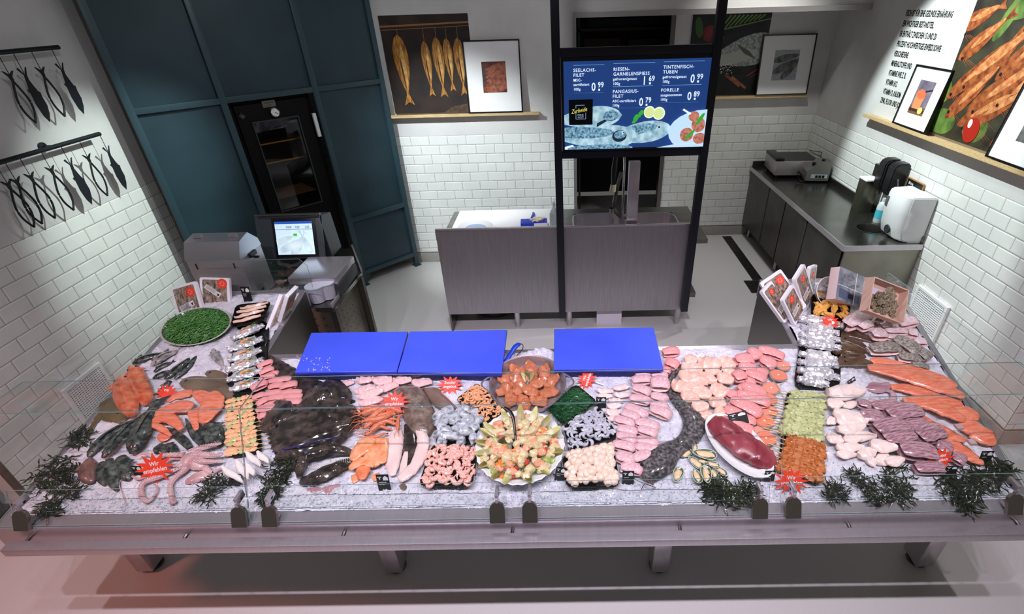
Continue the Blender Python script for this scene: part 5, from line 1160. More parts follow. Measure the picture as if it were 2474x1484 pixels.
# sea bass and dark fish
whole_fish('sea_bass', 'leftmost of three long grey green sea bass with heads at the front left', 'fish', [(190, 530, 50), (240, 460, 120), (380, 320, 150), (560, 190, 120), (760, 90, 60), (850, 40, 30)], M_DKG, M_SILV, C4, .006)
whole_fish('sea_bass', 'middle one of three long grey green sea bass at the front left', 'fish', [(375, 560, 50), (440, 490, 120), (560, 340, 140), (720, 170, 110), (880, 30, 60), (940, -40, 36)], M_DKG, M_PALE, C4, .02, tl=.6)
whole_fish('sea_bass', 'rightmost and widest of three sea bass, back glossy olive', 'fish', [(730, 510, 70), (770, 430, 190), (830, 280, 230), (900, 130, 170), (980, -20, 80), (1010, -80, 44)], M_DKG, M_OLIV, C4, .022, tl=.6)
fk = [('rosefish', 'brown pink fish head end at the far front left above the seaweed', [(190, 560, 80), (180, 650, 170), (190, 760, 170), (230, 830, 70)], fm('rosefish brown', (84, 58, 54), (128, 94, 88), 16)),
      ('sea_bass', 'leftmost of the green black fish pointing down to the front ice', [(340, 600, 70), (330, 690, 110), (345, 790, 100), (370, 860, 40)], M_DKG),
      ('sea_bass', 'second green black fish pointing down to the front ice', [(430, 570, 90), (440, 690, 150), (490, 830, 130), (530, 930, 40)], M_DKG),
      ('sea_bass', 'third green black fish pointing down beside the black price card', [(570, 540, 110), (600, 650, 180), (650, 760, 130), (680, 800, 50)], M_DKG)]
for nm, lb, pt, mm in fk: whole_fish(nm, lb, 'fish', pt, mm, M_OLIV, C4, .006, tailfin=False, eye=False)
tr_ = [('first', [(1110, 180, 20), (1200, 240, 80), (1320, 340, 95), (1420, 460, 50)]), ('second', [(1340, 70, 16), (1390, 180, 60), (1460, 280, 95), (1560, 420, 50)]), ('third', [(1400, 90, 16), (1500, 180, 70), (1590, 290, 95), (1650, 390, 50)]),
       ('fourth', [(1600, 140, 90), (1680, 220, 190), (1730, 330, 150), (1760, 400, 60)])]
for nm, pt in tr_: whole_fish('trout', nm+' dark trout from the left under the left salmon heap', 'fish', pt, M_DKG, M_SILV, C4, .008, tailfin=False)
whole_fish('trout', 'short dark trout left of the ice cube below the salmon', 'fish', [(960, 420, 60), (1030, 430, 140), (1100, 500, 60)], M_DKG, M_OLIV, C4, .0, tailfin=False, eye=False)
whole_fish('trout', 'short dark trout behind the octopus arms', 'fish', [(1110, 380, 50), (1170, 420, 110), (1240, 510, 60)], M_DKG, M_OLIV, C4, .006, tailfin=False, eye=False)
# octopus
oc = thing('octopus', 'pale pink octopus with curled arms and suckers at the front left', 'octopus')
bm = BM(); loft(bm, [(1300, 600, 120), (1380, 580, 200), (1480, 600, 210), (1560, 660, 110)], .4, .01, C4, wob=.1); obj('head', bm, M_OCT, oc)
bm = BM(); loft(bm, [(1330, 820, 60), (1420, 790, 130), (1540, 750, 150), (1620, 760, 70)], .35, .0, C4); obj('mantle', bm, M_OCT, oc)
arms = [[(1400, 560, 70), (1200, 550, 60), (1060, 640, 56), (950, 730, 44), (790, 800, 32), (690, 760, 20), (590, 800, 14), (555, 870, 12), (590, 980, 10), (640, 1110, 4)],
        [(1400, 600, 90), (1230, 680, 84), (1050, 770, 76), (880, 830, 66), (815, 900, 62), (830, 1010, 58), (900, 1070, 50), (975, 1000, 34), (1010, 910, 22), (970, 850, 12)],
        [(1380, 610, 90), (1350, 690, 80), (1230, 780, 70), (1165, 880, 62), (1175, 990, 54), (1180, 1080, 46), (1225, 1075, 34), (1195, 1030, 22)],
        [(1450, 560, 90), (1540, 620, 80), (1640, 720, 64), (1740, 690, 40), (1790, 660, 20)], [(1420, 520, 90), (1530, 470, 80), (1680, 430, 60), (1790, 400, 30)],
        [(1450, 540, 90), (1580, 540, 80), (1720, 550, 60), (1810, 530, 34)], [(1350, 540, 70), (1150, 540, 56), (1000, 560, 44), (880, 520, 34), (770, 560, 18)], [(1450, 600, 80), (1600, 620, 70), (1700, 620, 50), (1800, 600, 24)]]
for i, a in enumerate(arms):
    bm = BM(); mid = loft(bm, a, .42, .012 if i < 4 else .03, C4, k=5); ao = obj('arm', bm, M_OCT, oc); bm = BM(); nn = int(len(mid)*.8)
    for j in range(2, nn):
        p, sx, w, tg = mid[j]
        for sg in (-1, 1):
            rr = w*.34; q = p+sx*w*.45*sg-BN*w*.12
            lathe(bm, [(rr*.35, rr*.25), (rr*.8, rr*.55), (rr, .0)], 8, axes(q, tg, sx, BN))
    obj('suckers', bm, M_OCTS, ao)
star('large red star card reading Wir empfehlen propped behind the octopus', 374, 1131, 42, ('Wir', 'empfehlen'), rot=.18, lift=.05, tilt=1.0)
card('black price card half hidden behind the Wir empfehlen star by the dark fish', 338, 1150, 26, 30)
# skewers on the left
SKM = fm('skewer orange meat', (240, 164, 106), (250, 206, 164), 10, bump=.15, bscale=20, detail=6)
SKG = fm('skewer green pepper', (176, 178, 110), (206, 210, 150), 8, bump=.15, bscale=20)
def skewer_maker(mm, mm2, nb=5, L=1.0, stick=(.42, .78), herb=True):
    def mk(k):
        t = bpy.data.objects.new('fish_skewer', None); COL.objects.link(t); r = random.Random(k)
        bm = BM(); tube(bm, [(-.55, 0, .5), (stick[1]*1.2, .0, .7)], .07, 6); obj('stick', bm, M_STICK, t)
        for q in range(nb):
            bm = BM(); x = -.42+.84*q/(nb-1); blob(bm, (x*.95, r.uniform(-.06, .06), .5), (.5/nb*1.55, .52, .5), k*9+q, .5, 4); obj('chunk', bm, mm2 if (q+k) % 4 == 2 and mm2 else mm, t, 80)
        return t
    return mk
Q, c = tray('black_tray', 'long black tray under the left fish skewers', (0, 0, 1), [(548, 960), (612, 950), (635, 1090), (552, 1105)], .015, .0)
pr = Proto(skewer_maker(SKM, SKG, 5), 4)
sk = [(1425+(i % 3)*6, 760+i*52, 1800+min(i*6, 50), 700+i*50, 62) for i in range(13)]
for i, q in enumerate(sk):
    lay(pr, C3, [(q[0], q[1], q[0]+290+min(i*6, 60), q[1]-62, 66)], 'orange fish skewer in the left tray, sticks pointing right', 'fish skewer', 'orange fish skewers in the left tray', h0=.016, hz=.5)
# calamari tubes
pr = Proto(slab_maker('calamari_tube', fm('calamari white', (240, 230, 226), (248, 240, 236), 8, sss=.2), point=.75, wob=.1), 2)
lay(pr, C4, [(1950, 575, 2090, 810, 100), (1780, 650, 2030, 840, 95), (2070, 480, 2240, 650, 95), (2200, 470, 2340, 610, 92), (2070, 620, 2160, 760, 95)],
    ['white squid tube, second from left of the five below the skewers', 'white squid tube, leftmost of the five below the skewers', 'white squid tube, second from right of the five below the skewers', 'white squid tube, rightmost of the five below the skewers', 'white squid tube, middle of the five below the skewers'], 'squid', 'white squid tubes below the left skewers', h0=.03, hz=.5)
card('black price card lying flat under the white squid tubes', 566, 1172, 34, 26, lean=1.2)
seaweed('dark kelp tangled over the far front left corner of the ice', [(150, 1130, 38), (190, 1060, 26), (110, 1160, 40), (160, 1180, 30), (120, 1228, 20)], 60, .045)
seaweed('small sprig of dark kelp right below the octopus', [(510, 1180, 26), (500, 1200, 22), (530, 1165, 20)], 34, .038); seaweed('dark kelp clump at the front between squid tubes and monkfish', [(680, 1140, 36), (660, 1170, 30), (700, 1110, 30), (650, 1200, 12)], 60, .042)
# pink rolls
pr = Proto(fold_maker('rolled_fillet', M_PINK, M_ROSE), 4)
lay(pr, C5, [(95, 690, 210, 640, 80), (85, 630, 190, 590, 75), (130, 630, 310, 595, 85), (90, 570, 200, 500, 80), (160, 585, 330, 550, 80), (330, 560, 510, 540, 80), (45, 505, 165, 455, 70), (195, 510, 360, 490, 75), (345, 500, 515, 490, 70), (155, 465, 320, 435, 70), (300, 460, 505, 445, 70),
             (40, 430, 190, 360, 80), (195, 400, 335, 370, 75), (305, 410, 470, 365, 80), (120, 335, 260, 295, 70), (190, 345, 400, 310, 70), (95, 215, 235, 155, 70), (115, 285, 250, 225, 65), (225, 260, 290, 255, 55)],
    'rolled deep pink fillet stacked between skewers and monkfish tail', 'fish fillet', 'rolled pink fillets left of the monkfish', h0=.01, hz=.75, stack=.006)
# ================================================================== middle of the counter
C6 = (800, 880, 4.365); C7 = (1080, 830, 4.012); C8 = (1400, 830, 3.805); C9 = (1580, 820, 3.71)
# monkfish
mk_ = thing('monkfish', 'huge dark monkfish with its mouth open to the front, tail behind', 'fish')
bm = BM(); loft(bm, [(195, 85, 40), (270, 170, 110), (370, 260, 170), (480, 350, 210), (590, 440, 300), (660, 540, 470), (650, 660, 640), (640, 790, 740), (640, 900, 720), (650, 980, 560)], .17, .006, C5, k=6, n=22, belly=-.3, wob=.12); obj('body', bm, M_MONK, mk_, mats=[M_MONK, M_PALE])
bm = BM(); loft(bm, [(650, 600, 120, .04), (720, 520, 240, .045), (820, 470, 250, .03), (930, 540, 150, .01)], .3, .01, C5, wob=.25); obj('side_fin', bm, M_MONK, mk_)
bm = BM(); loft(bm, [(440, 700, 150, .04), (330, 680, 330, .03), (210, 720, 320, .012), (120, 740, 160, .0)], .16, .008, C5, wob=.2); obj('side_fin', bm, M_MONK, mk_)
bm = BM(); loft(bm, [(700, 600, 120, .06), (850, 650, 260, .05), (980, 700, 210, .02), (1060, 730, 90, .01)], .22, .0, C5, wob=.25); obj('gill_lobe', bm, M_MONK, mk_)
bm = BM(); loft(bm, [(500, 1240, 60), (520, 1160, 90, .02), (590, 1080, 110, .03), (720, 1030, 110, .03), (880, 1010, 90, .02), (1010, 1020, 50)], .5, .01, C5, wob=.15); obj('upper_jaw', bm, M_MONK, mk_)
bm = BM(); loft(bm, [(500, 1270, 70), (600, 1270, 130, .012), (740, 1220, 150, .016), (880, 1150, 130, .012), (1010, 1070, 60)], .4, .006, C5, wob=.15); obj('lower_jaw', bm, M_MONK, mk_)
bm = BM(); loft(bm, [(560, 1320, 60), (650, 1370, 110), (770, 1350, 120), (860, 1300, 60)], .25, -.004, C5); obj('throat', bm, fm('throat pink', (190, 140, 146), (160, 112, 118), 12), mk_)
bm = BM()
for i in range(22):
    u = i/21; q = PT(C5, 560+400*u, 1215-130*u-20*math.sin(PI*u), .03); a = [bm.verts.new(q+v) for v in (X*.003, X*-.003, Y*.003)]; tp = bm.verts.new(q+Vector((0, .004, .012)))
    for k in range(3): bm.faces.new((a[k], a[(k+1) % 3], tp))
    q = PT(C5, 570+400*u, 1120-90*u+10*math.sin(PI*u), .045); a = [bm.verts.new(q+v) for v in (X*.003, X*-.003, Y*.003)]; tp = bm.verts.new(q+Vector((0, -.004, -.012)))
    for k in range(3): bm.faces.new((a[k], a[(k+1) % 3], tp))
obj('teeth', bm, mat('fish teeth', s(226, 214, 196), .3), mk_)
bm = BM(); blob(bm, PT(C5, 545, 990, .10), (.010, .009, .008), 1, .05, 2, 3); blob(bm, PT(C5, 800, 900, .085), (.009, .008, .007), 2, .05, 2, 3); obj('eye', bm, mat('monkfish eye', s(60, 66, 84), .08, coat=1), mk_)
bm = BM(); tube(bm, catmull([PT(C5, 230, 985, .03), PT(C5, 480, 930, .075), PT(C5, 700, 870, .095), PT(C5, 840, 850, .075)], 4), .004, 6); obj('violet_ridge', bm, mat('violet sheen skin', s(56, 40, 110), .2, coat=.8), mk_, 60)
# pale fillets top
pr = Proto(slab_maker('pale_fillet', M_PALE, point=.3, wob=.6), 3)
lay(pr, C6, [(60, 235, 250, 200, 90), (280, 175, 460, 180, 110), (450, 185, 660, 205, 130), (655, 112, 770, 112, 80), (840, 112, 970, 120, 100), (670, 190, 860, 195, 110), (860, 205, 1070, 205, 110), (255, 300, 480, 265, 110), (290, 375, 560, 305, 120), (480, 280, 720, 230, 110), (300, 425, 560, 385, 100), (230, 515, 370, 500, 80)],
    'pale pink fish fillet on the ice just below the long blue board', 'fish fillet', 'pale fillets below the blue boards', h0=.012, hz=.32, stack=.004, wm=1.25)
# rays
def ray_body(bm, pts, cr, h, m, par, nm):
    P = [PT(cr, x, y, .004) for x, y in pts]; P = catmull(P+[P[0]], 3)[:-1]; c = sum(P, Vector())/len(P); R_ = []
    for f, z in ((1, 0), (1.0, .004), (.93, .35), (.8, .62), (.55, .88), (.28, 1), (.05, 1.02)): R_.append([bm.verts.new(c+(p-c)*f+BN*(h*z+.006*f*noise.noise((p-c)*14*f))) for p in P])
    for i in range(len(R_)-1):
        for k in range(len(P)): bm.faces.new((R_[i][k], R_[i][(k+1) % len(P)], R_[i+1][(k+1) % len(P)], R_[i+1][k]))
    bm.faces.new(R_[-1]); return obj(nm, bm, m, par)
t = thing('ray', 'broad brown ray with pointed wing tip lying left of the orange shrimps', 'fish')
bm = BM(); ray_body(bm, [(630, 290), (720, 232), (850, 226), (960, 262), (1060, 420), (1130, 560), (1180, 610), (1090, 700), (1010, 790), (880, 760), (770, 600), (690, 420)], C6, .05, M_RAY, t, 'body')
bm = BM(); ray_body(bm, [(960, 255), (1110, 252), (1200, 330), (1300, 430), (1395, 528), (1290, 500), (1140, 480), (1050, 400)], C6, .028, fm('ray wing', (110, 86, 76), (132, 106, 94), 6), t, 'wing')
bm = BM(); tube(bm, catmull([PT(C6, 1110, 255, .02), PT(C6, 1250, 380, .022), PT(C6, 1395, 528, .012)], 4), .003, 5); obj('wing_edge', bm, M_PALE, t)
star('red star card standing on the ray beside the pale fillets', 953, 972, 32, ('Wir', 'empfehlen'), squash=.5, lift=.07, tilt=.75)
star('red star card below the left blue board, above the orange shrimps', 1087, 931, 29, ('Sonder', 'angebot'), lift=.03, tilt=.62)
card('price card seen edge on between the monkfish and pale fillets', 852, 972, 12, 36, rot=1.05)
# whole red shrimps
M_RSH = fm('whole shrimp shell', (206, 100, 66), (228, 142, 104), 30, bump=.2, bscale=90, r=.25)
def shrimp_whole(k):
    t = bpy.data.objects.new('red_shrimp', None); COL.objects.link(t); bm = BM(); b = .12*(k-1)
    path = catmull([(-.5, 0, .1), (-.3, .01, .12), (-.05, .05+b, .13), (.2, .07+b, .12), (.4, .02, .09), (.48, -.02, .06)], 3)
    tube(bm, path, lerpl([.02, .07, .105, .1, .085, .07, .05, .03], len(path)), 8, flat=.9); obj('shell', bm, M_RSH, t)
    bm = BM()
    for q in range(5): a = -.35+.18*q; fin(bm, (.45, -.01, .05), Vector((math.cos(a), math.sin(a), 0)), Vector((-math.sin(a), math.cos(a), 0)), .13, .05, Vector((0, 0, 1)), .006)
    obj('tail_fan', bm, M_RSH, t); bm = BM()
    for sg in (-1, 1):
        tube(bm, [(-.48, .02*sg, .12), (-.65, .12*sg, .2), (-.85, .1*sg+b, .1)], .008, 4); tube(bm, [(-.45, .02*sg, .1), (-.6, .05*sg, .16), (-.75, .16*sg, .03)], .008, 4)
    for q in range(6): tube(bm, [(-.25+q*.07, .06+b*.4, .05), (-.28+q*.07, .16+b*.4, .02), (-.34+q*.07, .2+b*.4, .0)], .009, 4)
    obj('legs_and_feelers', bm, M_RSH, t); bm = BM()
    for sg in (-1, 1): bmesh.ops.create_icosphere(bm, subdivisions=1, radius=.022, matrix=Matrix.Translation((-.42, .06*sg, .15)))
    obj('eye', bm, INK, t); return t
pr = Proto(shrimp_whole, 3)
segs = [(330, 520, 620, 480), (300, 560, 680, 480), (370, 610, 760, 510), (330, 640, 690, 540), (400, 680, 700, 590), (390, 730, 700, 640), (420, 590, 690, 500), (300, 500, 560, 470), (350, 770, 620, 690), (380, 800, 590, 740), (705, 720, 740, 545), (330, 690, 560, 640)]
for i, q in enumerate(segs):
    a, b = PT(C6, q[0], q[1], .012+.006*(i % 4)), PT(C6, q[2], q[3], .012+.006*(i % 4)); L = (b-a).length
    pr.put((a+b)/2, b-a, (L, L, L), ('whole red shrimp standing across the top end of the white fillets' if i == 10 else 'whole red shrimp with feelers heaped beside the monkfish head'), 'shrimp', 'whole red shrimps beside the monkfish')
# orange fillets, white fillets
M_SM2 = M_SALML
fillet('orange smoked fillet folded over the upper left of the orange heap', [(450, 820, 110), (400, 880, 190), (310, 970, 160), (240, 1050, 70)], M_SMOK, C6, .03, M_SM2, name='smoked_fillet')
fillet('broad orange smoked fillet in the middle of the orange heap', [(520, 820, 150), (490, 930, 230), (470, 1040, 220), (460, 1100, 140)], M_SMOK, C6, .02, M_SM2, name='smoked_fillet')
fillet('orange smoked fillet along the left lower side of the orange heap', [(480, 1090, 90), (370, 1060, 110), (280, 1090, 110), (220, 1140, 60)], M_SMOK, C6, .026, M_SM2, name='smoked_fillet')
fillet('deep orange smoked fillet pointing down at the front of the orange heap', [(350, 1110, 120), (350, 1170, 150), (350, 1240, 60)], fm('deep smoked', (220, 104, 60), (236, 140, 96), 26), C6, .02, M_SM2, name='smoked_fillet')
fillet('small pale orange piece at the lower left of the orange heap', [(240, 1170, 60), (260, 1240, 70)], M_SMOK, C6, .0, M_SM2, name='smoked_fillet')
fillet('orange smoked fillet strip between the orange heap and white fillet', [(575, 830, 80), (570, 950, 100), (560, 1080, 80)], M_SMOK, C6, .03, M_SM2, name='smoked_fillet'); fillet('pale orange piece above the front black price card', [(470, 1170, 90), (480, 1230, 60)], M_SMOK, C6, .005, M_SM2, name='smoked_fillet')
fillet('long white fillet left of a dark skinned one beside the smoked salmon', [(710, 700, 70), (690, 790, 160), (670, 920, 180), (660, 1080, 150), (655, 1190, 70)], M_WHT, C6, .012, M_WHT, hr=.22, name='white_fillet')
fillet('white fillet on the right edge of the pair, curling at the bottom', [(860, 620, 30), (930, 720, 70), (980, 830, 120), (960, 970, 130), (900, 1100, 130), (820, 1180, 130), (740, 1250, 90)], M_WHT, C6, .02, M_WHT, hr=.26, name='white_fillet')
fillet('dark glossy fish skin lying between two white fillets', [(820, 640, 90), (850, 760, 150), (850, 900, 170), (820, 1050, 120), (790, 1130, 60)], M_MONK, C6, .008, M_WHT, name='skin_fillet'); fillet('narrow white belly strip right of the long white fillet', [(800, 950, 40), (780, 1080, 70), (760, 1200, 60)], M_WHT, C6, .02, M_WHT, name='white_fillet')
fillet('fish tail sticking into the ice under the white fillets', [(740, 1270, 60), (770, 1310, 60), (770, 1350, 20)], M_PLAI, C6, .0, M_PALE, name='fish_tail')
card('black price card standing before the smoked orange fillets', 930, 1183, 32, 46, ('Lachsforelle', 'mit Haut'), lift=.0)
# trays of seafood
def shrimp_curl(m, fat=1.0, tail=True, name='peeled_prawn'):
    def mk(k):
        bm = BM(); R = .34; a0 = .3+.35*k; A_ = 4.3-.5*k; path = []
        for i in range(9): a = a0+A_*i/8; path.append((R*math.cos(a), R*math.sin(a), .16+.03*i/8))
        tube(bm, path, [v*fat for v in (.10, .17, .19, .19, .175, .155, .13, .09, .04)], 8)
        p = Vector(path[-1]); d = (p-Vector(path[-2])).normalized(); fin(bm, p, d, Vector((0, 0, 1)).cross(d), .13, .09, Vector((0, 0, 1)), .012)
        return obj(name, bm, m)
    return mk
def lump(m, r, name, amp=.15, fr=3, sub=2):
    def mk(k): bm = BM(); blob(bm, (0, 0, r[2]), r, k+3, amp, fr, sub); return obj(name, bm, m)
    return mk
T1, _ = tray('black_tray', 'black tray of small orange shrimps set diagonally left of the big pan', C7, [(85, 550), (300, 385), (556, 655), (400, 765)], .03, .01)
pile(Proto(shrimp_curl(M_SHRO, .9, name='orange_shrimp'), 3), T1, 85, .036, 'small peeled orange shrimp heaped in the diagonal tray left of the pan', 'shrimp', 'orange shrimps in the diagonal tray', .04, -.012, .9, 1)
T2, _ = tray('black_tray', 'black tray of grey white oysters between ray and salad bowl', (0, 0, 1), [(1058, 1000), (1150, 985), (1175, 1060), (1056, 1080)], .03, .0)
pile(Proto(lump(fm('oyster flesh', (206, 208, 216), (96, 106, 110), 3, r=.15, coat=.8), (.5, .36, .26), 'shucked_oyster', .22), 4), T2, 24, .074, 'grey white seafood lump in the tray left of the salad bowl', 'seafood', 'grey white seafood lumps', .03, -.01, .95, 2)
T3, _ = tray('black_tray', 'black tray of pink cooked prawns at the front left of the salad bowl', C6, [(1070, 850), (1540, 880), (1480, 1285), (930, 1285)], .035, .0)
pile(Proto(shrimp_curl(M_SHRP, 1), 3), T3, 72, .054, 'peeled pink prawn heaped in the tray left of the salad bowl', 'prawn', 'pink prawns in the front tray', .04, -.015, .88, 3)
T4, _ = tray('black_tray', 'black tray of green seaweed salad set diagonally right of the pan', C7, [(1245, 398), (1455, 570), (1120, 780), (985, 640)], .03, .01)
bm = BM(); r = random.Random(21); c4 = sum(T4, Vector())/4
for k in range(1500):
    u, v = r.random(), r.random(); P = c4+(((T4[0]*(1-u)+T4[1]*u)*(1-v)+(T4[3]*(1-u)+T4[2]*u)*v)-c4)*.88+BN*(-.012+.035*(1-(2*u-1)**2)**.5*(1-(2*v-1)**2)**.5*r.uniform(.7, 1.1)); th = r.uniform(0, 7); pts = [P]
    for j in range(4): th += r.uniform(-.9, .9); P = P+Vector((math.cos(th)*.008, math.sin(th)*.008, r.uniform(-.003, .003))); pts.append(P)
    tube(bm, pts, .0014, 3)
tag(obj('seaweed_salad', bm, mat('seaweed salad green', s(18, 74, 44), .25, 0, s(52, 112, 60), 50, coat=.6), ang=80), 'finely cut dark green seaweed salad filling the diagonal tray', 'seaweed salad', kind='stuff')
T5, _ = tray('black_tray', 'black tray of raw grey prawns right of the salad bowl', C7, [(1130, 800), (1475, 615), (1655, 905), (1205, 1035)], .035, .005)
pile(Proto(shrimp_curl(M_SHRG, 1, name='raw_prawn'), 3), T5, 75, .045, 'raw translucent grey prawn in the tray right of the salad bowl', 'prawn', 'raw grey prawns in the tray', .035, -.012, .9, 5)
T6, _ = tray('black_tray', 'black tray of plump pale scallops at the front right of the salad bowl', C7, [(1125, 1095), (1600, 975), (1672, 1385), (1165, 1395)], .035, .0)
pile(Proto(lump(M_SCAL, (.5, .45, .4), 'scallop', .12), 4), T6, 62, .042, 'plump pale scallop heaped in the front tray right of the salad', 'scallop', 'scallops in the front tray', .03, -.005, .9, 6, .3)
star('red star card with sideways writing above the seaweed salad', 1418, 916, 26, ('Wir', 'empfehlen'), rot=1.2, lift=.03, tilt=.9)
card('black price card at the right corner of the seaweed salad tray', 1452, 985, 26, 30, ('Wakame',)); card('black price card left of the front scallop tray', 1352, 1160, 27, 40, ('Jakobsmuschel', 'Fleisch'), rot=-.15); card('black price card between scallop tray and rolled fillets', 1517, 1168, 30, 38, ('Seeteufel',))
# pan of marinated fish
MX = lambda px, py, h: axes(bed(px, py, h), X, BN.cross(X), BN)
MP_ = MX(1275, 928, .045); pn = thing('serving_pan', 'wide steel pan with two loop handles full of marinated fish between the blue boards', 'pan')
bm = BM(); lathe(bm, [(0, -.04), (.175, -.04), (.19, -.02), (.199, .012), (.205, .014), (.203, .018), (.195, .014), (.186, -.016), (.172, -.034), (0, -.034)], 48, MP_); obj('pan_body', bm, CHROME if False else STEELX, pn)
for sg in (-1, 1):
    bm = BM(); tube(bm, [MP_ @ Vector((sg*(.195+.05*math.sin(PI*k/8)), -.06+.12*k/8-.0, .008)) for k in range(9)], .005, 8); obj('handle', bm, STEELX, pn)
pr = Proto(slab_maker('marinated_steak', M_MARI, point=.15, wob=.5), 4); r = random.Random(9); MPi = MP_
spots = [(a*PI/5+.2, .125) for a in range(10)]+[(a*2*PI/5, .055) for a in range(5)]
for i, (a, d) in enumerate(spots):
    p = MPi @ Vector((d*math.cos(a), d*math.sin(a), -.026 if d > .1 else -.012)); xd = Vector((math.cos(a+.5), math.sin(a+.5), 0)); xd = MPi.to_3x3() @ xd
    pr.put(p, xd, (.105, .075, .036), 'glossy orange marinated fish piece arranged in the steel pan', 'fish piece', 'marinated fish pieces in the pan')
M_CHIC = fm('chicory leaf', (244, 240, 222), (226, 220, 150), 2.2, r=.3, bump=.1, lo=.45, hi=.62)
def leaf(k):
    bm = BM(); N_ = 8; rows = []
    for i in range(N_+1):
        u = i/N_; w = .15*math.sin(PI*min(u*.86+.1, 1))**.7; rows.append([bm.verts.new((u-.0, v*w, .16*abs(v)**2*(1-u)*1.2+.18*u*u)) for v in (-1, -.5, 0, .5, 1)])
    for i in range(N_):
        for j in range(4): bm.faces.new((rows[i][j], rows[i][j+1], rows[i+1][j+1], rows[i+1][j]))
    bmesh.ops.solidify(bm, geom=bm.faces[:], thickness=.02); return obj('chicory_leaf', bm, M_CHIC)
lf = Proto(leaf, 1)
for a in (.7, 1.57, 2.3): lf.put(MP_ @ Vector((0, 0, .0)), MP_.to_3x3() @ Vector((math.cos(a), math.sin(a), 1.0)), (.075, .09, .06), 'short chicory leaf tip standing in the middle of the pan', 'leaf', 'chicory tips in the pan', up=MP_.to_3x3() @ Vector((-math.cos(a), -math.sin(a), .6)))
t = thing('chef_knife', 'knife with a blue handle leaning between the left blue board and the pan', 'knife')
bm = BM(); tube(bm, catmull([bed(1218, 880, .03), bed(1232, 858, .05), bed(1245, 838, .07), bed(1256, 831, .075)], 3), [.012, .014, .015, .014, .014, .015, .016, .015, .014, .01], 10, flat=.7); obj('handle', bm, mat('knife blue', s(24, 60, 190), .35), t)
bm = BM(); tube(bm, [bed(1218, 880, .03), bed(1205, 905, .01)], [.012, .004], 6, flat=.15); obj('blade', bm, CHROME, t)
bm = BM(); tube(bm, catmull([bed(1248, 860, .02), bed(1262, 845, .04), bed(1262, 832, .06), bed(1245, 832, .07)], 4), .0025, 5); obj('cord', bm, BLACK, t)
# salad bowl
MS_ = MX(1257, 1080, .055); sbw = thing('salad_bowl', 'large white fluted bowl of mixed fish salad at the centre of the counter', 'bowl')
bm = BM(); n = 60; rings = []
for r_, z in ((.0, -.052), (.12, -.05), (.175, -.02), (.203, .012), (.208, .014), (.203, .017), (.17, -.012), (.115, -.035), (0, -.037)):
    rings.append([bm.verts.new(MS_ @ Vector((r_*(1+.012*math.sin(k*PI*.66) if r_ > .15 else r_/max(r_, .001))*math.cos(2*PI*k/n)*(1 if r_ > .15 else r_ if r_ else 0) if False else r_*(1+(.012*(-1)**k if r_ > .16 else 0))*math.cos(2*PI*k/n), r_*(1+(.012*(-1)**k if r_ > .16 else 0))*math.sin(2*PI*k/n), z))) for k in range(n)])
for i in range(len(rings)-1):
    for k in range(n): bm.faces.new((rings[i][k], rings[i][(k+1) % n], rings[i+1][(k+1) % n], rings[i+1][k]))
obj('bowl_shell', bm, WHITE, sbw)
M3 = MS_.to_3x3()
for i, (a, rr, el) in enumerate([(90+28*k-8, .165, .55) for k in (-2.4, -1.4, -.5, .35, 1.3, 2.5)]+[(160, .16, .35), (178, .16, .2), (196, .165, .2), (215, .17, .1), (238, .17, .05), (255, .17, .05), (285, .17, .1), (310, .17, .1), (20, .16, .4), (345, .165, .2)]):
    a = math.radians(a); d = Vector((math.cos(a), math.sin(a), el)); p = MS_ @ Vector((rr*.72*math.cos(a), rr*.72*math.sin(a), .008))
    lf.put(p, M3 @ d, (.10, .115, .085), 'pale yellow chicory leaf fanned round the rim of the salad bowl', 'leaf', 'chicory leaves round the salad', up=M3 @ Vector((-math.cos(a)*.7, -math.sin(a)*.7, 1)))
kinds = [('potato_cube', fm('potato salad cube', (236, 218, 176), (216, 192, 140), 8), (.5, .42, .35), 78, .044, 'pale fish or potato cube in the big salad bowl', 'salad piece'), ('carrot_cube', M_CAR, (.5, .4, .3), 40, .034, 'orange carrot cube in the big salad bowl', 'carrot piece'),
         ('salmon_chunk', fm('salad salmon', (236, 150, 108), (244, 186, 156), 14), (.5, .4, .3), 44, .046, 'pink salmon chunk in the big salad bowl', 'salmon piece'), ('tomato_piece', fm('tomato', (190, 52, 40), (214, 84, 60), 12), (.5, .36, .28), 28, .032, 'red tomato piece in the big salad bowl', 'tomato piece'),
         ('cucumber_slice', fm('cucumber', (198, 206, 130), (120, 150, 66), 4), (.5, .5, .12), 40, .036, 'green yellow cucumber slice in the big salad bowl', 'cucumber slice'), ('onion_ring', fm('red onion', (140, 44, 120), (196, 120, 176), 10), (.5, .14, .16), 12, .04, 'violet red onion strip in the big salad bowl', 'onion piece')]
r = random.Random(17)
for nm, mm, rr, n_, sz, lb, cat_ in kinds:
    p_ = Proto(lump(mm, rr, nm, .22, 4, 2 if nm != 'cucumber_slice' else 2), 3)
    for k in range(n_):
        a = r.uniform(0, 2*PI); d = math.sqrt(r.random())*.172; q = MS_ @ Vector((d*math.cos(a), d*math.sin(a), -.01+.05*(1-(d/.18)**2)*r.uniform(.6, 1))); up = (BN+Vector((r.uniform(-1, 1), r.uniform(-1, 1), 0))*.6).normalized(); xx = Vector((r.uniform(-1, 1), r.uniform(-1, 1), .1)); sc_ = sz*r.uniform(.8, 1.25)
        p_.put(q, xx, (sc_, sc_, sc_), lb, cat_, lb.replace(' in the big salad bowl', 's')[:60], up=up)
bm = BM(); 
for k in range(150): a = r.uniform(0, 2*PI); d = math.sqrt(r.random())*.168; herb_spray(bm, MS_ @ Vector((d*math.cos(a), d*math.sin(a), .008+.038*(1-(d/.18)**2))), 4, .010, r)
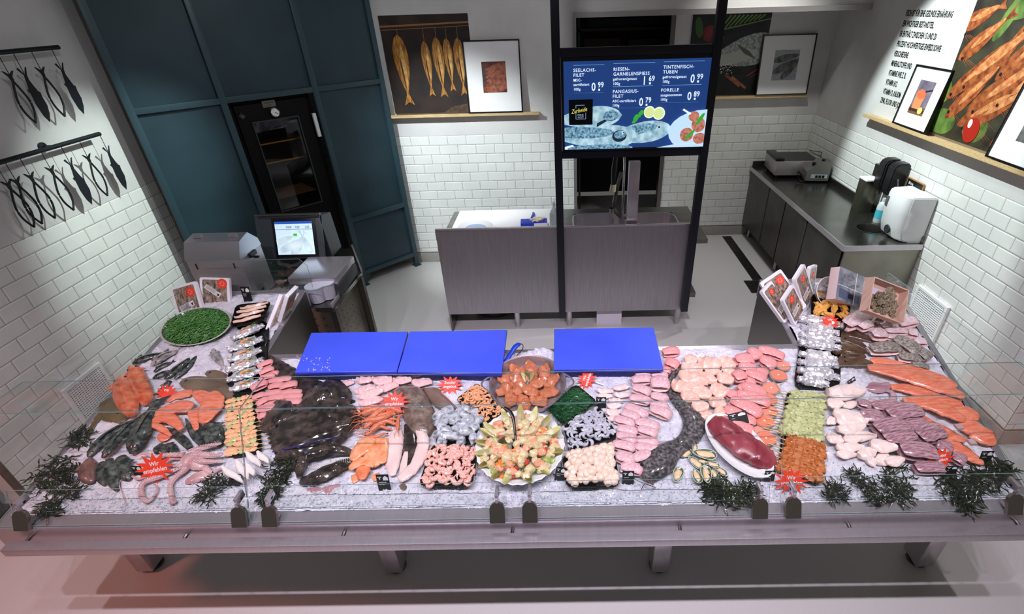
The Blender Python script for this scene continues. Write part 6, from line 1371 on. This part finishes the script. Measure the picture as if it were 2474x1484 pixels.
tag(obj('parsley', bm, M_HERB), 'chopped green parsley scattered over the big bowl of salad', 'herb', kind='stuff')
t = thing('salad_spoon', 'black salad spoon handle sticking up out of the salad bowl', 'spoon'); bm = BM(); tube(bm, catmull([bed(1246, 1068, .10), bed(1243, 1030, .13), bed(1238, 1005, .15), bed(1228, 990, .16), bed(1218, 985, .165)], 4), lerpl([.005, .006, .009, .009, .006], 17), 8, flat=.5); obj('handle', bm, BLACK, t)
bm = BM(); blob(bm, bed(1247, 1080, .085), (.022, .03, .006), 1, .02, 1); obj('spoon_bowl', bm, BLACK, t)
# blue boards
BLU = mat('blue board plastic', s(70, 92, 240), .34, 0, s(76, 98, 244), 3, bump=.05, bscale=200)
BLU2 = mat('blue board edge', s(44, 56, 190), .4)
def board(label, quad):
    a, b, c, d = [at(x, y, 'z', 1.005) for x, y in quad]; bm = BM(); top = [bm.verts.new(v) for v in (a, b, c, d)]; bot = [bm.verts.new(v-Z*.022) for v in (a, b, c, d)]
    bm.faces.new(top); bm.faces.new(bot[::-1])
    for i in range(4): f = bm.faces.new((bot[i], bot[(i+1) % 4], top[(i+1) % 4], top[i])); f.material_index = 1
    bmesh.ops.bevel(bm, geom=[e for e in bm.edges], offset=.002, segments=1, affect='EDGES'); return tag(obj('cutting_board', bm, BLU, mats=[BLU, BLU2]), label, 'cutting board')
board('leftmost of three bright blue cutting boards on the rear rim', [(712, 900), (958, 898), (986, 801), (752, 804)])
board('middle bright blue cutting board, touching the leftmost one', [(960, 899), (1212, 902), (1225, 797), (990, 801)])
board('bright blue cutting board standing apart right of the pan', [(1338, 893), (1603, 891), (1579, 791), (1339, 795)])
r = random.Random(2); bm = BM()
for k in range(40): q = at(r.uniform(715, 800), r.uniform(860, 897), 'z', 1.006); shard(bm, q.x, q.y, 1.0075, .004)
tag(obj('ice_crumbs', bm, ICE), 'crumbs of ice on the near left corner of the leftmost blue board', 'ice', kind='stuff')
# rolled fillets middle block
pr = Proto(fold_maker('rolled_fillet', M_SKIN, M_PALE), 4)
lay(pr, C8, [(370, 1150, 570, 1185, 110), (330, 1050, 500, 1110, 120), (480, 1100, 650, 1040, 110), (300, 940, 500, 980, 100), (500, 970, 720, 1010, 100), (330, 870, 515, 915, 95), (515, 900, 710, 935, 95), (340, 800, 520, 835, 90), (525, 810, 700, 860, 95), (310, 710, 500, 755, 90), (500, 740, 715, 790, 100), (380, 660, 540, 710, 90), (410, 590, 610, 680, 100), (640, 620, 830, 690, 110), (640, 580, 800, 610, 80), (450, 515, 640, 550, 90), (650, 500, 800, 550, 100), (480, 430, 640, 480, 100), (640, 400, 810, 400, 150), (470, 370, 645, 350, 100), (500, 300, 640, 310, 80), (650, 300, 800, 325, 90)],
    'rolled pink skinned fillet in the block left of the catfish', 'fish fillet', 'rolled skinned fillets left of the catfish', h0=.01, hz=.7, stack=.004)
pr = Proto(slab_maker('white_fillet_piece', fm('cream fillet', (244, 206, 200), (248, 226, 220), 10), wob=.4), 3)
lay(pr, C8, [(160, 440, 310, 455, 60), (310, 420, 460, 410, 60), (160, 490, 300, 500, 55), (320, 480, 460, 490, 60), (270, 530, 400, 550, 60), (250, 585, 380, 590, 70), (240, 640, 370, 650, 70), (250, 700, 400, 690, 60)], 'cream coloured fillet piece behind the raw prawns tray', 'fish fillet', 'cream fillet pieces behind the raw prawns', h0=.006, hz=.45, wm=1.35)
pr = Proto(fold_maker('gurnard', M_ROSE, M_ROSE), 2); lay(pr, C8, [(760, 110, 900, 90, 100), (780, 190, 900, 230, 110), (740, 260, 830, 270, 80)], 'red streaked fillet roll at the right corner of the right blue board', 'fish fillet', 'red streaked rolls by the right blue board', h0=.008, hz=.7)
# catfish
cf = whole_fish('catfish', 'long grey wels catfish curving from the rear rim to the front ice', 'fish', [(600, 1260, 170), (650, 1180, 270), (740, 1090, 300), (830, 1010, 220), (930, 950, 170), (1020, 860, 190), (1050, 740, 210), (1000, 640, 190), (920, 550, 150), (850, 460, 100), (825, 380, 66), (860, 300, 60), (910, 240, 44), (940, 200, 22)], M_CAT, M_SILV, C8, .006, hr=.34, tailfin=False, fins=False)
bm = BM(); b_ = [PT(C8, 590, 1290, .02), PT(C8, 560, 1180, .03)]
for d in ((-70, -60), (-20, 60), (60, 40)): tube(bm, catmull([PT(C8, 600, 1290, .03), PT(C8, 600+d[0], 1290+d[1]*.5, .03), PT(C8, 600+d[0]*1.6, 1290+d[1], .01)], 4), .0022, 4)
obj('barbel', bm, M_CAT, cf)
bm = BM(); tube(bm, catmull([PT(C8, 570, 1160, .03), PT(C8, 600, 1240, .035), PT(C8, 680, 1300, .02)], 4), .004, 6); obj('lip', bm, fm('catfish lip', (120, 84, 72), (90, 66, 60), 30), cf)
# peach and rose fillets
pr = Proto(slab_maker('peach_fillet', M_PEACH, point=.3, wob=.35), 4)
lay(pr, C9, [(400, 660, 500, 730, 90), (490, 560, 640, 620, 90), (330, 610, 480, 650, 90), (560, 640, 640, 740, 90), (240, 510, 400, 580, 90), (160, 420, 330, 500, 100), (310, 440, 500, 550, 110), (500, 460, 660, 510, 110), (215, 345, 480, 430, 100), (330, 330, 560, 400, 95), (570, 340, 700, 420, 95), (600, 290, 730, 330, 60), (240, 260, 430, 300, 90), (390, 220, 590, 275, 110), (270, 190, 380, 230, 80), (580, 195, 720, 275, 100), (450, 300, 600, 320, 60)],
    'plump peach coloured fillet right of the catfish', 'fish fillet', 'peach fillets right of the catfish', h0=.012, hz=.4, stack=.006, wm=1.75)
pr = Proto(fold_maker('rose_fillet', M_ROSE, M_PINK), 4)
lay(pr, C9, [(600, 730, 860, 850, 95), (700, 740, 890, 755, 80), (660, 570, 930, 700, 100), (620, 650, 780, 700, 90), (640, 500, 780, 570, 80), (720, 530, 1010, 600, 100), (740, 480, 870, 440, 80), (780, 450, 975, 530, 100), (700, 380, 800, 350, 90), (800, 380, 900, 390, 80), (740, 270, 900, 295, 80), (810, 330, 980, 390, 80), (900, 290, 1010, 320, 60), (710, 215, 870, 205, 90), (840, 120, 930, 200, 80), (950, 200, 1070, 270, 90), (920, 120, 1100, 160, 80), (1020, 150, 1150, 190, 70)],
    'red streaked rolled fillet between peach fillets and salmon steaks', 'fish fillet', 'red streaked rolls before the salmon steaks', h0=.014, hz=.6, stack=.006, wm=1.35)
def steak(k):
    t = bpy.data.objects.new('salmon_steak', None); COL.objects.link(t); bm = BM(); P = [(.5*math.cos(a)*(1+.06*math.sin(3*a+k)), .46*math.sin(a)-(.1*math.cos(a)**8 if math.sin(a) < 0 else 0)) for a in [2*PI*i/28 for i in range(28)]]
    prism(bm, P, 0, .2); bmesh.ops.bevel(bm, geom=bm.edges[:], offset=.04, segments=2, affect='EDGES'); obj('flesh', bm, M_SALM if k else fm('steak pink', (232, 128, 104), (244, 168, 146), 20, tex='wave'), t)
    bm = BM(); tube(bm, [(p[0]*1.0, p[1]*1.0, .1) for p in P[2:]], .035, 6, flat=2.4); obj('skin_edge', bm, M_SILV, t)
    bm = BM(); lathe(bm, [(0, .215), (.05, .21), (.06, .19)], 10); obj('bone', bm, PAPER, t); return t
pr = Proto(steak, 2)
for i, (x, y, w) in enumerate([(950, 960, 150), (1000, 900, 170), (955, 850, 170), (985, 745, 165), (1030, 660, 150), (1020, 545, 150), (1045, 450, 160), (1110, 335, 150), (1155, 248, 132)]):
    P = PT(C9, x, y, .010+.008*(i % 2)); sz = w/3.71*S(*conv(C9, (x, y))); pr.put(P, Vector((1, .3*(-1)**i, 0)), (sz, sz*.95, sz*.8), 'round salmon steak with grey skin edge, overlapping row beside the skewer sticks', 'salmon steak', 'salmon steaks in the overlapping row')
card('small tilted black price card at the upper edge of the tuna plate', 1721, 1013, 20, 14, rot=.3); card('black price card lying tilted on the red streaked rolls above the tuna', 1787, 1022, 48, 26, ('Rotbarsch',), lean=.9, rot=.2, lift=.05); card('black price card at the right end of the tuna', 1858, 1158, 27, 26, ('Thunfisch',), lift=.02)
# tuna
MTu = axes(bed(1780, 1083, .012), (bed(1850, 1160, .012)-bed(1712, 1010, .012)).normalized(), BN.cross((bed(1850, 1160)-bed(1712, 1010)).normalized()), BN)
t = thing('oval_plate', 'white oval plate under the big piece of tuna', 'plate'); bm = BM(); lathe(bm, [(0, 0), (.6, .0), (.85, .012), (1, .03), (1.02, .034), (1.0, .037), (.84, .02), (.6, .008), (0, .008)], 40, MTu, sx=.192, sy=.112); obj('dish', bm, WHITE, t)
for v in t.children[0].data.vertices: pass
bm = BM(); loft(bm, [(500, 780, 150), (570, 830, 225), (690, 930, 260), (830, 1040, 270), (960, 1110, 245), (1050, 1160, 140)], .42, .03, C9, k=6, wob=.08, power=.8); tag(obj('tuna_loin', bm, M_TUNA), 'big dark red piece of tuna lying on the white oval plate', 'fish piece')
# mussels
M_SHEL = fm('mussel shell green', (60, 74, 50), (120, 132, 100), 20, r=.2, coat=.8)
def mussel(k):
    t = bpy.data.objects.new('green_mussel', None); COL.objects.link(t); P = [(.5*math.cos(a), .24*math.sin(a)*(1+.35*math.cos(a))) for a in [2*PI*i/24 for i in range(24)]]; bm = BM(); R_ = []
    for f, z in ((.3, .0), (.7, .02), (.92, .1), (1, .18), (.95, .17), (.8, .12), (.4, .08)): R_.append([bm.verts.new((p[0]*f, p[1]*f, z)) for p in P])
    for i in range(len(R_)-1):
        for q in range(24): bm.faces.new((R_[i][q], R_[i][(q+1) % 24], R_[i+1][(q+1) % 24], R_[i+1][q]))
    bm.faces.new(R_[0]); bm.faces.new(R_[-1]); obj('shell', bm, M_SHEL, t); bm = BM(); blob(bm, (.02, 0, .14), (.38, .17, .09), k, .15, 3); obj('meat', bm, fm('mussel meat', (226, 190, 142), (238, 212, 176), 12), t)
    bm = BM(); tube(bm, [(p[0]*.98, p[1]*.98, .18) for p in P+P[:1]], .016, 5); obj('shell_rim', bm, mat('shell rim', s(206, 220, 208), .2), t); return t
pr = Proto(mussel, 3)
for i, (x, y, a, L) in enumerate([(290, 1035, 35, 130), (365, 985, 75, 90), (450, 1045, -12, 210), (375, 1120, -48, 165), (435, 1100, -15, 100), (525, 1130, -20, 120), (210, 1225, 62, 170), (380, 1235, -80, 155), (465, 1225, 86, 180), (535, 1210, -75, 110), (600, 1190, -50, 120)]):
    P = PT(C9, x, y, .004+.010*(i % 3)); k = S(*conv(C9, (x, y)))/3.71; d = Vector((math.cos(math.radians(a)), math.sin(math.radians(a)), TILT*math.sin(math.radians(a))))
    pr.put(P, d, (L*k, L*k*1.05, L*k*.9), 'opened green mussel in the group between catfish head and tuna', 'mussel', 'opened green mussels')
seaweed('dark kelp spread under the front end of the tuna', [(1740, 1190, 36), (1770, 1200, 30), (1800, 1185, 30), (1725, 1175, 20)], 60, .045)
# ================================================================== right wing
D2 = (1820, 620, 4.364); D3 = (1840, 880, 3.906); D4 = (2060, 840, 3.372)
# skewers right
Q, c = tray('black_tray', 'long black tray under the green and the orange skewers', D3, [(235, 262), (585, 300), (555, 1140), (160, 985)], .012, .0, m=mat('black tray plastic', s(18, 19, 20), .22))
pr = Proto(skewer_maker(fm('green herb skewer meat', (176, 182, 116), (214, 216, 166), 12, bump=.3, bscale=24), None, 7, stick=(.42, .45)), 3)
pr2 = Proto(skewer_maker(fm('grilled orange skewer meat', (206, 122, 60), (150, 76, 36), 7, bump=.3, bscale=20, lo=.45, hi=.65), None, 7, stick=(.42, .45)), 3)
def skew(p_, y0, n_, dy, lab, grp, x0, x1, slope):
    for i in range(n_):
        y = y0+i*dy; xa, ya, xb, yb = x0-i*14, y, x1-i*4, y+slope+i*4
        a, b = PT(D3, xa, ya, .016), PT(D3, xb, yb, .016); L = (b-a).length; o = p_.put((a+b)/2, b-a, (L, L*.20, L*.16), lab, 'fish skewer', grp)
        sa = a+(a-b)*.34; 
        bm = BM(); M = o.matrix_world.inverted(); tube(bm, [M @ (a+BN*.012), M @ (sa+BN*.02)], .07, 5); obj('stick', bm, M_STICK, o)
skew(pr, 285, 9, 46, 'green herb fish skewer in the right tray, stick ends pointing left', 'green skewers in the right tray', 265, 600, 40)
skew(pr2, 690, 8, 42, 'browned orange fish skewer in the right tray below the green ones', 'orange skewers in the right tray', 235, 600, 110)
star('red star card reading Wir empfehlen before the orange skewers', 1912, 1163, 38, ('Wir', 'empfehlen'), lift=.045, tilt=1.05)
# foil rolls
pr = Proto(foil_maker, 4); words = ['topmost', 'second from top', 'third from top', 'fourth from top', 'fourth from bottom', 'third from bottom', 'second from bottom', 'lowest']
Q, c = tray('black_tray', 'black tray under the closed silver foil parcels', (0, 0, 1), [(1940, 785), (2030, 790), (2028, 940), (1918, 935)], .012, .0)
lay(pr, D2, [(470, 675, 905, 750, 115), (485, 765, 890, 830, 120), (475, 850, 900, 900, 120), (470, 930, 905, 985, 125), (475, 1045, 870, 1110, 120), (465, 1130, 880, 1170, 120), (460, 1215, 895, 1300, 130), (455, 1310, 780, 1370, 130)],
    ['closed silver foil parcel, '+w+' of the right column' for w in words], 'foil parcel', 'closed silver foil parcels', hz=.55, h0=.014, wm=1.25)
# fried pieces
Q, c = tray('black_tray', 'black tray of golden fried fish pieces on the right wing', (0, 0, 1), [(1961, 708), (2055, 737), (2040, 800), (1960, 783)], .03, .015)
pr = Proto(lump(fm('golden batter', (226, 160, 70), (240, 184, 100), 6, bump=.3, bscale=20), (.5, .28, .26), 'fried_fish', .3, 4, 3), 4)
lay(pr, D2, [(640, 640, 800, 520, 110), (650, 420, 760, 440, 110), (760, 440, 860, 560, 120), (830, 640, 870, 480, 110), (900, 470, 960, 600, 120), (880, 620, 980, 660, 120), (650, 500, 760, 620, 110), (720, 620, 860, 640, 100), (930, 560, 990, 640, 90), (700, 520, 820, 480, 90), (640, 600, 680, 520, 80)], 'golden battered piece of fried fish in the right black tray', 'fried fish', 'golden fried fish pieces', h0=.03, hz=.9)
star('red star card standing in front of the golden fried fish', 2006, 778, 22, ('Wir',), lift=.06, tilt=.8)
# packs right
pack('wide white fish pack standing at the back left corner of the right wing', ((1856, 673), (1905, 653), (1950, 740), (1899, 775)), (.16, .26), None, st=(.72, .8)); pack('narrow fish pack overlapping the wide one on the right wing', ((1860, 690), (1876, 672), (1918, 755), (1896, 782)), (.12, .24), None, st=(.55, .8))
pack('fish pack at the very front of the right wing group, beside the ice', ((1887, 732), (1906, 681), (1946, 748), (1921, 787)), (.15, .20), None, st=(.5, .72)); pack('tall fish pack with white label, rightmost full one of the right wing', ((1922, 673), (1942, 638), (1968, 715), (1946, 753)), (.15, .26), None, st=(.55, .75)); pack('fish pack peeking out behind the tall one on the right wing', ((1948, 655), (1965, 664), (1966, 712), (1950, 720)), (.12, .2), None, st=(.5, .7))
# bowl, carton, crate of oysters
t = thing('oyster_knife_bowl', 'white bowl tipped up with oyster shells and a blue card behind the fried fish', 'bowl', bed(2000, 708, .06), (.9, .2, .1)); bm = BM(); lathe(bm, [(0, -.04), (.05, -.038), (.085, -.01), (.098, .025), (.101, .027), (.096, .027), (.08, -.004), (.05, -.03), (0, -.032)], 32); obj('bowl_shell', bm, WHITE, t)
bm = BM()
for k in range(8): blob(bm, (.045*math.cos(k*1.3), .045*math.sin(k*1.3), .0), (.03, .012, .01), k, .3, 4)
obj('shells', bm, fm('shell grey', (150, 146, 150), (206, 204, 208), 30), t); bm = BM(); box(bm, (-.03, -.07, .02), (.07, -.02, .024)); obj('blue_card', bm, mat('pale blue card', s(150, 190, 226), .5), t)
M, w, h = panel3(((2045, 655), (2092, 683), (2078, 745), (2018, 722)), (2.60, 2.66), .13, .03); t = thing('oyster_carton', 'printed silver grey oyster carton leaning between the white bowl and oyster crate', 'carton')
bm = BM(); box(bm, (0, 0, -.06), (w, h, 0), M, bev=.002); obj('carton_box', bm, mat('carton pale', s(222, 196, 196), .5), t)
A = Art(t, M, w, h, mat('carton print', s(170, 176, 186), .35, 0, s(110, 120, 132), 12)); A.many([oval(w*.4, h*.8, w*.22, h*.1), oval(w*.6, h*.55, w*.25, h*.06, .3)], mat('carton oyster', s(96, 98, 104), .4, 0, s(150, 150, 156), 60))
A.shape([(w*.1, h*.1), (w*.9, h*.1), (w*.9, h*.32), (w*.1, h*.38)], mat('carton picture blue', s(90, 100, 130), .4)); A.shape([(w*.45, h*.15), (w*.7, h*.15), (w*.7, h*.3), (w*.45, h*.3)], INK)
A.many([[(w*.66, 0), (w*.69, 0), (w*.69, h), (w*.66, h)], [(0, h*.45), (w, h*.45), (w, h*.47), (0, h*.47)]], PAPER, 'carton_strap')
M, w, h = panel3(((2092, 676), (2176, 696), (2160, 780), (2080, 750)), (2.44, 2.44), .12, .03); t = thing('oyster_crate', 'light wooden crate holding rough brown oysters at the right wall end', 'crate'); WDP = mat('crate plywood', s(226, 190, 172), .6, 0, s(206, 168, 150), 6, stretch=(1, 8, 1))
for lo, hi in (((0, 0, -.006), (w, h, 0)), ((-.006, 0, -.006), (0, h, .06)), ((w, 0, -.006), (w+.006, h, .06)), ((-.006, h, -.006), (w+.006, h+.006, .06)), ((-.006, -.006, -.006), (w+.006, 0, .04))): bm = BM(); box(bm, lo, hi, M); obj('board', bm, WDP, t)
bm = BM(); box(bm, (w*.05, h*.55, .001), (w*.6, h*.85, .002), M); obj('paper_slip', bm, mat('slip', s(214, 206, 226), .6), t)
pr = Proto(lump(fm('oyster shell', (168, 154, 128), (104, 94, 78), 9, bump=.3, bscale=14, coat=.1), (.5, .32, .22), 'oyster', .35, 5, 3), 4)
for i, (x, y, a, L) in enumerate([(1225, 430, -30, 110), (1300, 400, -70, 120), (1410, 380, 70, 110), (1250, 490, -10, 120), (1350, 460, 20, 130), (1440, 440, 80, 120), (1200, 540, -20, 120), (1290, 570, -40, 130), (1370, 550, 60, 140), (1450, 540, 70, 130), (1340, 640, 50, 130), (1430, 620, 80, 140), (1400, 490, 40, 110)]):
    P = at(*conv(D2, (x, y)), 'y', 2.44+.04); P.z = max(P.z, bedz(2.44)+.03); k = S(*conv(D2, (x, y)))/4.364; d = Vector((math.cos(math.radians(a)), .3, math.sin(math.radians(a))))
    pr.put(P, d, (L*k, L*k, L*k*.8), 'rough brown closed oyster piled in the wooden crate', 'oyster', 'closed oysters in the crate', up=Vector((0, -1, .5)))
# zander rolls
pr = Proto(fold_maker('perch_fillet', fm('perch skin', (196, 170, 174), (236, 214, 216), 9), M_PALE), 4)
lay(pr, D2, [(930, 780, 1230, 630, 170), (1190, 720, 1310, 690, 110), (1100, 800, 1210, 740, 120), (1310, 760, 1480, 740, 120), (1490, 760, 1680, 710, 130), (1360, 820, 1600, 820, 90), (1220, 860, 1370, 850, 150), (1370, 870, 1540, 880, 80), (1600, 830, 1710, 850, 120), (1520, 900, 1650, 890, 90), (1670, 930, 1790, 930, 110)],
    ['large folded perch fillet with dark stripes right of the fried fish tray', *['folded pale perch fillet in front of the oyster crate']*10], 'fish fillet', 'folded perch fillets before the oyster crate', h0=.012, hz=.7, stack=.004)
for i, (pt, w_) in enumerate([([(885, 840, 60), (990, 820, 120), (1130, 850, 130), (1270, 910, 50)], 'topmost'), ([(885, 890, 50), (990, 890, 90), (1100, 930, 100), (1200, 990, 40)], 'second'), ([(845, 1040, 60), (930, 990, 130), (1060, 1000, 150), (1180, 1020, 60)], 'third'), ([(870, 1130, 40), (980, 1080, 80), (1100, 1070, 90), (1170, 1080, 50)], 'fourth'), ([(870, 1180, 60), (980, 1140, 120), (1120, 1140, 130), (1245, 1160, 50)], 'lowest')]):
    flatfish('%s dark brown sole of the five right of the closed foil parcels' % w_, pt, M_BRWN, D2, .004+.004*i, name='sole', hr=.2, group='dark brown soles')
pr = Proto(fold_maker('cod_fillet', fm('cod skin', (96, 92, 84), (176, 168, 160), 12, bump=.2), M_WHT), 3)
lay(pr, D2, [(1470, 900, 1720, 1050, 190), (1190, 1010, 1510, 990, 160), (1500, 1080, 1740, 1100, 120), (1690, 1010, 1840, 1100, 150), (1650, 1150, 1830, 1180, 90)],
    ['large speckled grey cod fillet folded at the right rim', 'grey and white cod fillet folded beside the soles', 'white cod fillet end curled just above the salmon sides', 'grey speckled cod fillet hanging at the right rim', 'small pink white fillet end at the rim above the salmon'], 'fish fillet', None, h0=.012, hz=.6)
# salmon sides
for lb, pt, lf_ in (('topmost long salmon side at the right rim with its dark skin edge', [(140, 130, 60), (260, 140, 100), (500, 210, 110), (720, 280, 100), (830, 335, 50)], .016),
                    ('long salmon side second from top, reaching the rim', [(110, 200, 70), (250, 220, 140), (480, 280, 170), (720, 370, 150), (880, 430, 70)], .030), ('salmon side in the middle, under the second one', [(300, 340, 60), (480, 370, 120), (700, 450, 130), (870, 480, 70)], .018),
                    ('salmon side with a dark front skin edge in the middle of the right heap', [(400, 470, 80), (560, 480, 150), (720, 540, 160), (880, 620, 90)], .028), ('long salmon side below the one with the dark edge', [(390, 480, 50), (500, 590, 140), (680, 690, 150), (900, 770, 60)], .014),
                    ('broad salmon tail piece at the right rim, above the lowest one', [(800, 540, 100), (920, 560, 150), (1000, 590, 100)], .018), ('large broad salmon side at the lower right rim', [(860, 650, 120), (960, 680, 200), (1080, 760, 190), (1140, 800, 80)], .012),
                    ('lowest narrow salmon side pointing to the kelp', [(700, 760, 60), (820, 840, 120), (950, 920, 120), (1040, 970, 50)], .022), ('pale salmon belly piece beside the lowest salmon side', [(830, 780, 50), (920, 850, 90), (980, 920, 60)], .006)):
    fillet(lb, pt, M_SALM, D4, lf_, name='salmon_fillet', hr=.2)
for i, (x, y, w_) in enumerate(((860, 655, 50), (965, 780, 60))):
    bm = BM(); box(bm, (-.016, -.016, 0), (.016, .016, .014), bev=.004); o = obj('ice_cube', bm, mat('clear ice', s(236, 214, 216), .05, trans=.6)); o.location = PT(D4, x, y, .06); tag(o, ('clear ice cube at the tail of the dark edged salmon side', 'clear ice cube on the broad lower salmon side')[i], 'ice cube')
# squid
pr = Proto(fold_maker('squid_tube', M_SQW, M_SQW), 3); pr2 = Proto(slab_maker('squid_tube', M_SQW, point=.45, wob=.3), 3)
sq_ = [(1080, 950, 1180, 880, 80), (980, 940, 1070, 920, 80), (1150, 960, 1320, 930, 80), (700, 860, 880, 870, 70), (900, 890, 1060, 840, 90), (1000, 790, 1250, 830, 110), (700, 800, 950, 800, 80), (600, 690, 760, 760, 90), (760, 740, 930, 730, 70), (780, 700, 1070, 695, 80), (700, 640, 960, 610, 90), (690, 560, 850, 595, 70), (620, 520, 700, 570, 90), (660, 470, 980, 585, 120), (600, 400, 750, 410, 90), (750, 405, 910, 385, 60), (605, 300, 950, 290, 130)]
lay(pr2, D3, sq_, 'smooth white squid tube in the stack right of the skewers', 'squid', 'white squid tubes right of the skewers', h0=.012, hz=.36, stack=.006, wm=1.75)
pr = Proto(fold_maker('squid', M_SQR, M_SQR), 3)
lay(pr, D4, [(480, 1000, 720, 990, 100), (790, 890, 900, 950, 110), (340, 870, 640, 890, 150), (660, 800, 790, 860, 130), (500, 770, 690, 700, 150), (220, 790, 460, 730, 130), (380, 670, 580, 640, 120), (150, 700, 390, 640, 130), (240, 590, 510, 540, 140), (40, 580, 230, 600, 130), (130, 510, 350, 490, 100), (20, 470, 130, 500, 80)],
    'glossy violet red squid body between the white squid and salmon', 'squid', 'violet red squid bodies', h0=.014, hz=.6, stack=.005, wm=1.1)
bm = BM(); loft(bm, [(60, 320, 60), (150, 340, 120), (230, 340, 100), (290, 310, 50)], .3, .01, D4); loft(bm, [(120, 440, 40), (220, 470, 60), (320, 440, 56), (310, 380, 44), (250, 360, 30)], .5, .01, D4); tag(obj('squid', bm, M_SQR), 'violet squid arms curling out of the ice above the squid bodies', 'squid')
star('red star card at the violet squid reading Sonderangebot', 2273, 1108, 30, ('Sonder', 'angebot'), rot=.15, lift=.05, tilt=1.0)
card('black price card right of the violet squid, near the kelp', 2295, 1145, 31, 24, ('Sepia',), lift=.02); card('black price card at the far right below the salmon sides', 2377, 1118, 32, 36, ('Lachsfilet',), lift=.01); card('dark price card beside the lowest foil parcel on the right wing', 2060, 930, 24, 22, rot=.6, lift=.01)
seaweed('dark kelp heap at the far front right corner of the ice', [(2390, 1150, 36), (2350, 1165, 36), (2300, 1170, 30), (2420, 1130, 24), (2340, 1215, 20)], 56, .05)
seaweed('round dark kelp clump in front of the violet squid', [(2165, 1150, 30), (2170, 1190, 28), (2150, 1170, 24)], 60, .045); seaweed('dark kelp strand in front of the white squid tubes', [(2060, 1148, 14), (2085, 1160, 12), (2100, 1178, 10)], 34, .035)
seaweed('small dark kelp sprig nearest the clamp, right of the orange skewers', [(2015, 1175, 14), (2030, 1195, 16), (2010, 1198, 12)], 34, .035); seaweed('thin dark kelp line low on the ice between two kelp clumps', [(2110, 1205, 12), (2135, 1210, 14)], 26, .035)
